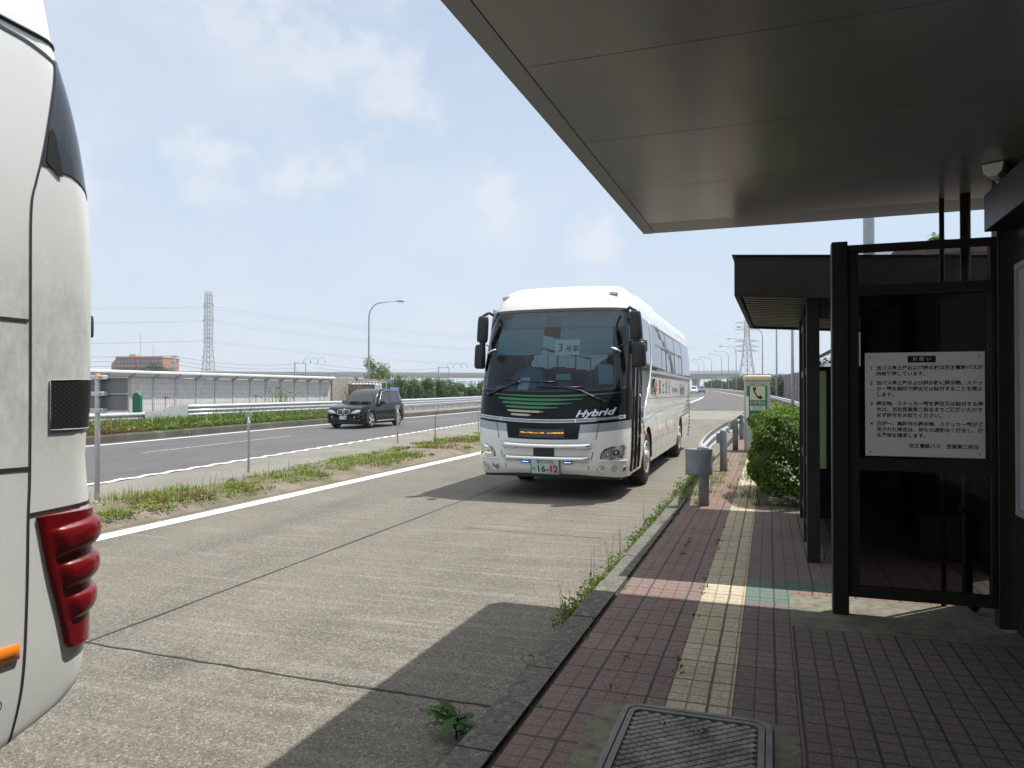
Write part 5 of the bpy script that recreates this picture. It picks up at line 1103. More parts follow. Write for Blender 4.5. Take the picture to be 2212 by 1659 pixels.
    def ontop(u, y, off=0.006): p = sec(y); w = p[10][0]; return Vector((w * (u * 2 - 1) * 0.97, y, p[13][1] + off - 0.04 * (abs(u * 2 - 1)) ** 4))
    ys0, ys1 = (1.52, 2.36) if kind == 'suv' else (0.85, 1.72)
    b = MB(); b.grid(lambda u, v: ontop(u * 0.94 + 0.03, ys0 + (ys1 - ys0) * v, 0.010), 12, 8); b.build('windscreen', 'car_windscreen', car)
    if kind == 'suv': b = MB(); b.grid(lambda u, v: ontop(u * .9 + .05, 4.36 + 0.3 * v, 0.012), 8, 4); b.build('rear_window', gl, car)
    # front end
    def nose(x, z): # y of the front skin at given height (approx)
        hit = bvh.ray_cast(Vector((x, -1, z)), Vector((0, 1, 0)))[0]; return (hit.y if hit else 0.1) - 0.004
    def npatch(b, outl, off=0.0):
        pts = [Vector((x, nose(x, z) - off, z)) for x, z in outl]; c = sum(pts, Vector()) / len(pts); c.y = nose(c.x, c.z) - off - 0.004; m = len(pts)
        mid = [Vector((c.x + (p.x - c.x) * .5, 0, c.z + (p.z - c.z) * .5)) for p in pts]
        for q in mid: q.y = nose(q.x, q.z) - off - .003
        b.add(pts + mid + [c], [(i, (i + 1) % m, m + (i + 1) % m, m + i) for i in range(m)] + [(m + i, m + (i + 1) % m, 2 * m) for i in range(m)], True)
    if detail:
        M.setdefault('car_black', mat('car_black', (0.008, 0.008, 0.009), 0.35))
        for sx in (-1, 1):
            o = [(0.025, .665), (0.025, .84), (0.06, .865), (0.27, .855), (0.315, .82), (0.30, .70), (0.24, .655), (0.06, .645)]
            b = MB(); pts = [Vector((sx * x, nose(x, z) - 0.016, z)) for x, z in o] ; b.tube(pts + [pts[0]], 0.014, 6); gk = b.build('grille', 'chrome', car)
            b = MB(); npatch(b, [(sx * x, z) for x, z in o], 0.010); b.build('grille_mesh', 'car_black', gk)
            for i in range(5):
                b = MB(); x = 0.06 + 0.05 * i; b.tube([(sx * x, nose(x, .68) - 0.016, .68), (sx * x, nose(x, .84) - 0.016, .84)], 0.006, 5); b.build('grille_bar', 'mid_grey', gk)
            hl = [(0.36, .70), (0.44, .78), (0.60, .845), (0.74, .865), (0.82, .85), (0.80, .75), (0.62, .69)]
            b = MB(); npatch(b, [(sx * x, z) for x, z in hl], 0.012); h = b.build('headlight', 'headlamp', car)
            for x, z, r in ((0.55, .755, .050), (0.69, .78, .055)):
                b = MB(); b.lathe([(r, 0), (r * .8, 0.014), (0.001, 0.004)], plane_T((sx * x, nose(x, z) - 0.022, z), (1, 0.1 * sx, 0), (0, 0.25, 1)), 16); b.build('lamp_bowl', 'chrome', h)
            b = MB(); b.lathe([(0.042, 0), (0.03, 0.012), (0.001, 0.014)], plane_T((sx * 0.57, nose(.57, .52) - 0.012, .52), (1, 0, 0), (0, 0, 1)), 16); b.build('fog_lamp', 'headlamp', car)
            b = MB(); b.tube([(sx * 0.50, nose(.5, .40) - 0.012, .40), (sx * 0.80, nose(.8, .40) - 0.012, .405)], 0.010, 6); b.build('trim', 'silver_paint', car)
            b = MB(); pod(b, (sx * 1.02, 1.98, 1.17), 0.125, 0.075, 0.085); b.cyl((sx * 0.90, 2.0, 1.09), (sx * 0.98, 1.98, 1.13), 0.03); b.build('wing_mirror', 'black_gloss', car)
            b = MB(); b.tube([(sx * 0.66, 2.42, 1.76), (sx * 0.69, 2.6, 1.835), (sx * 0.70, 3.3, 1.86), (sx * 0.69, 4.0, 1.83), (sx * 0.65, 4.25, 1.76)], 0.016, 6); b.build('roof_rail', 'dark_steel', car)
            b = MB(); b.tube([on(1.72, 0.0, sx, .01), on(2.05, 0.55, sx, .012), on(2.36, 1.0, sx, .012), on(3.0, 1.03, sx, .012), on(4.0, 1.03, sx, .012)], 0.012, 6); b.build('window_trim', 'silver_paint', car)
            b = MB(); b.rings([[Vector((sx * (slerp(half, y) + o), y, z)) for o, z in ((-0.01, 0.30), (0.03, 0.31), (0.03, 0.335), (-0.01, 0.345))] for y in (1.42, 2.0, 2.6, 3.3)], False, False, False); b.build('sill_trim', 'silver_paint', car)
            b = MB()
            for y in (1.62, 3.02, 3.60): b.rings([[Vector((sx * (slerp(half, y) * f + 0.004), y + (0 if y < 3.5 or z > .8 else -0.1), z)), Vector((sx * (slerp(half, y) * f + 0.004), y + 0.010 + (0 if y < 3.5 or z > .8 else -0.1), z))] for z, f in ((0.40, .99), (0.62, 1.0), (0.90, .985))], False, False, False)
            b.build('door_seam', 'rubber', car)
            for y in (2.78, 3.62):
                b = MB(); b.tube([(sx * (slerp(half, y) - .01), y, .93), (sx * (slerp(half, y) + .018), y + .03, .93), (sx * (slerp(half, y) + .018), y + .17, .935), (sx * (slerp(half, y) - .01), y + .2, .935)], 0.012, 6); b.build('door_handle', 'black_gloss', car)
            b = MB(); b.grid(lambda u, v: Vector((sx * (slerp(half, 4.50 + .30 * u) * (0.985) + 0.004), 4.50 + .30 * u, 0.90 + 0.16 * v)), 6, 2); b.build('tail_lamp', 'red_lens', car)
            for c in ax:
                b = MB(); r1, r2 = rw + 0.06, rw + 0.125
                b.rings([[Vector((sx * (slerp(half, c) * 0.985 + o), c + r * math.cos(R(a)), max(0.22, rw + r * math.sin(R(a))))) for r, o in ((r1, 0.0), (r1, 0.022), (r2, 0.02), (r2, 0.0))] for a in range(-12, 193, 12)], False, False, False); b.build('wheel_arch', 'black_plastic', car)
        b = MB(); npatch(b, [(-0.52, .33), (-0.60, .42), (-0.45, .52), (0.45, .52), (0.60, .42), (0.52, .33)], 0.010); b.build('air_intake', 'car_black', car)
        b = MB(); b.tube([(-0.75, nose(.75, .28) - .01, .285), (-0.4, nose(.4, .27) - .02, .265), (0.4, nose(.4, .27) - .02, .265), (0.75, nose(.75, .28) - .01, .285)], 0.018, 6); b.build('skid_trim', 'dark_steel', car)
        b = MB(); b.lathe([(0.045, 0), (0.04, 0.008), (0.001, 0.01)], plane_T((0, nose(0, .885) - .006, 0.885), (1, 0, 0), (0, 0.5, 0.85)), 20); b.build('badge', 'silver_paint', car)
        b = MB(); b.box(-0.17, 0.17, -0.035, -0.012, 0.43, 0.60); pl_ = b.build('number_plate', 'white_card', car)
        PTc = lambda x, z: plane_T((x, -0.037, z), (1, 0, 0), (0, 0, 1)); text('・・343', 0.10, PTc(0.015, .495), 'blue_plate', pl_, bold=.002); text('多摩 300', 0.042, PTc(0, .575), 'blue_plate', pl_)
        b = MB(); 
        for x0 in (-0.55, 0.1): b.tube([ontop((x0 + .9) / 1.8, 1.50, .03), ontop((x0 + 1.45) / 1.8, 1.56, .03)], 0.012, 5)
        b.build('wiper', 'black_plastic', car)
    else:
        for sx in (-1, 1):
            b = MB(); npatch(b, [(sx * x, z) for x, z in ((.42, .66), (.5, .80), (.74, .84), (.74, .70))], 0.015); b.build('headlight', 'headlamp', car)
        b = MB(); npatch(b, [(-.4, .42), (-.4, .60), (.4, .60), (.4, .42)], 0.012); b.build('grille', 'dark_grey', car)
        b = MB(); b.box(-0.17, 0.17, -0.05, -0.03, 0.42, 0.57); b.build('number_plate', 'white_card', car)
    return car
M['car_paint_black'] = mat('car_paint_black', (0.0035, 0.004, 0.006), 0.16, coat=0.15, spec=0.25)
M['car_paint_white'] = mat('car_paint_white', (0.72, 0.73, 0.74), 0.25, coat=0.8); M['car_paint_blue'] = mat('car_paint_blue', (0.035, 0.07, 0.15), 0.25, coat=0.9)
M['car_glass'] = mat('car_glass', (0.010, 0.012, 0.014), 0.04, spec=0.8, coat=0.3); M['car_windscreen'] = mat('car_windscreen', (0.022, 0.034, 0.040), 0.03, spec=0.5, coat=0.15)
M['headlamp'] = mat('headlamp', (0.45, 0.47, 0.49), 0.12, 0.4, coat=1.0, c2=(0.75, 0.77, 0.8), scale=8); M['blue_plate'] = mat('blue_plate', (0.03, 0.06, 0.12), 0.5)
def xcar(y): return xfk(y)
make_car('black_suv', 'black sport utility car with twin chrome grille driving along the highway left of the coach', 'car', (-18.25, 29.25, -0.01), R(3.0), 'car_paint_black', 'suv', True)
make_car('white_car', 'small white car approaching on the far curve beside the tail of the coach', 'car', (-16.9, 181.0, gz(181)), R(4), 'car_paint_white', 'mini', False)
make_car('blue_van', 'dark blue people carrier following just behind the small white car', 'car', (-15.9, 191.0, gz(191)), R(5), 'car_paint_blue', 'mini', False)

# ================================================================== rear corner of the parked coach, close by on the left
M['dirty_white'] = mat('dirty_white', (0.785, 0.81, 0.805), 0.36, coat=0.2, c2=(0.78, 0.805, 0.80), scale=1.0, lo=0.4, hi=0.7, detail=8)
def dirt(m):
    nt = m.node_tree; N = nt.nodes.new; L = nt.links.new; b = nt.nodes['Principled BSDF']; prev = b.inputs['Base Color'].links[0].from_socket
    tc = N('ShaderNodeTexCoord'); sp = N('ShaderNodeSeparateXYZ'); L(tc.outputs['Object'], sp.inputs[0])
    band_ = N('ShaderNodeValToRGB'); band_.color_ramp.elements[0].position = 0.0; band_.color_ramp.elements[0].color = (0.30, 0.30, 0.30, 1)
    for p, c in ((0.16, 0.12), (0.42, 0.20), (0.50, 0.95), (0.62, 0.90), (0.70, 0.25), (0.80, 0.0)):
        e = band_.color_ramp.elements.new(p); e.color = (c, c, c, 1)
    band_.color_ramp.elements[-1].color = (0, 0, 0, 1)
    dv_ = N('ShaderNodeMath'); dv_.operation = 'DIVIDE'; dv_.inputs[1].default_value = 3.2; L(sp.outputs['Z'], dv_.inputs[0]); L(dv_.outputs[0], band_.inputs[0])
    n = N('ShaderNodeTexNoise'); n.inputs['Scale'].default_value = 9.0; n.inputs['Detail'].default_value = 14; n.inputs['Roughness'].default_value = 0.80
    mp = N('ShaderNodeMapping'); mp.inputs['Scale'].default_value = (1, 1.4, 0.7); L(tc.outputs['Object'], mp.inputs[0]); L(mp.outputs[0], n.inputs['Vector'])
    r = N('ShaderNodeMapRange'); r.inputs[1].default_value = 0.32; r.inputs[2].default_value = 0.95; L(n.outputs['Fac'], r.inputs[0])
    mu = N('ShaderNodeMath'); mu.operation = 'MULTIPLY'; L(r.outputs[0], mu.inputs[0]); L(band_.outputs[0], mu.inputs[1])
    x = N('ShaderNodeMix'); x.data_type = 'RGBA'; x.inputs['B'].default_value = (0.20, 0.235, 0.175, 1); L(prev, x.inputs['A']); L(mu.outputs[0], x.inputs['Factor']); L(x.outputs['Result'], b.inputs['Base Color'])
dirt(M['dirty_white'])
SX = -2.5
lc = thing('parked_coach', 'dirty white coach seen by its rear corner with red tail lamp at the left edge', 'coach', (SX, 2.2, 0))
# outline in plan: rear end position relative to y = 2.2 as a function of height (side silhouette)
ZE = [(0.36, -0.60), (0.464, -0.30), (0.50, -0.19), (0.532, -0.11), (0.58, -0.055), (0.65, -0.035), (0.85, -0.028), (1.15, -0.020), (1.26, -0.018), (1.45, -0.036), (1.56, -0.028), (1.74, -0.014), (1.95, -0.012), (2.16, -0.008), (2.41, -0.018), (2.49, -0.030), (2.67, -0.056), (2.82, -0.09), (2.95, -0.132), (3.02, -0.152), (3.16, -0.155), (3.3, -0.17), (3.42, -0.25), (3.48, -0.40)]
CR = 0.12
def end(z): return (lerp(ZE, z) if z < 0.7 else slerp(ZE, z)) + 0.547 * CR
def inw(z): return slerp([(0.30, 0.05), (0.5, 0.015), (0.8, 0.0), (2.2, 0.0), (2.9, 0.035), (3.1, 0.06), (3.3, 0.13), (3.42, 0.26), (3.48, 0.5)], z)
def cpt(t, z, off=0.0):
    """t < 0: metres along the side in front of the corner; 0..1: round the corner; > 1: metres across the rear"""
    e = end(z); xi = -inw(z); k = CR
    if t <= 0: return Vector((xi + off, e - k + t, z))
    if t <= 1: a = t * math.pi / 2; return Vector((xi - k + (k + off) * math.cos(a), e - k + (k + off) * math.sin(a), z))
    return Vector((xi - k - (t - 1), e + off, z))
T_ = [-11.4, -9, -6, -3, -1.5, -0.8, -0.5, -0.35, -0.25, -0.15, -0.07, 0, .12, .25, .38, .5, .62, .75, .88, 1.0, 1.3, 1.8, 2.3, 2.9, 3.1]
Z_ = sorted(set([0.36, 0.40, 0.43] + [z for z, _ in ZE] + [0.47, 0.485, 0.515, 0.55, 0.61, 0.72, 0.78, 0.95, 1.05, 1.35, 1.52, 1.60, 1.68, 1.82, 2.05, 2.28, 2.6, 2.75, 2.88, 3.09, 3.23, 3.36, 3.45]))
b = MB(); hole = lambda tm, zm: False
vs = [cpt(t, z) for z in Z_ for t in T_]; nt2 = len(T_)
b.add(vs, [(j * nt2 + i, j * nt2 + i + 1, (j + 1) * nt2 + i + 1, (j + 1) * nt2 + i) for j in range(len(Z_) - 1) for i in range(nt2 - 1)], True)
b.rings([[Vector((x, y, 3.479)) for x in (-0.5, -2.0)] for y in (-11.6, -0.65)], False, False, False, False)
b.build('body', 'dirty_white', lc)
b = MB(); b.box(-2.3, -0.25, -11.5, -1.0, 0.32, 0.9); b.build('chassis', 'black_plastic', lc)
M['seam_dark'] = mat('seam_dark', (0.03, 0.028, 0.032), 0.6)
def tpos(y, z):  # side y -> t
    q = y - (end(z) - CR)
    return q if q <= 0 else math.asin(min(1.0, q / CR)) * 2 / math.pi
def yz(b, pts, w, off=0.003, m=1):
    """thin strip on the side through (y relative to the corner plane, z)"""
    pp = [Vector((0, y, z)) for y, z in pts]
    for a, c in zip(pp, pp[1:]):
        d = (c - a).normalized(); n = Vector((0, -d.z, d.y)) * w / 2
        b.add([cpt(tpos(p.y, p.z), p.z, off) for p in (a + n, a - n, c - n, c + n)], [(0, 1, 2, 3)])
def smooth_pts(pts, n=8):
    tab_y = [(i, p[0]) for i, p in enumerate(pts)]; tab_z = [(i, p[1]) for i, p in enumerate(pts)]
    return [(slerp(tab_y, i / n), slerp(tab_z, i / n)) for i in range((len(pts) - 1) * n + 1)]
b = MB(); yz(b, smooth_pts([(-0.135, 2.952), (-0.15, 2.84), (-0.185, 2.66), (-0.211, 2.546), (-0.234, 2.463), (-0.256, 2.36), (-0.262, 2.10), (-0.262, 1.44), (-0.266, 1.25), (-0.268, 0.95), (-0.28, 0.66), (-0.315, 0.47), (-0.33, 0.40)]), 0.0075)
yz(b, [(-0.9, 1.955), (-0.27, 1.952)], 0.010); yz(b, [(-0.9, 1.44), (-0.265, 1.425)], 0.012); yz(b, [(-0.262, 1.258), (-0.15, 1.262), (-0.10, 1.264), (-0.06, 1.266), (-0.02, 1.268), (0.01, 1.268), (0.03, 1.268)], 0.012)
yz(b, smooth_pts([(-0.70, 3.04), (-0.38, 2.985), (-0.25, 2.97), (-0.13, 2.935)]), 0.012)
b.build('panel_seam', 'seam_dark', lc)
# roof cap seam as a raised moulding
b = MB(); b.tube([cpt(t, 3.03 - 0.02 * (1 - max(0, min(1, -t * 2))), 0.004) for t in (-1.5, -1, -.6, -.35, -.2, -.1, 0, .2, .4, .6, .8, 1)], 0.007, 6); b.build('roof_moulding', 'seam_dark', lc)
# dark quarter panel with its vent
M['quarter_dark'] = mat('quarter_dark', (0.055, 0.065, 0.085), 0.25, coat=0.4)
def topface(b, fa, fb, z0, z1, off, nu=14, nv=16, mi=0):
    """patch on the shell between side position fa(z) and corner position fb(z)"""
    return b.grid(lambda u, v: cpt(fa(z0 + (z1 - z0) * v) + (fb(z0 + (z1 - z0) * v) - fa(z0 + (z1 - z0) * v)) * u, z0 + (z1 - z0) * v, off), nu, nv, True, mi)
qa = [(2.42, -0.228), (2.46, -0.222), (2.546, -0.207), (2.66, -0.181), (2.84, -0.146), (2.952, -0.131)]
b = MB()
def qlow(u): return 2.475 + 0.055 * (1 - u) - 0.045 * u
b.grid(lambda u, v: (lambda z: cpt(tpos(slerp(qa, z), z) * (1 - u) + 1.0 * u, z, 0.004))(qlow(u) + (2.955 - qlow(u)) * v), 16, 16); b.build('quarter_panel', 'quarter_dark', lc)
b = MB(); tv = [(-0.196, 2.545), (-0.184, 2.63), (-0.176, 2.665), (-0.166, 2.678), (-0.154, 2.655), (-0.134, 2.55), (-0.130, 2.505), (-0.142, 2.502)]
b.add([cpt(tpos(y - 0.0, z), z, 0.007) for y, z in tv], [tuple(range(8))]); vt = b.build('vent', 'black_plastic', lc)
# mesh grille in the corner
M['grille_rim_grey'] = mat('grille_rim_grey', (0.33, 0.335, 0.33), 0.5)
M['grille_black'] = mat('grille_black', (0.010, 0.010, 0.011), 0.6)
b = MB(); topface(b, lambda z: tpos(-0.185, z), lambda z: 1.05, 1.557, 1.742, 0.004, 12, 4); gv = b.build('engine_grille', 'grille_black', lc)
b = MB()
for i in range(46):
    for j in range(20):
        u = (i + 0.5 * (j % 2)) / 46; z = 1.562 + 0.175 * (j + 0.5) / 20; t = tpos(-0.180, z) * (1 - u) + 1.0 * u; dt = 0.008; dz = 0.0042
        e = lambda tt, zz: cpt(tt, zz, 0.0055)
        b.add([e(t - 0.0042, z), e(t, z - dz), e(t + 0.0042, z), e(t, z + dz)], [(0, 1, 2, 3)]); 
b.build('grille_hole', mat('hole_grey', (0.035, 0.035, 0.04), 0.5), gv)
b = MB(); pth = [cpt(tpos(-0.187, z), z, 0.004) for z in (1.56, 1.60, 1.65, 1.70, 1.74)] + [cpt(tpos(-0.187, 1.744) * (1 - u) + u, 1.744, 0.004) for u in (.1, .3, .5, .7, .9, 1)]; b.tube(pth, 0.0025, 6)
b.tube([cpt(tpos(-0.187, 1.556) * (1 - u) + u, 1.556, 0.004) for u in (0, .1, .3, .5, .7, .9, 1)], 0.0035, 6); b.build('grille_rim', 'grille_rim_grey', gv)
# the red lamp cluster wrapping the corner in three ribs
la = [(0.735, -0.105), (0.75, -0.118), (0.773, -0.124), (0.90, -0.155), (1.05, -0.195), (1.241, -0.236)]
def lobe(z):
    s = 0.0
    for zc, hw, amp in ((1.148, 0.052, 1.0), (1.018, 0.047, 0.95), (0.893, 0.043, 0.80)):
        d = (z - zc) / hw
        if abs(d) < 1: s = max(s, amp * math.sqrt(max(0, 1 - abs(d) ** 2.3)))
    return s
zz3 = [0.735 + (1.245 - 0.735) * i / 110 for i in range(111)]
def lamp_pt(u, z, extra=0.0):
    t0 = tpos(slerp(la, z), z); arc = CR * math.pi / 2; s = (-t0 + arc + 0.20) * u          # metres along the surface
    t = t0 + s if s < -t0 else ((s + t0) / arc if s + t0 < arc else 1 + s + t0 - arc)
    g_ = max(0.0, min(1.0, (s - 0.030) / 0.045)); g_ = g_ * g_ * (3 - 2 * g_)
    return cpt(t, z, 0.006 + 0.010 * min(1, s / 0.012) + 0.032 * lobe(z - 0.12 * (min(s, 0.24) - 0.12)) * g_ * (0.5 + 0.5 * min(1, s / 0.2)) + extra)
b = MB(); nu = 34; vs = [lamp_pt(i / nu, z) for z in zz3 for i in range(nu + 1)]
b.add(vs, [(j * (nu + 1) + i, j * (nu + 1) + i + 1, (j + 1) * (nu + 1) + i + 1, (j + 1) * (nu + 1) + i) for j in range(110) for i in range(nu)], True); tl = b.build('tail_lamp', 'red_lens', lc)
for z in (0.735, 1.245):
    b = MB(); b.rings([[lamp_pt(i / nu, z, o) for o in (0.0, -0.025)] for i in range(nu + 1)], False, False, False); b.build('lamp_rim', 'red_lens', tl)
b = MB(); b.rings([[Vector((o, y, z)) for o, z in ((0.0, 0.757), (0.009, 0.760), (0.009, 0.807), (0.0, 0.815))] for y in (-0.9, -0.32, -0.298)], False, False, True); b.build('side_lamp', 'amber', lc)
b = MB(); b.tube([Vector((0.003, -0.372 + 0.013 * math.cos(a), 0.62 + 0.018 * math.sin(a))) for a in [2 * math.pi * k / 20 for k in range(21)]], 0.002, 5); b.build('jacking_mark', 'seam_dark', lc)
for z in (1.855, 1.795):
    b = MB(); b.lathe([(0.010, 0), (0.010, 0.002)], plane_T((0.0, -0.372, z), (0, 1, 0), (0, 0, 1)), 12); b.build('hatch_lock', 'seam_dark', lc)
# small reflector on the rear edge
b = MB(); pod(b, cpt(0.8, 1.96, 0.004), 0.012, 0.016, 0.045); b.build('clearance_lamp', 'quarter_dark', lc)
for y in (-3.6, -9.0):
    wheel(lc, -0.17, y, 0.5, 0.29, 1, 0.29)
# ================================================================== across the highway and the distance
M['barrier_grey'] = mat('barrier_grey', (0.48, 0.485, 0.49), 0.6, 0.0, c2=(0.43, 0.435, 0.44), scale=1.5)
def slot_panel():
    m, nt, b = nmat('slot_panel'); N = nt.nodes.new; L = nt.links.new; tc = N('ShaderNodeTexCoord'); sp = N('ShaderNodeSeparateXYZ'); L(tc.outputs['Object'], sp.inputs[0])
    def mth(op, a, bb):
        x = N('ShaderNodeMath'); x.operation = op
        for i, v in enumerate((a, bb)):
            if isinstance(v, (int, float)): x.inputs[i].default_value = v
            else: L(v, x.inputs[i])
        return x.outputs[0]
    fy = mth('FRACT', mth('DIVIDE', mth('ADD', sp.outputs[1], 50.0), 0.165), 0.0); fz = mth('FRACT', mth('DIVIDE', mth('ADD', sp.outputs[2], 50.0), 0.36), 0.0)
    a = mth('GREATER_THAN', fy, 0.62); c = mth('GREATER_THAN', fz, 0.22); k = mth('MULTIPLY', a, c)
    x = N('ShaderNodeMix'); x.data_type = 'RGBA'; x.inputs['A'].default_value = (0.56, 0.545, 0.52, 1); x.inputs['B'].default_value = (0.78, 0.77, 0.74, 1); L(k, x.inputs['Factor'])
    n = N('ShaderNodeTexNoise'); n.inputs['Scale'].default_value = 2.2; n.inputs['Detail'].default_value = 6; L(tc.outputs['Object'], n.inputs['Vector'])
    r = N('ShaderNodeMapRange'); r.inputs[1].default_value = 0.4; r.inputs[2].default_value = 0.7; r.inputs[4].default_value = 0.35; L(n.outputs['Fac'], r.inputs[0])
    x2 = N('ShaderNodeMix'); x2.data_type = 'RGBA'; x2.inputs['B'].default_value = (0.40, 0.375, 0.35, 1); L(x.outputs['Result'], x2.inputs['A']); L(r.outputs[0], x2.inputs['Factor'])
    L(x2.outputs['Result'], b.inputs['Base Color']); b.inputs['Roughness'].default_value = 0.6
    return m
M['slot_panel'] = slot_panel()
nbx = thing('noise_barrier', 'long grey slotted noise barrier with a pale silver visor beyond the highway', 'noise barrier', (-40, 16, 0))
for i in range(23):
    y = 2.0 * i; g0 = gz(16 + y)
    b = MB(); b.box(-0.05, 0.05, y + 0.085, y + 1.915, 0.10, 2.62); b.build('panel', 'slot_panel', nbx)
    b = MB(); b.box(-0.085, 0.085, y - 0.08, y + 0.08, 0, 2.72); b.prism([(0.0, 2.55), (0.14, 2.55), (0.52, 2.86), (0.52, 2.93), (0.0, 2.90)], lambda a, c, d, y=y: (a + 0.086, y - 0.06 + d, c), 0.12); b.build('post', 'barrier_grey', nbx)
M['visor'] = mat('visor', (0.80, 0.81, 0.82), 0.4, 0.0)
b = MB(); b.prism([(0.05, 2.66), (0.60, 2.90), (0.60, 3.02), (0.50, 3.06), (0.0, 2.98), (-0.2, 2.80)], lambda a, c, d: (a, -0.1 + d, c), 45.9); b.build('visor', 'visor', nbx, fix=True)
M['block_wall'] = mat('block_wall', (0.40, 0.36, 0.30), 0.9, c2=(0.33, 0.30, 0.25), scale=0.8, c3=(0.24, 0.22, 0.18), scale3=2.5)
bw = thing('concrete_wall', 'weathered beige concrete panel wall between the noise barrier and the hedge', 'wall', (-40, 61.9, 0))
for i in range(5):
    for k in range(4):
        b = MB(); b.box(-0.08, 0.08, i * 4.6 + 0.06, i * 4.6 + 4.5, 0.05 + 0.74 * k, 0.05 + 0.74 * k + 0.73); b.build('panel', 'block_wall', bw)
    b = MB(); b.box(-0.14, 0.14, i * 4.6 - 0.08, i * 4.6 + 0.058, 0, 3.05); b.build('post', 'old_concrete', bw)
bw = thing('concrete_wall', 'low pale concrete wall showing between the rounded bushes', 'wall', (-40.5, 85, 0))
b = MB(); b.box(-0.08, 0.08, 0, 110, 0, 2.3); b.build('panel', 'block_wall', bw)
# ---- street lamps
M['lamp_pole'] = mat('lamp_pole', (0.42, 0.45, 0.48), 0.45, 0.3, c2=(0.36, 0.38, 0.41)); M['lamp_glass'] = mat('lamp_glass', (0.55, 0.57, 0.58), 0.25)
def make_lamp(label, arm=3.2, Hh=12.0):
    l = thing('street_lamp', label, 'street lamp', group='highway lamps with curved arms')
    b = MB(); pts = [(0, 0, 0), (0, 0, 4.5), (0, 0, Hh - 2.0)] + [(-1.55 * (1 - math.cos(a)), 0, Hh - 2.0 + 1.75 * math.sin(a)) for a in [R(12 * k) for k in range(1, 7)]]
    pts += [(-arm, 0, Hh - 0.10)]
    b.tube(pts, [0.13, 0.11, 0.085] + [0.07] * 6 + [0.045], 10); b.build('pole', 'lamp_pole', l)
    b = MB(); b.rings([[Vector((-arm - x, y * w, Hh - 0.13 + z * h)) for y, z in ((-1, 0), (-.8, .8), (0, 1.2), (.8, .8), (1, 0), (.8, -.6), (0, -.8), (-.8, -.6))] for x, w, h in ((-0.15, .05, .05), (0.05, .10, .07), (0.35, .17, .11), (0.75, .16, .11), (0.95, .06, .05))], True); hd = b.build('lamp_head', 'lamp_pole', l)
    b = MB(); b.rings([[Vector((-arm - x, y * w, Hh - 0.16 - z * .10)) for y, z in ((-1, 0), (-.6, 1), (.6, 1), (1, 0))] for x, w in ((0.25, .08), (0.4, .13), (0.7, .12), (0.85, .05))], True); b.build('lens', 'lamp_glass', hd)
    b = MB(); b.box(-0.22, 0.22, -0.22, 0.22, -0.2, 0.06); b.build('base', 'old_concrete', l)
    return l
lp0 = make_lamp('lone street lamp with right-hand arm behind the noise barrier'); lp0.location = (-43.2, 74.6, 0.1); lp0.rotation_euler.z = R(180 + 14)
lamps = [(1.75, 62.0), (0.9, 96.6), (-1.0, 130.9), (-4.3, 164.7), (-7.8, 195.2), (-11.0, 222.7), (-14.4, 248.0), (-19.3, 272.8), (-23.5, 292.5), (-27.8, 319.6)]
words = ['thick bare lamp pole nearest the dark shelter post', 'bare lamp pole second from the dark shelter post', 'tallest complete street lamp in the row, first left of the fascia corner', 'street lamp standing in line with the distant pylon', 'third complete street lamp from the shelter, just left of the pylon', 'fourth complete street lamp from the shelter along the ramp', 'fifth complete street lamp from the shelter along the ramp', 'sixth complete street lamp from the shelter, by the viaduct sign', 'small street lamp second nearest to the coach tail', 'smallest street lamp, next to the tail of the coach']
for (x, y), w in zip(lamps, words):
    l = copy_tree(lp0); l.location = (x, y, gz(y)); l['label'] = w; l.rotation_euler.z = R(2 if y < 140 else 8)
pp = thing('metal_pole', 'pale steel pole showing in the gap between the canopy and the screen top', 'pole', (1.32, 11.35, 0)); b = MB(); b.lathe([(0.075, 0), (0.07, 8)], Matrix.Identity(4), 16); b.build('pole', 'lamp_pole', pp)
b = MB(); b.box(-0.2, 0.2, -0.2, 0.2, -0.05, 0.2); b.build('base', 'old_concrete', pp)
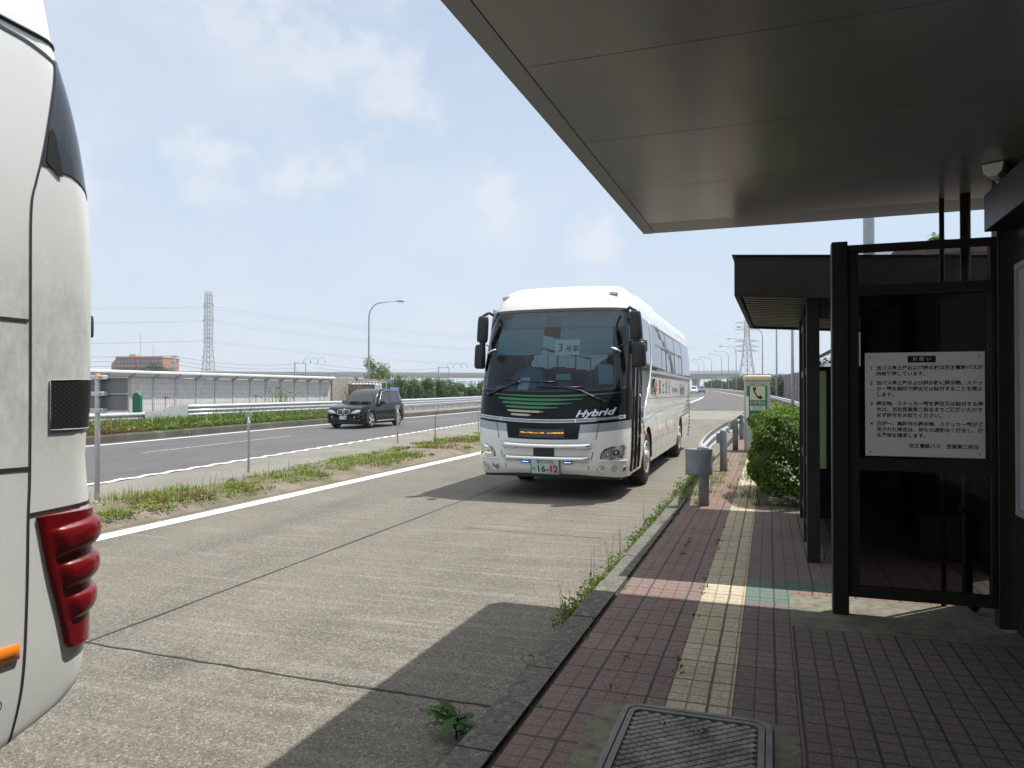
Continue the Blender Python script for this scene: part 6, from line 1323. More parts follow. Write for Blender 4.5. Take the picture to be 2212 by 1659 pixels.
# ---- lattice pylons
M['pylon_steel'] = mat('pylon_steel', (0.40, 0.42, 0.45), 0.6, 0.2)
def pylon(loc, rz, H_, arms, label, w0, w1, rr=0.13, sides=5):
    p = thing('pylon', label, 'pylon', loc, rz)
    def hw(z): return lerp([(0, w0), (H_ * 0.45, w0 * 0.48), (H_ * 0.75, w1), (H_, w1 * 0.8)], z)
    b = MB(); lv = []; z = 0.0
    while z < H_ - 0.5: lv.append(z); z += max(1.9, hw(z) * 1.5)
    lv.append(H_)
    for a, c in ((1, 1), (1, -1), (-1, 1), (-1, -1)): b.tube([(a * hw(z), c * hw(z), z) for z in lv], rr * 1.35, sides)
    b.build('legs', 'pylon_steel', p)
    b = MB()
    for z0, z1 in zip(lv, lv[1:]):
        h0, h1 = hw(z0), hw(z1)
        for q in range(4):
            T = Matrix.Rotation(R(90 * q), 4, 'Z')
            for s in (1, -1): b.tube([T @ Vector((s * h0, h0, z0)), T @ Vector((-s * h1, h1, z1))], rr * 0.62, 4)
            b.tube([T @ Vector((-h1, h1, z1)), T @ Vector((h1, h1, z1))], rr * 0.62, 4)
    b.build('bracing', 'pylon_steel', p)
    for z, w in arms:
        b = MB(); h0 = hw(z)
        for s in (1, -1):
            for yy in (h0, -h0): b.tube([(s * h0, yy, z), (s * w, 0, z + 0.5)], rr * 0.7, 4); b.tube([(s * h0, yy, z + 1.7), (s * w, 0, z + 0.5)], rr * 0.6, 4)
            for k in (0.3, 0.6): b.tube([(s * (h0 + (w - h0) * k), h0 * (1 - k), z + 0.5 * k), (s * (h0 + (w - h0) * k), h0 * (1 - k), z + 1.7 - 1.2 * k)], rr * 0.5, 4)
            b.tube([(s * w, 0, z + 0.5), (s * w, 0, z - 1.4)], rr * 0.6, 4)
        b.build('cross_arm', 'pylon_steel', p)
    return p
pylon((-307.5, 348.5, 0), R(-18), 59.5, [(32, 4.3), (43.5, 5.4), (51.5, 5.4)], 'slim lattice pylon above the noise barrier, left of the lone street lamp', 3.5, 1.75, 0.17)
pylon((-17.8, 671.2, 3), R(8), 60.5, [(11, 10), (33, 9.5), (37, 10.0), (41.5, 10.0), (51.5, 9.6), (57.5, 9.2)], 'lattice pylon with many cross arms rising behind the lamps of the ramp', 8.0, 2.0, 0.26)
# ---- power lines
M['wire'] = mat('wire', (0.25, 0.27, 0.30), 0.6)
def wire(a, c, sag, r, label, grp, n=24):
    a, c = Vector(a), Vector(c); b = MB(); b.tube([a.lerp(c, i / n) - Vector((0, 0, sag * 4 * (i / n) * (1 - i / n))) for i in range(n + 1)], r, 4)
    return tag(b.build('power_line', 'wire'), label, 'power line', grp)
tl = Matrix.Translation((-307.5, 348.5, 0)) @ Matrix.Rotation(R(-18), 4, 'Z'); tr = Matrix.Translation((-17.8, 671.2, 3)) @ Matrix.Rotation(R(8), 4, 'Z')
for (za, wa), (zb, wb), nm in zip([(51.5, 5.4), (43.5, 5.4), (32, 4.3)], [(51.5, 9.6), (41.5, 10.0), (33, 9.5)], ('upper', 'middle', 'lower')):
    for s, sd in ((-1, 'near'), (1, 'far')):
        wire(tl @ Vector((s * wa, 0, za - 1)), tr @ Vector((s * wb, 0, zb - 1)), 13, 0.05, 'faint %s cable on the %s side sagging from the slim pylon towards the right' % (nm, sd), 'high power lines')
        wire(tl @ Vector((s * wa, 0, za - 1)), (-640 + s * 6, 120, za + 16), 10, 0.05, 'faint %s cable on the %s side running left from the slim pylon' % (nm, sd), 'high power lines')
# ---- utility poles behind the barrier
M['pole_conc'] = mat('pole_conc', (0.24, 0.25, 0.26), 0.8)
def utility(x, y, H_, label, kind):
    u = thing('utility_pole', label, 'utility pole', (x, y, 0)); b = MB(); b.lathe([(0.19, 0), (0.14, H_)], Matrix.Identity(4), 10); b.build('pole', 'pole_conc', u)
    if kind == 'frame':
        b = MB()
        for z in (H_ - 0.3, H_ - 2.6): b.box(0, 2.6, -0.05, 0.05, z, z + 0.09)
        b.box(2.5, 2.6, -0.05, 0.05, H_ - 2.6, H_ - 0.3); b.build('bracket_frame', 'pole_conc', u)
        b = MB()
        for k in range(3): b.tube([(2.0 + 1.7 * k + 0.85 * (1 - math.cos(a)), 0, H_ - 0.3 + 1.1 * math.sin(a)) for a in [math.pi * q / 10 for q in range(11)]], 0.035, 5)
        b.build('jumper_loop', 'wire', u)
        for k in range(4):
            b = MB(); b.cyl((2.0 + 1.7 * k, 0, H_ - 0.35), (2.0 + 1.7 * k, 0, H_ - 0.02), 0.08, n=8); b.build('insulator', 'mid_grey', u)
    else:
        for z in (H_ - 0.4, H_ - 1.4, H_ - 2.4)[:2 if kind == 'small' else 3]:
            b = MB(); b.box(-0.9, 0.9, -0.05, 0.05, z, z + 0.09); b.build('cross_arm', 'pole_conc', u)
            for xx in (-0.8, -0.4, 0.4, 0.8):
                b = MB(); b.cyl((xx, 0, z + 0.09), (xx, 0, z + 0.28), 0.05, n=6); b.build('insulator', 'mid_grey', u)
    return u
utility(-98.6, 103.4, 8.1, 'utility pole with stacked arms between the pink building and the slim pylon', 'arms')
utility(-90.7, 127.3, 7.6, 'utility pole with square bracket and looping jumpers above the noise barrier', 'frame')
utility(-83.6, 129.8, 5.6, 'short utility pole over the beige wall end', 'small')
utility(-71.6, 155.1, 7.4, 'utility pole with looping jumpers right of the lone street lamp', 'frame')
utility(-62.5, 190.0, 6.6, 'utility pole standing far off over the bushes beside the coach mirror', 'frame')
for k in range(3):
    for (a, c) in (((-98.6, 103.4, 7.9), (-90.7, 127.3, 7.2)), ((-86, 127.3, 7.2), (-71.6, 155.1, 7.0)), ((-98.6, 103.4, 7.9), (-190, 60, 8.5))):
        wire((a[0], a[1] + k * .8, a[2] - .8 * k), (c[0], c[1] + k * .8, c[2] - .7 * k), 0.8, 0.035, 'dark cable slung between the utility poles behind the barrier', 'cables between the utility poles')
# ---- viaduct
M['viaduct'] = mat('viaduct', (0.42, 0.42, 0.42), 0.8, c2=(0.36, 0.36, 0.36), scale=0.1)
va, vb = Vector((-420, 262, 0)), Vector((60, 540, 0)); dvv = (vb - va); Lv = dvv.length
vd = thing('viaduct', 'long pale concrete viaduct crossing the whole view in the distance', 'viaduct', va, math.atan2(dvv.y, dvv.x))
b = MB(); b.box(0, Lv, -5, 5, 9.6, 11.0); b.build('deck', 'viaduct', vd)
b = MB(); b.box(0, Lv, -5.15, -4.95, 11.0, 12.6); b.box(0, Lv, 4.95, 5.15, 11.0, 12.6); b.build('parapet', 'barrier_grey', vd)
b = MB(); b.box(Lv - 130, Lv - 108, -5.4, -5.16, 9.2, 13.4); b.build('noise_panel', mat('viaduct_panel', (0.28, 0.27, 0.26), 0.8), vd)
x = 15
while x < Lv:
    b = MB(); b.box(x - 1, x + 1, -3.4, 3.4, -1, 8.5); b.box(x - 1.2, x + 1.2, -4.6, 4.6, 8.5, 9.598); b.build('pier', 'viaduct', vd); x += 42
# road gantry bridge further down the highway
br = thing('overbridge', 'low pale overbridge far along the highway behind the approaching cars', 'bridge', (-62, 330, 0), R(-10))
b = MB(); b.box(-20, 52, -2.5, 2.5, 8.0, 9.4); b.build('deck', 'viaduct', br); b = MB(); b.box(-20, 52, -2.7, -2.51, 9.0, 10.3); b.build('parapet', 'visor', br)
for x in (-18, 22, 50): b = MB(); b.box(x - .8, x + .8, -1.5, 1.5, 0, 7.99); b.build('pier', 'viaduct', br)
# ---- pink apartment block with trees before it
M['terracotta'] = mat('terracotta', (0.42, 0.215, 0.175), 0.85, c2=(0.38, 0.19, 0.155), scale=0.3); M['terracotta_pale'] = mat('terracotta_pale', (0.55, 0.30, 0.22), 0.85); M['win_grey'] = mat('win_grey', (0.14, 0.17, 0.20), 0.25)
ap = thing('apartment_building', 'terracotta apartment block with stepped left side far behind the noise barrier', 'building', (-242.2, 217.7, 0), R(19))
b = MB(); b.prism([(-8, -2), (23, -2), (23, 14.6), (5.2, 14.6), (3.2, 12.0), (3.2, 9.2), (-2, 9.2), (-6, 4.5)], lambda a, c, d: (a, d, c), 14); b.build('wall', 'terracotta', ap, fix=True)
b = MB(); b.box(5.0, 23.2, -0.5, 14.2, 14.6, 15.1); b.build('roof_edge', 'terracotta_pale', ap)
for z in (12.1, 8.9, 5.7, 2.5):
    for x0, x1 in ((5.0, 12.8), (14.0, 21.6)):
        b = MB(); b.box(x0, x1, -0.06, 0.0, z - 0.1, z + 1.55); w = b.build('window', 'win_grey', ap)
        b = MB(); b.box(x0 - 0.2, x1 + 0.2, -1.2, -0.07, z - 1.3, z - 0.2); b.build('balcony', 'terracotta', ap)
        b = MB()
        for k in range(1, 6): b.box(x0 + (x1 - x0) * k / 6 - 0.07, x0 + (x1 - x0) * k / 6 + 0.07, -0.12, -0.061, z - 0.1, z + 1.55)
        b.build('frame', 'terracotta_pale', w)
for x, h_ in ((11.5, 10), (16.5, 5)):
    b = MB(); b.cyl((x, 6, 15.0), (x, 6, 15 + h_), 0.07, n=6); b.build('antenna', 'mid_grey', ap)
b = MB(); b.box(8.5, 11, 3, 6, 15.1, 16.0); b.build('roof_hut', 'terracotta_pale', ap)
# ---- lorry carrying gas cylinders
M['truck_blue'] = mat('truck_blue', (0.05, 0.12, 0.36), 0.35, coat=0.5); M['cyl_paint'] = mat('cyl_paint', (0.58, 0.56, 0.53), 0.4, 0.1)
tk = thing('gas_truck', 'flatbed lorry with grey gas cylinders and blue cab guard behind the black car', 'lorry', (-36.7, 63.5, gz(63) + 0.1), R(3))
b = MB(); b.box(-1.05, 1.05, -2.4, 2.6, 0.75, 0.92); b.build('flatbed', 'dark_grey', tk)
b = MB(); b.rings([[Vector((x, y, z)) for x, z in ((-1.0, .5), (1.0, .5), (1.0, 1.3), (.93, 1.85), (-.93, 1.85), (-1.0, 1.3))] for y in (2.75, 4.3, 4.6)], True); b.build('cab', 'truck_blue', tk, fix=True)
b = MB(); b.box(-0.85, 0.85, 4.62, 4.64, 1.2, 1.75); b.build('windscreen', 'car_glass', tk)
for i in range(5):
    for j in range(3):
        b = MB(); b.lathe([(0.20, 0), (0.205, 0.05), (0.205, 1.15), (0.16, 1.28), (0.06, 1.32), (0.06, 1.42), (0.12, 1.43), (0.12, 1.50)], Matrix.Translation((-0.70 + 0.70 * j, -2.0 + 0.70 * i, 0.921)), 12); b.build('gas_cylinder', 'cyl_paint', tk)
b = MB()
for x in (-1.02, 1.02):
    b.box(x - .02, x + .02, -2.35, 1.6, 2.33, 2.38); b.box(x - .02, x + .02, -2.35, 1.6, 1.65, 1.70)
    for y in (-2.35, -1, 0.3, 1.58): b.box(x - .02, x + .02, y, y + .05, 0.92, 2.329)
for y in (-2.35, 1.58): b.box(-1.0, 1.0, y, y + .05, 2.381, 2.42)
b.build('rack', 'lamp_body', tk)
b = MB(); b.box(-1.05, 1.05, 2.0, 2.10, 0.93, 1.9); b.build('headboard', 'truck_blue', tk); b = MB(); b.box(-1.05, 1.05, 1.75, 1.88, 2.28, 2.45); b.box(1.0, 1.05, 1.88, 3.3, 2.28, 2.45); b.box(1.0, 1.05, 3.2, 3.3, 1.8, 2.279); b.build('cab_guard', 'truck_blue', tk)
for y in (-1.6, 3.5):
    for sx in (-1, 1): wheel(tk, sx * 0.85, y, 0.4, 0.22, sx, 0.22, 'van')
M['board_red'] = mat('board_red', (0.24, 0.10, 0.10), 0.6)
bd = thing('hoarding', 'small dark framed board with red stripe behind the black car', 'sign', (-25.2, 42.6, 0.2), R(22))
b = MB(); b.box(-0.85, 0.85, -0.03, 0.03, 0.95, 1.95); b.build('panel', 'dark_grey', bd); b = MB(); b.box(-0.75, 0.75, -0.036, -0.031, 1.30, 1.85); b.build('face', mat('board_rose', (0.20, 0.15, 0.15), 0.6), bd)
b = MB(); b.box(-0.7, 0.7, -0.041, -0.037, 1.50, 1.62); b.build('stripe', 'board_red', bd)
for x in (-0.8, 0.8): b = MB(); b.box(x - .03, x + .03, 0.031, 0.09, 0, 1.95); b.build('leg', 'dark_grey', bd)
gb = thing('marker_board', 'dark green rounded marker board standing at the end of the low rail', 'road marker', (-25.0, 24.1, 0.25))
b = MB(); b.prism([(-0.21, 0.55), (0.21, 0.55), (0.21, 1.20)] + [(0.21 * math.cos(R(a)), 1.20 + 0.20 * math.sin(R(a))) for a in range(10, 180, 10)] + [(-0.21, 1.20)], lambda a, c, d: (a, d, c), 0.16); b.build('board', 'green_paint', gb, bevel=0.03, fix=True)
b = MB(); b.cyl((0, 0.08, 0), (0, 0.08, 0.56), 0.05); b.build('post', 'galv', gb)
# ---- right hand side behind the shelters
M['pink_render'] = mat('pink_render', (0.46, 0.33, 0.32), 0.9, c2=(0.42, 0.30, 0.295), scale=0.4); M['roof_red'] = mat('roof_red', (0.12, 0.07, 0.062), 0.8); M['noise_grey'] = mat('noise_grey', (0.27, 0.27, 0.27), 0.85, c2=(0.22, 0.22, 0.22), scale=0.4, c3=(0.17, 0.165, 0.15), scale3=1.5)
ho = thing('pink_building', 'pink rendered building wall glimpsed through the top pane of the glass screen', 'building', (2.6, 17.5, 0), 0)
b = MB(); b.box(0, 12, 0, 10, 0, 4.55); b.build('wall', 'pink_render', ho); b = MB(); b.box(-0.1, 12.1, -0.1, 10.1, 4.551, 4.66); b.build('roof_edge', 'old_concrete', ho)
for x in (2.0, 6.0): b = MB(); b.box(x, x + 1.6, -0.03, -0.001, 1.2, 2.6); b.build('window', 'win_grey', ho)
h2 = thing('house', 'small house gable with reddish roof peeping out beside the dark shelter post', 'house', (3.4, 52, 0), 0)
b = MB(); b.box(0, 7, 0, 8, 0, 3.5); b.build('wall', 'visor', h2); b = MB(); b.prism([(-1.2, 3.4), (3.5, 5.9), (8.2, 3.4), (8.2, 3.55), (3.5, 6.1), (-1.2, 3.55)], lambda a, c, d: (a, d - 0.5, c), 9); b.build('roof', 'roof_red', h2, fix=True)
nw = thing('noise_wall', 'grey concrete noise wall running along the ramp right of the phone box', 'noise barrier', (0, 66, 0))
for i in range(30):
    y0, y1 = 66 + 4 * i, 70 + 4 * i; xo = lambda y: lerp([(66, 3.6), (96, 2.6), (130, 1.2), (165, -2.0), (190, -5.0)], y)
    b = MB(); b.add([(xo(y) + d, y - 66, gz(y) + z) for d in (0, 0.2) for y, z in ((y0, 0), (y1, 0), (y1, 3.4), (y0, 3.4))], [(0, 1, 2, 3), (7, 6, 5, 4), (3, 2, 6, 7), (0, 3, 7, 4), (1, 5, 6, 2)]); b.build('panel', 'noise_grey', nw)
    b = MB(); b.box(xo(y0) - 0.09, xo(y0) - 0.001, y0 - 66.09, y0 - 65.91, gz(y0), gz(y0) + 3.5); b.build('post', 'noise_grey', nw)
# ================================================================== plants
M['leaf_bright'] = leafmat('leaf_bright', (0.15, 0.245, 0.016), (0.085, 0.17, 0.014)); M['leaf_mid'] = leafmat('leaf_mid', (0.05, 0.105, 0.022), (0.032, 0.075, 0.018))
M['leaf_dark'] = leafmat('leaf_dark', (0.022, 0.055, 0.012), (0.035, 0.075, 0.018)); M['grass_green'] = leafmat('grass_green', (0.15, 0.235, 0.035), (0.10, 0.185, 0.028)); M['grass_yellow'] = leafmat('grass_yellow', (0.26, 0.30, 0.065), (0.20, 0.26, 0.05))
M['grass_dry'] = leafmat('grass_dry', (0.27, 0.19, 0.09), (0.22, 0.16, 0.085)); M['grass_rust'] = leafmat('grass_rust', (0.25, 0.125, 0.05), (0.20, 0.12, 0.06)); M['bark'] = mat('bark', (0.10, 0.075, 0.055), 0.9); M['stem'] = mat('stem', (0.10, 0.10, 0.04), 0.8); M['petal'] = mat('petal', (0.75, 0.32, 0.03), 0.6)
GM = ['grass_green', 'grass_yellow', 'grass_dry', 'grass_rust', 'leaf_mid', 'leaf_dark']
def blade(b, p, h, w, az, lean, mi, seg=3):
    d = Vector((math.cos(az), math.sin(az), 0)); s = Vector((-d.y, d.x, 0)) * w / 2; vs = []
    for i in range(seg):
        t = i / seg; c = p + d * lean * h * t * t + Vector((0, 0, h * (t - 0.25 * lean * t * t))); k = 1 - 0.55 * t; vs += [c - s * k, c + s * k]
    vs.append(p + d * lean * h + Vector((0, 0, h * (1 - 0.25 * lean))))
    fs = [(2 * i, 2 * i + 1, 2 * i + 3, 2 * i + 2) for i in range(seg - 1)] + [(2 * seg - 2, 2 * seg - 1, 2 * seg)]
    b.add(vs, fs, True, mi)
def tuft(b, c, n, rad, h, w, mix, rnd):
    for _ in range(n):
        a = rnd.uniform(0, 6.283); r = rad * math.sqrt(rnd.random()); p = Vector((c[0] + r * math.cos(a), c[1] + r * math.sin(a), c[2]))
        blade(b, p, h * rnd.uniform(0.4, 1.0) * (1 - 0.4 * r / rad), w * rnd.uniform(.6, 1.2), a + rnd.uniform(-1, 1), rnd.uniform(0.15, 0.9), rnd.choice(mix))
def leaf(b, p, n, size, rnd, mi, asp=0.5):
    u = n.orthogonal().normalized(); u = (u * math.cos(q := rnd.uniform(0, 6.283)) + n.cross(u) * math.sin(q)); v = n.cross(u)
    l = size * rnd.uniform(0.7, 1.3); w = l * asp
    b.add([p - u * l * .5, p + v * w * .5 + n * l * .06, p + u * l * .5, p - v * w * .5 + n * l * .06], [(0, 1, 2, 3)], False, mi)
def crown(b, c, rad, n, size, rnd, mis, clumps=14, asp=0.5, power=2.0, flat=0.0):
    """leaves gathered in clumps over an uneven volume"""
    c = Vector(c); cl = []
    for _ in range(clumps):
        d = Vector((rnd.gauss(0, 1), rnd.gauss(0, 1), rnd.gauss(0, 1))).normalized(); k = rnd.uniform(0.45, 0.92)
        cl.append((Vector((d.x * rad[0] * k, d.y * rad[1] * k, d.z * rad[2] * k)), rnd.uniform(0.28, 0.48)))
    for _ in range(n):
        q, s = rnd.choice(cl); d = Vector((rnd.gauss(0, 1), rnd.gauss(0, 1), rnd.gauss(0, 1))).normalized(); k = s * rnd.random() ** 0.4
        p = q + Vector((d.x * rad[0], d.y * rad[1], d.z * rad[2])) * k
        nn = (d + Vector((0, 0, 0.5)) + Vector((rnd.gauss(0, .5), rnd.gauss(0, .5), rnd.gauss(0, .5)))).normalized()
        leaf(b, c + p, nn, size, rnd, rnd.choice(mis), asp)
# ---- the clipped shrub by the shelter
rnd = random.Random(4)
sh = thing('clipped_shrub', 'large clipped evergreen shrub with sunlit top beside the dark shelter', 'shrub', (0.75, 11.9, HZ))
b = MB()
for i in range(7):
    x = rnd.uniform(-.6, .6); y = rnd.uniform(-.7, .7); b.tube([(x * .4, y * .4, 0), (x * .8, y * .8, .45), (x * 1.2, y * 1.2, .95)], [.03, .02, .008], 6)
b.build('stems', 'bark', sh)
b = MB()
def boxpt(q):
    a = rnd.uniform(-1, 1); c = rnd.uniform(-1, 1); f = rnd.random()
    if f < 0.36: p = Vector((a, c, 1))
    elif f < 0.62: p = Vector((a, -1, c))
    elif f < 0.86: p = Vector((-1, a, c))
    elif f < 0.94: p = Vector((1, a, c))
    else: p = Vector((a, 1, c))
    q5 = 9 if p.z < 0 else 5; m = (abs(p.x) ** q5 + abs(p.y) ** q5 + abs(p.z) ** q5) ** (1 / q5)
    return p / m
lump = lambda p: 1 + 0.07 * math.sin(5.1 * p.x + 1) * math.sin(4.3 * p.y + 2) + 0.06 * math.sin(6.3 * p.z + 3 * p.x) + 0.05 * math.sin(11 * p.x + 7 * p.y + 9 * p.z)
for i in range(30000):
    p = boxpt(0); n = Vector((p.x ** 3, p.y ** 3, p.z ** 3)).normalized(); k = lump(p) * (1 - 0.20 * rnd.random() ** 1.8)
    q = Vector((p.x * 0.95 * k, p.y * 1.25 * k, 0.66 + p.z * 0.60 * k)); nn = (n * 0.8 + Vector((rnd.gauss(0, .55), rnd.gauss(0, .55), rnd.gauss(0, .55) + .35))).normalized()
    leaf(b, q, nn, 0.062, rnd, rnd.choice((0, 0, 0, 1)), 0.46)
for i in range(900):      # new shoots standing proud of the clipped top
    p = boxpt(0)
    if p.z < 0.2: continue
    q = Vector((p.x * 0.95, p.y * 1.25, 0.66 + p.z * 0.60)) * 1.0; d = (Vector((p.x * .5, p.y * .5, 1)) + Vector((rnd.gauss(0, .4), rnd.gauss(0, .4), 0))).normalized()
    for k in range(4): leaf(b, q + d * 0.022 * k, (d + Vector((rnd.gauss(0, .8), rnd.gauss(0, .8), 0.2))).normalized(), 0.05, rnd, 0, 0.38)
b.build('foliage', ['leaf_bright', 'leaf_mid'], sh)
M['leaf_bush'] = leafmat('leaf_bush', (0.095, 0.185, 0.035), (0.065, 0.14, 0.03))
# ---- round bushes along the far wall
tops = [(67.0, 3.1), (70.0, 3.2), (73.2, 2.9), (76.9, 3.0), (80.8, 3.1), (83.4, 2.9), (86.2, 2.7), (90.2, 2.8), (94.5, 2.9), (99, 3.0), (104, 2.9), (110, 3.0)]
for i, (y, h_) in enumerate(tops):
    rnd = random.Random(50 + i)
    t = thing('round_bush', ['first bush from the left in the row behind the three-ridged barrier', 'tall pointed bush second from the left behind the car', 'third bush from the left, fuller on its right side', 'fourth and narrow bush over the three-ridged barrier', 'fifth bush from the left, broad with upright tips', 'sixth bush from the left touching the broad one', 'seventh bush from the left, the lowest of the row', 'eighth bush from the left beside the coach mirror', 'ninth bush partly behind the coach mirror', 'tenth bush behind the coach', 'eleventh bush behind the coach', 'twelfth bush behind the coach'][i], 'bush', (-37.0, y, 0.15), 0, 'bushes along the far wall')
    b = MB()
    for k in range(4): a = rnd.uniform(0, 6.28); b.tube([(0, 0, 0), (.3 * math.cos(a), .3 * math.sin(a), h_ * .4), (.5 * math.cos(a), .6 * math.sin(a), h_ * .75)], [.07, .05, .02], 5)
    b.build('stems', 'bark', t)
    b = MB(); crown(b, (0, 0, h_ * .52), (rnd.uniform(.85, 1.0), rnd.uniform(1.4, 1.7), h_ * .49), 3000, 0.22, rnd, (0, 0, 0, 1), 24, 0.5)
    for k in range(26):
        x, yy = rnd.gauss(0, .5), rnd.gauss(0, .8)
        for q in range(5): leaf(b, Vector((x, yy, h_ * (.86 + .04 * q))), Vector((rnd.gauss(0, .7), rnd.gauss(0, .7), .4)).normalized(), .16, rnd, 0)
    b.build('foliage', ['leaf_bush', 'leaf_mid'], t)
# ---- small tree behind the wall by the lamp, trees by the building
def tree(label, loc, H_, rad, n, size, seed, mats, trunk=0.12, clumps=26, group=None):
    rnd = random.Random(seed); t = thing('tree', label, 'tree', loc, 0, group)
    b = MB(); b.tube([(0, 0, 0), (.05, 0, H_ * .35), (0.0, .05, H_ * .7)], [trunk, trunk * .7, trunk * .3], 8)
    for k in range(6): a = k * 1.05 + rnd.random(); z = H_ * rnd.uniform(.3, .5); b.tube([(0, 0, z), (rad[0] * .4 * math.cos(a), rad[1] * .4 * math.sin(a), z + H_ * .18), (rad[0] * .75 * math.cos(a), rad[1] * .75 * math.sin(a), z + H_ * .3)], [trunk * .45, trunk * .3, trunk * .1], 6)
    b.build('trunk', 'bark', t); b = MB(); crown(b, (0, 0, H_ - rad[2]), rad, n, size, rnd, (0, 0, 1), clumps); b.build('crown', mats, t); return t
tree('small leafy tree behind the beige wall at the foot of the lone lamp', (-45.2, 79.0, 0), 5.6, (1.9, 2.9, 2.0), 2300, 0.26, 5, ['leaf_bright', 'leaf_mid'], .1, 16)
tree('dark rounded tree in front of the terracotta building', (-208.5, 208.5, 0), 11.8, (10.5, 5, 4.4), 3800, 0.8, 6, ['leaf_dark', 'leaf_mid'], .35, 40)
tree('green tree top over the screen between canopy and dark rail', (4.55, 24.5, 0), 6.3, (0.6, 0.6, 1.0), 1500, 0.17, 8, ['leaf_bright', 'leaf_mid'], .12, 14)
tree('dark spiky shrub against the pink wall seen through the top pane', (3.3, 16.7, 0), 4.7, (0.5, .45, 0.8), 700, 0.2, 9, ['leaf_dark', 'leaf_mid'], .06, 10)
tree('dark tree between the house and the grey noise wall', (3.6, 61, 0.1), 4.6, (1.2, 1.6, 1.6), 1100, 0.24, 11, ['leaf_dark', 'leaf_mid'], .1, 14)
# hedge behind the ramp barrier: a row of separate dark bushes
rnd = random.Random(77); y = 112; k = 0; base = None
spots = []
while y < 330: spots.append((xright(y) + lerp([(110, 3.6), (150, 5.2), (330, 7.5)], y), y)); y += lerp([(110, 3.0), (330, 5.2)], y)
hb = []
for v in range(3):
    rr = random.Random(300 + v); b = MB(); crown(b, (0, 0, 1.75), (1.7, 2.0, 1.7), 900, 0.36, rr, (0, 0, 1), 16); t = thing('hedge_bush', 'dark hedge bush behind the barrier of the ramp', 'bush', group='hedge bushes along the ramp'); b.build('foliage', ['leaf_dark', 'leaf_mid'], t); hb.append(t)
for i, (x, y) in enumerate(spots):
    t = hb[i] if i < 3 else copy_tree(hb[i % 3]); t.location = (x, y, gz(y)); t.rotation_euler = (0, 0, rnd.uniform(0, 6)); s = rnd.uniform(.85, 1.2); t.scale = (s, s, s * (0.85 if y < 150 else 1.05))
# ---- weeds and grass (nobody could count these)
def weeds(name, gen, label): b = MB(); gen(b); o = b.build(name, GM); return tag(o, label, 'weeds', kind='stuff')
def g_median(b):
    def patchy(x, y): return math.sin(x * 2.1 + y * .55) + math.sin(y * .83 + 1.3) * .8 + math.sin(y * 2.3 - x * 3.1) * .6
    rnd = random.Random(12); centres = []
    y = 4.0
    while y < 46:
        w = xleft(y) - 0.5 - xmed_far(y); n_ = 3
        for _ in range(n_):
            u = rnd.choice((rnd.uniform(0.05, 0.45), rnd.uniform(0.4, 0.95))); centres.append((xmed_far(y) + w * u, y + rnd.uniform(-.3, .3), u))
        y += 0.34
    for x, y, u in centres:
        if y < 24 and patchy(x, y) < -0.5 and rnd.random() < .75: continue
        d = math.sin(y * 0.9) * 0.5 + math.sin(y * 0.37 + 1) * .5
        big = rnd.random() < (0.36 + 0.2 * d + (0.20 if y > 19 else 0))
        m = [0, 0, 1, 1] if rnd.random() < 0.68 else ([1, 2, 2, 3] if u > .55 or rnd.random() < .6 else [0, 1, 2])
        n = int((70 if big else 18) * (1 if y < 25 else .8)); tuft(b, (x, y, .09 + gz(y)), int(n * 2.6), rnd.uniform(.25, .6) if big else rnd.uniform(.08, .2), rnd.uniform(.15, .28) if big else rnd.uniform(.07, .16), .018 if y < 16 else .028, m, rnd)
        if rnd.random() < .22: # dry seed stalks
            for _ in range(4): blade(b, Vector((x + rnd.uniform(-.2, .2), y + rnd.uniform(-.2, .2), .09 + gz(y))), rnd.uniform(.2, .4), .01, rnd.uniform(0, 6), .3, rnd.choice((2, 2, 3, 0)))
def g_low(b):
    rnd = random.Random(71)
    for _ in range(5200):
        y = rnd.uniform(6, 40); u = rnd.random(); w = xleft(y) - 0.5 - xmed_far(y); x = xmed_far(y) + w * u
        if math.sin(x * 2.1 + y * .55) + math.sin(y * .83 + 1.3) * .8 + math.sin(y * 2.3 - x * 3.1) * .6 < 0.05: continue
        for k in range(3): leaf(b, Vector((x + rnd.gauss(0, .05), y + rnd.gauss(0, .05), .10 + gz(y) + rnd.random() * .07)), Vector((rnd.gauss(0, .5), rnd.gauss(0, .5), 1)).normalized(), .06, rnd, rnd.choice((0, 1, 0, 1, 2)), .5)
    for _ in range(5000):
        y = rnd.uniform(9, 39); u = rnd.uniform(.3, 2.4); x = xfk(y) - u
        for k in range(3): leaf(b, Vector((x + rnd.gauss(0, .08), y + rnd.gauss(0, .08), .26 + gz(y) + rnd.random() * (.14 + .12 * u))), Vector((rnd.gauss(0, .6), rnd.gauss(0, .6), 1)).normalized(), .12, rnd, rnd.choice((0, 0, 1, 4)), .5)
weeds('ground_cover', g_low, 'low leafy ground cover among the grass of the strip and the verge')
weeds('median_weeds', g_median, 'patchy green and dry weeds on the strip between the bus lane and the highway')
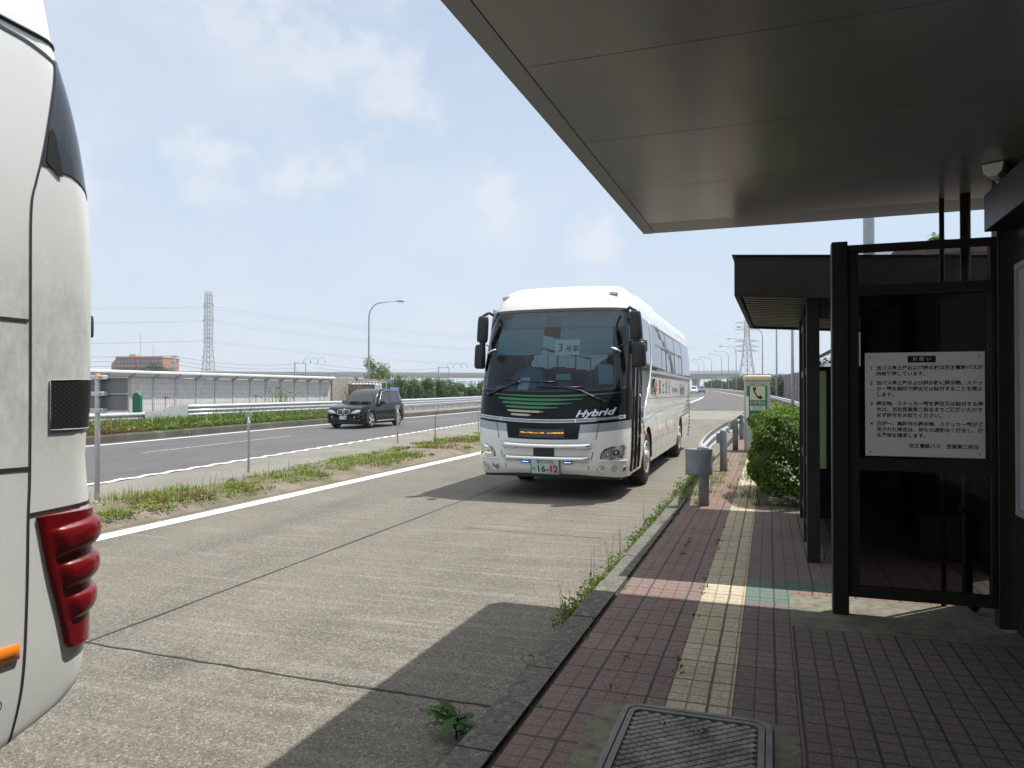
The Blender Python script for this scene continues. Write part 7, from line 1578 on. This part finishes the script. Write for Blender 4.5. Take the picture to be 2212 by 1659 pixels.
def g_verge(b):
    rnd = random.Random(31); y = 9.0
    while y < 39:
        for _ in range(34):
            u = rnd.uniform(.28, 2.6); x = xfk(y) - u; yy = y + rnd.uniform(-.3, .3); big = rnd.random() < .45
            s = math.sin(y * 0.75) + math.sin(y * .31 + 2); m = [0, 0, 0, 1, 4] if s < 0.75 or u > 1.5 else [3, 3, 2, 3]
            if y > 36 and rnd.random() < .4: continue
            tuft(b, (x, yy, .24), 20 if big else 12, rnd.uniform(.2, .42), rnd.uniform(.45, .85) if big and u > .9 else rnd.uniform(.2, .38), .045, m, rnd)
        y += .36
    for (x, y, h_) in ((-23.4, 28.6, 1.0), (-23.6, 29.2, 1.1), (-23.7, 34.5, .9), (-22.6, 21.5, .6)):
        tuft(b, (x, y, .24), 70, .5, h_, .05, [0, 4, 4, 0], rnd)
    for y in (17.5, 22.7, 31, 44): tuft(b, (xfk(y) + .22, y, 0), 26, .3, .22, .03, [0, 4, 1], rnd)
weeds('verge_weeds', g_verge, 'dense weeds and rusty grass on the verge below the three-ridged barrier')
def g_kerb(b):
    rnd = random.Random(8)
    for y0, y1, dens, h_ in ((4.2, 4.4, 4, .12), (5.0, 5.6, 9, .20), (5.6, 6.6, 10, .20), (6.6, 8.2, 7, .16), (8.2, 10.6, 8, .20), (10.6, 20, 5, .24)):
        n = int((y1 - y0) * dens)
        for _ in range(n): tuft(b, (-1.36 + rnd.uniform(-.05, .03), rnd.uniform(y0, y1), 0), rnd.randint(8, 22), rnd.uniform(.03, .09), h_ * rnd.uniform(.5, 1.2), .009, rnd.choice(([0, 0, 4], [0, 1, 0], [1, 2, 0])), rnd)
    for y0, y1, n, h_ in ((5.0, 6.3, 26, .20), (6.3, 8.0, 16, .15), (8.0, 11.0, 46, .20), (11, 16, 50, .24), (4.2, 4.5, 3, .08)):   # leafy weeds
        for _ in range(n):
            c = Vector((-1.35 + rnd.uniform(-.06, .02), rnd.uniform(y0, y1), 0)); hh = h_ * rnd.uniform(.4, 1.1)
            for k in range(16): leaf(b, c + Vector((rnd.gauss(0, .035), rnd.gauss(0, .05), hh * rnd.random())), Vector((rnd.gauss(0, 1), rnd.gauss(0, 1), .9)).normalized(), .045, rnd, rnd.choice((0, 0, 1, 4)), .42)
    for y in (5.15, 5.9, 6.6, 7.2, 8.6, 9.8):          # thin flowering stalks
        for _ in range(5): blade(b, Vector((-1.37, y + rnd.uniform(-.15, .15), 0)), rnd.uniform(.28, .5), .006, rnd.uniform(0, 6), .2, rnd.choice((0, 2, 3)), 4)
    for _ in range(70): tuft(b, (rnd.uniform(-1.25, -.75), rnd.uniform(10.3, 18), HZ), rnd.randint(8, 20), .09, rnd.uniform(.06, .18), .010, [0, 0, 1], rnd)
    for _ in range(60): tuft(b, (rnd.uniform(-.55, -.1), rnd.uniform(11, 20), HZ), rnd.randint(8, 20), .12, rnd.uniform(.10, .34), .011, [0, 1, 2, 4], rnd)
    for _ in range(36): tuft(b, (rnd.uniform(-.2, .42), rnd.uniform(10.58, 10.75), HZ), 5, .06, rnd.uniform(.12, .28), .010, [0, 0, 4], rnd)
    for _ in range(55): # moss and seedlings in the tile joints
        x = rnd.choice((-1.10, -1.10, -.79, -.49)); y = rnd.uniform(3.2, 10); tuft(b, (x + rnd.uniform(-.02, .02), y, HZ), 7, .035, .035, .010, [4, 0, 5], rnd)
    tuft(b, (.48, 7.45, HZ), 8, .06, .35, .010, [0, 4], rnd)
    for _ in range(90): tuft(b, (rnd.uniform(.3, 1.9), rnd.uniform(45, 110), 0.1), 1, .1, .1, .02, [0], rnd)
    for _ in range(420):
        y = rnd.uniform(42, 150); x = xright(y) + rnd.uniform(1.9, 4.2); tuft(b, (x, y, gz(y) + .05), 7, .45, rnd.uniform(.25, .6), .07, [0, 0, 4, 1], rnd)
weeds('kerb_weeds', g_kerb, 'weeds and grass growing along the kerb and in the joints of the pavement')
# ---- broad-leaved thistle at the kerb foot
M['leaf_thistle'] = leafmat('leaf_thistle', (0.075, 0.17, 0.035), (0.05, 0.12, 0.03))
th = thing('thistle_plant', 'broad-leaved thistle plant growing at the foot of the kerb in the shade', 'plant', (-1.455, 3.36, 0)); rnd = random.Random(2)
for i in range(13):
    az = rnd.uniform(0, 6.28); l = rnd.uniform(.12, .25); el = rnd.uniform(.05, .95); d = Vector((math.cos(az) * math.cos(el), math.sin(az) * math.cos(el), math.sin(el))); s = Vector((-math.sin(az), math.cos(az), 0))
    b = MB(); L1, R1 = [], []; n = 9
    for k in range(n + 1):
        t = k / n; c = d * l * t + Vector((0, 0, -.35 * l * t * t)); w = l * .17 * math.sin(math.pi * min(1, t * .93 + .05)) ** .8 * (0.55 if k % 2 else 1.0) + .002; L1.append(c + s * w + Vector((0, 0, .012 * (k % 2)))); R1.append(c - s * w + Vector((0, 0, .012 * (k % 2))))
    b.add(L1 + R1, [(k, k + 1, n + 2 + k, n + 1 + k) for k in range(n)], True); b.build('leaf', 'leaf_thistle', th, loc=(0, 0, .03 + .06 * rnd.random()))
b = MB(); b.tube([(0, 0, 0), (0, .01, .07), (.01, .02, .13)], [.008, .006, .003], 6); b.build('stem', 'stem', th)
# ---- tall dry stalk on the median, lilies and a seeding plant by the barrier
ds = thing('dry_stalk', 'tall dark dry weed stalk on the strip left of the white coach', 'plant', (-9.55, 20.4, .1)); b = MB(); b.tube([(0, 0, 0), (.02, 0, .35), (.0, .03, .7), (.10, .05, 1.15)], [.016, .013, .010, .004], 6); b.build('stem', 'bark', ds); b = MB()
for k in range(10): blade(b, Vector((.01, 0, .1 * k)), .14, .014, k * 2.1, .8, 2)
b.build('leaves', GM, ds)
for i, (x, y, z) in enumerate(((-25.2, 25.9, 1.38), (-25.2, 32.0, 1.42), (-25.2, 38.3, 1.45), (-26.2, 48.0, 1.75), (-37.5, 73, .9), (-37.8, 81, .8))):
    fl = thing('orange_lily', ['orange lily nearest the green marker board', 'second orange lily along the slotted barrier', 'third orange lily along the slotted barrier', 'orange lily just left of the black car', 'orange lily below the round bushes', 'orange lily far along under the bushes'][i], 'flower', (x, y, .2), 0, 'orange lilies behind the barrier')
    b = MB(); b.tube([(0, 0, 0), (.02, 0, z - .2)], .014, 5); b.build('stem', 'stem', fl); b = MB()
    for k in range(6): a = k * 1.047; d = Vector((math.cos(a), math.sin(a), 0)); q = Vector((.02, 0, z - .2)); s = Vector((-d.y, d.x, 0)) * .05; b.add([q, q + d * .08 + s + Vector((0, 0, .08)), q + d * .17 + Vector((0, 0, .09)), q + d * .08 - s + Vector((0, 0, .08))], [(0, 1, 2, 3)])
    b.build('petals', 'petal', fl)
for i, (x, y, h_, lab) in enumerate(((-25.6, 42.0, 1.9, 'bushy weed with yellow-brown seed heads left of the black car'), (-25.9, 35.2, 1.75, 'leafy arching weed rising above the three-ridged barrier'))):
    rnd = random.Random(90 + i); sp_ = thing('tall_weed', lab, 'plant', (x, y, .2)); b = MB()
    for k in range(26): blade(b, Vector((rnd.gauss(0, .3), rnd.gauss(0, .4), 0)), h_ * rnd.uniform(.75, 1), .05, rnd.uniform(0, 6.3), rnd.uniform(.1, .45), rnd.choice((0, 4, 2) if i == 0 else (0, 0, 4)), 4)
    for k in range(160):
        p = Vector((rnd.gauss(0, .5), rnd.gauss(0, .6), h_ * rnd.uniform(.6, 1.02))); leaf(b, p, Vector((rnd.gauss(0, 1), rnd.gauss(0, 1), 1)).normalized(), .12, rnd, rnd.choice((2, 1, 4) if i == 0 else (0, 0, 4)))
    b.build('leaves', GM, sp_)
# ================================================================== summer haze
hz_m = bpy.data.materials.new('haze_air'); hz_m.use_nodes = True; nt_h = hz_m.node_tree; nt_h.nodes.clear()
vo = nt_h.nodes.new('ShaderNodeVolumePrincipled'); oh = nt_h.nodes.new('ShaderNodeOutputMaterial'); nt_h.links.new(vo.outputs[0], oh.inputs['Volume'])
vo.inputs['Color'].default_value = (0.88, 0.93, 1.0, 1); vo.inputs['Density'].default_value = 0.00038; vo.inputs['Anisotropy'].default_value = 0.1
b = MB(); b.box(-760, 520, -40, 900, -1.2, 75)
tag(b.build('haze', hz_m), kind='stuff')
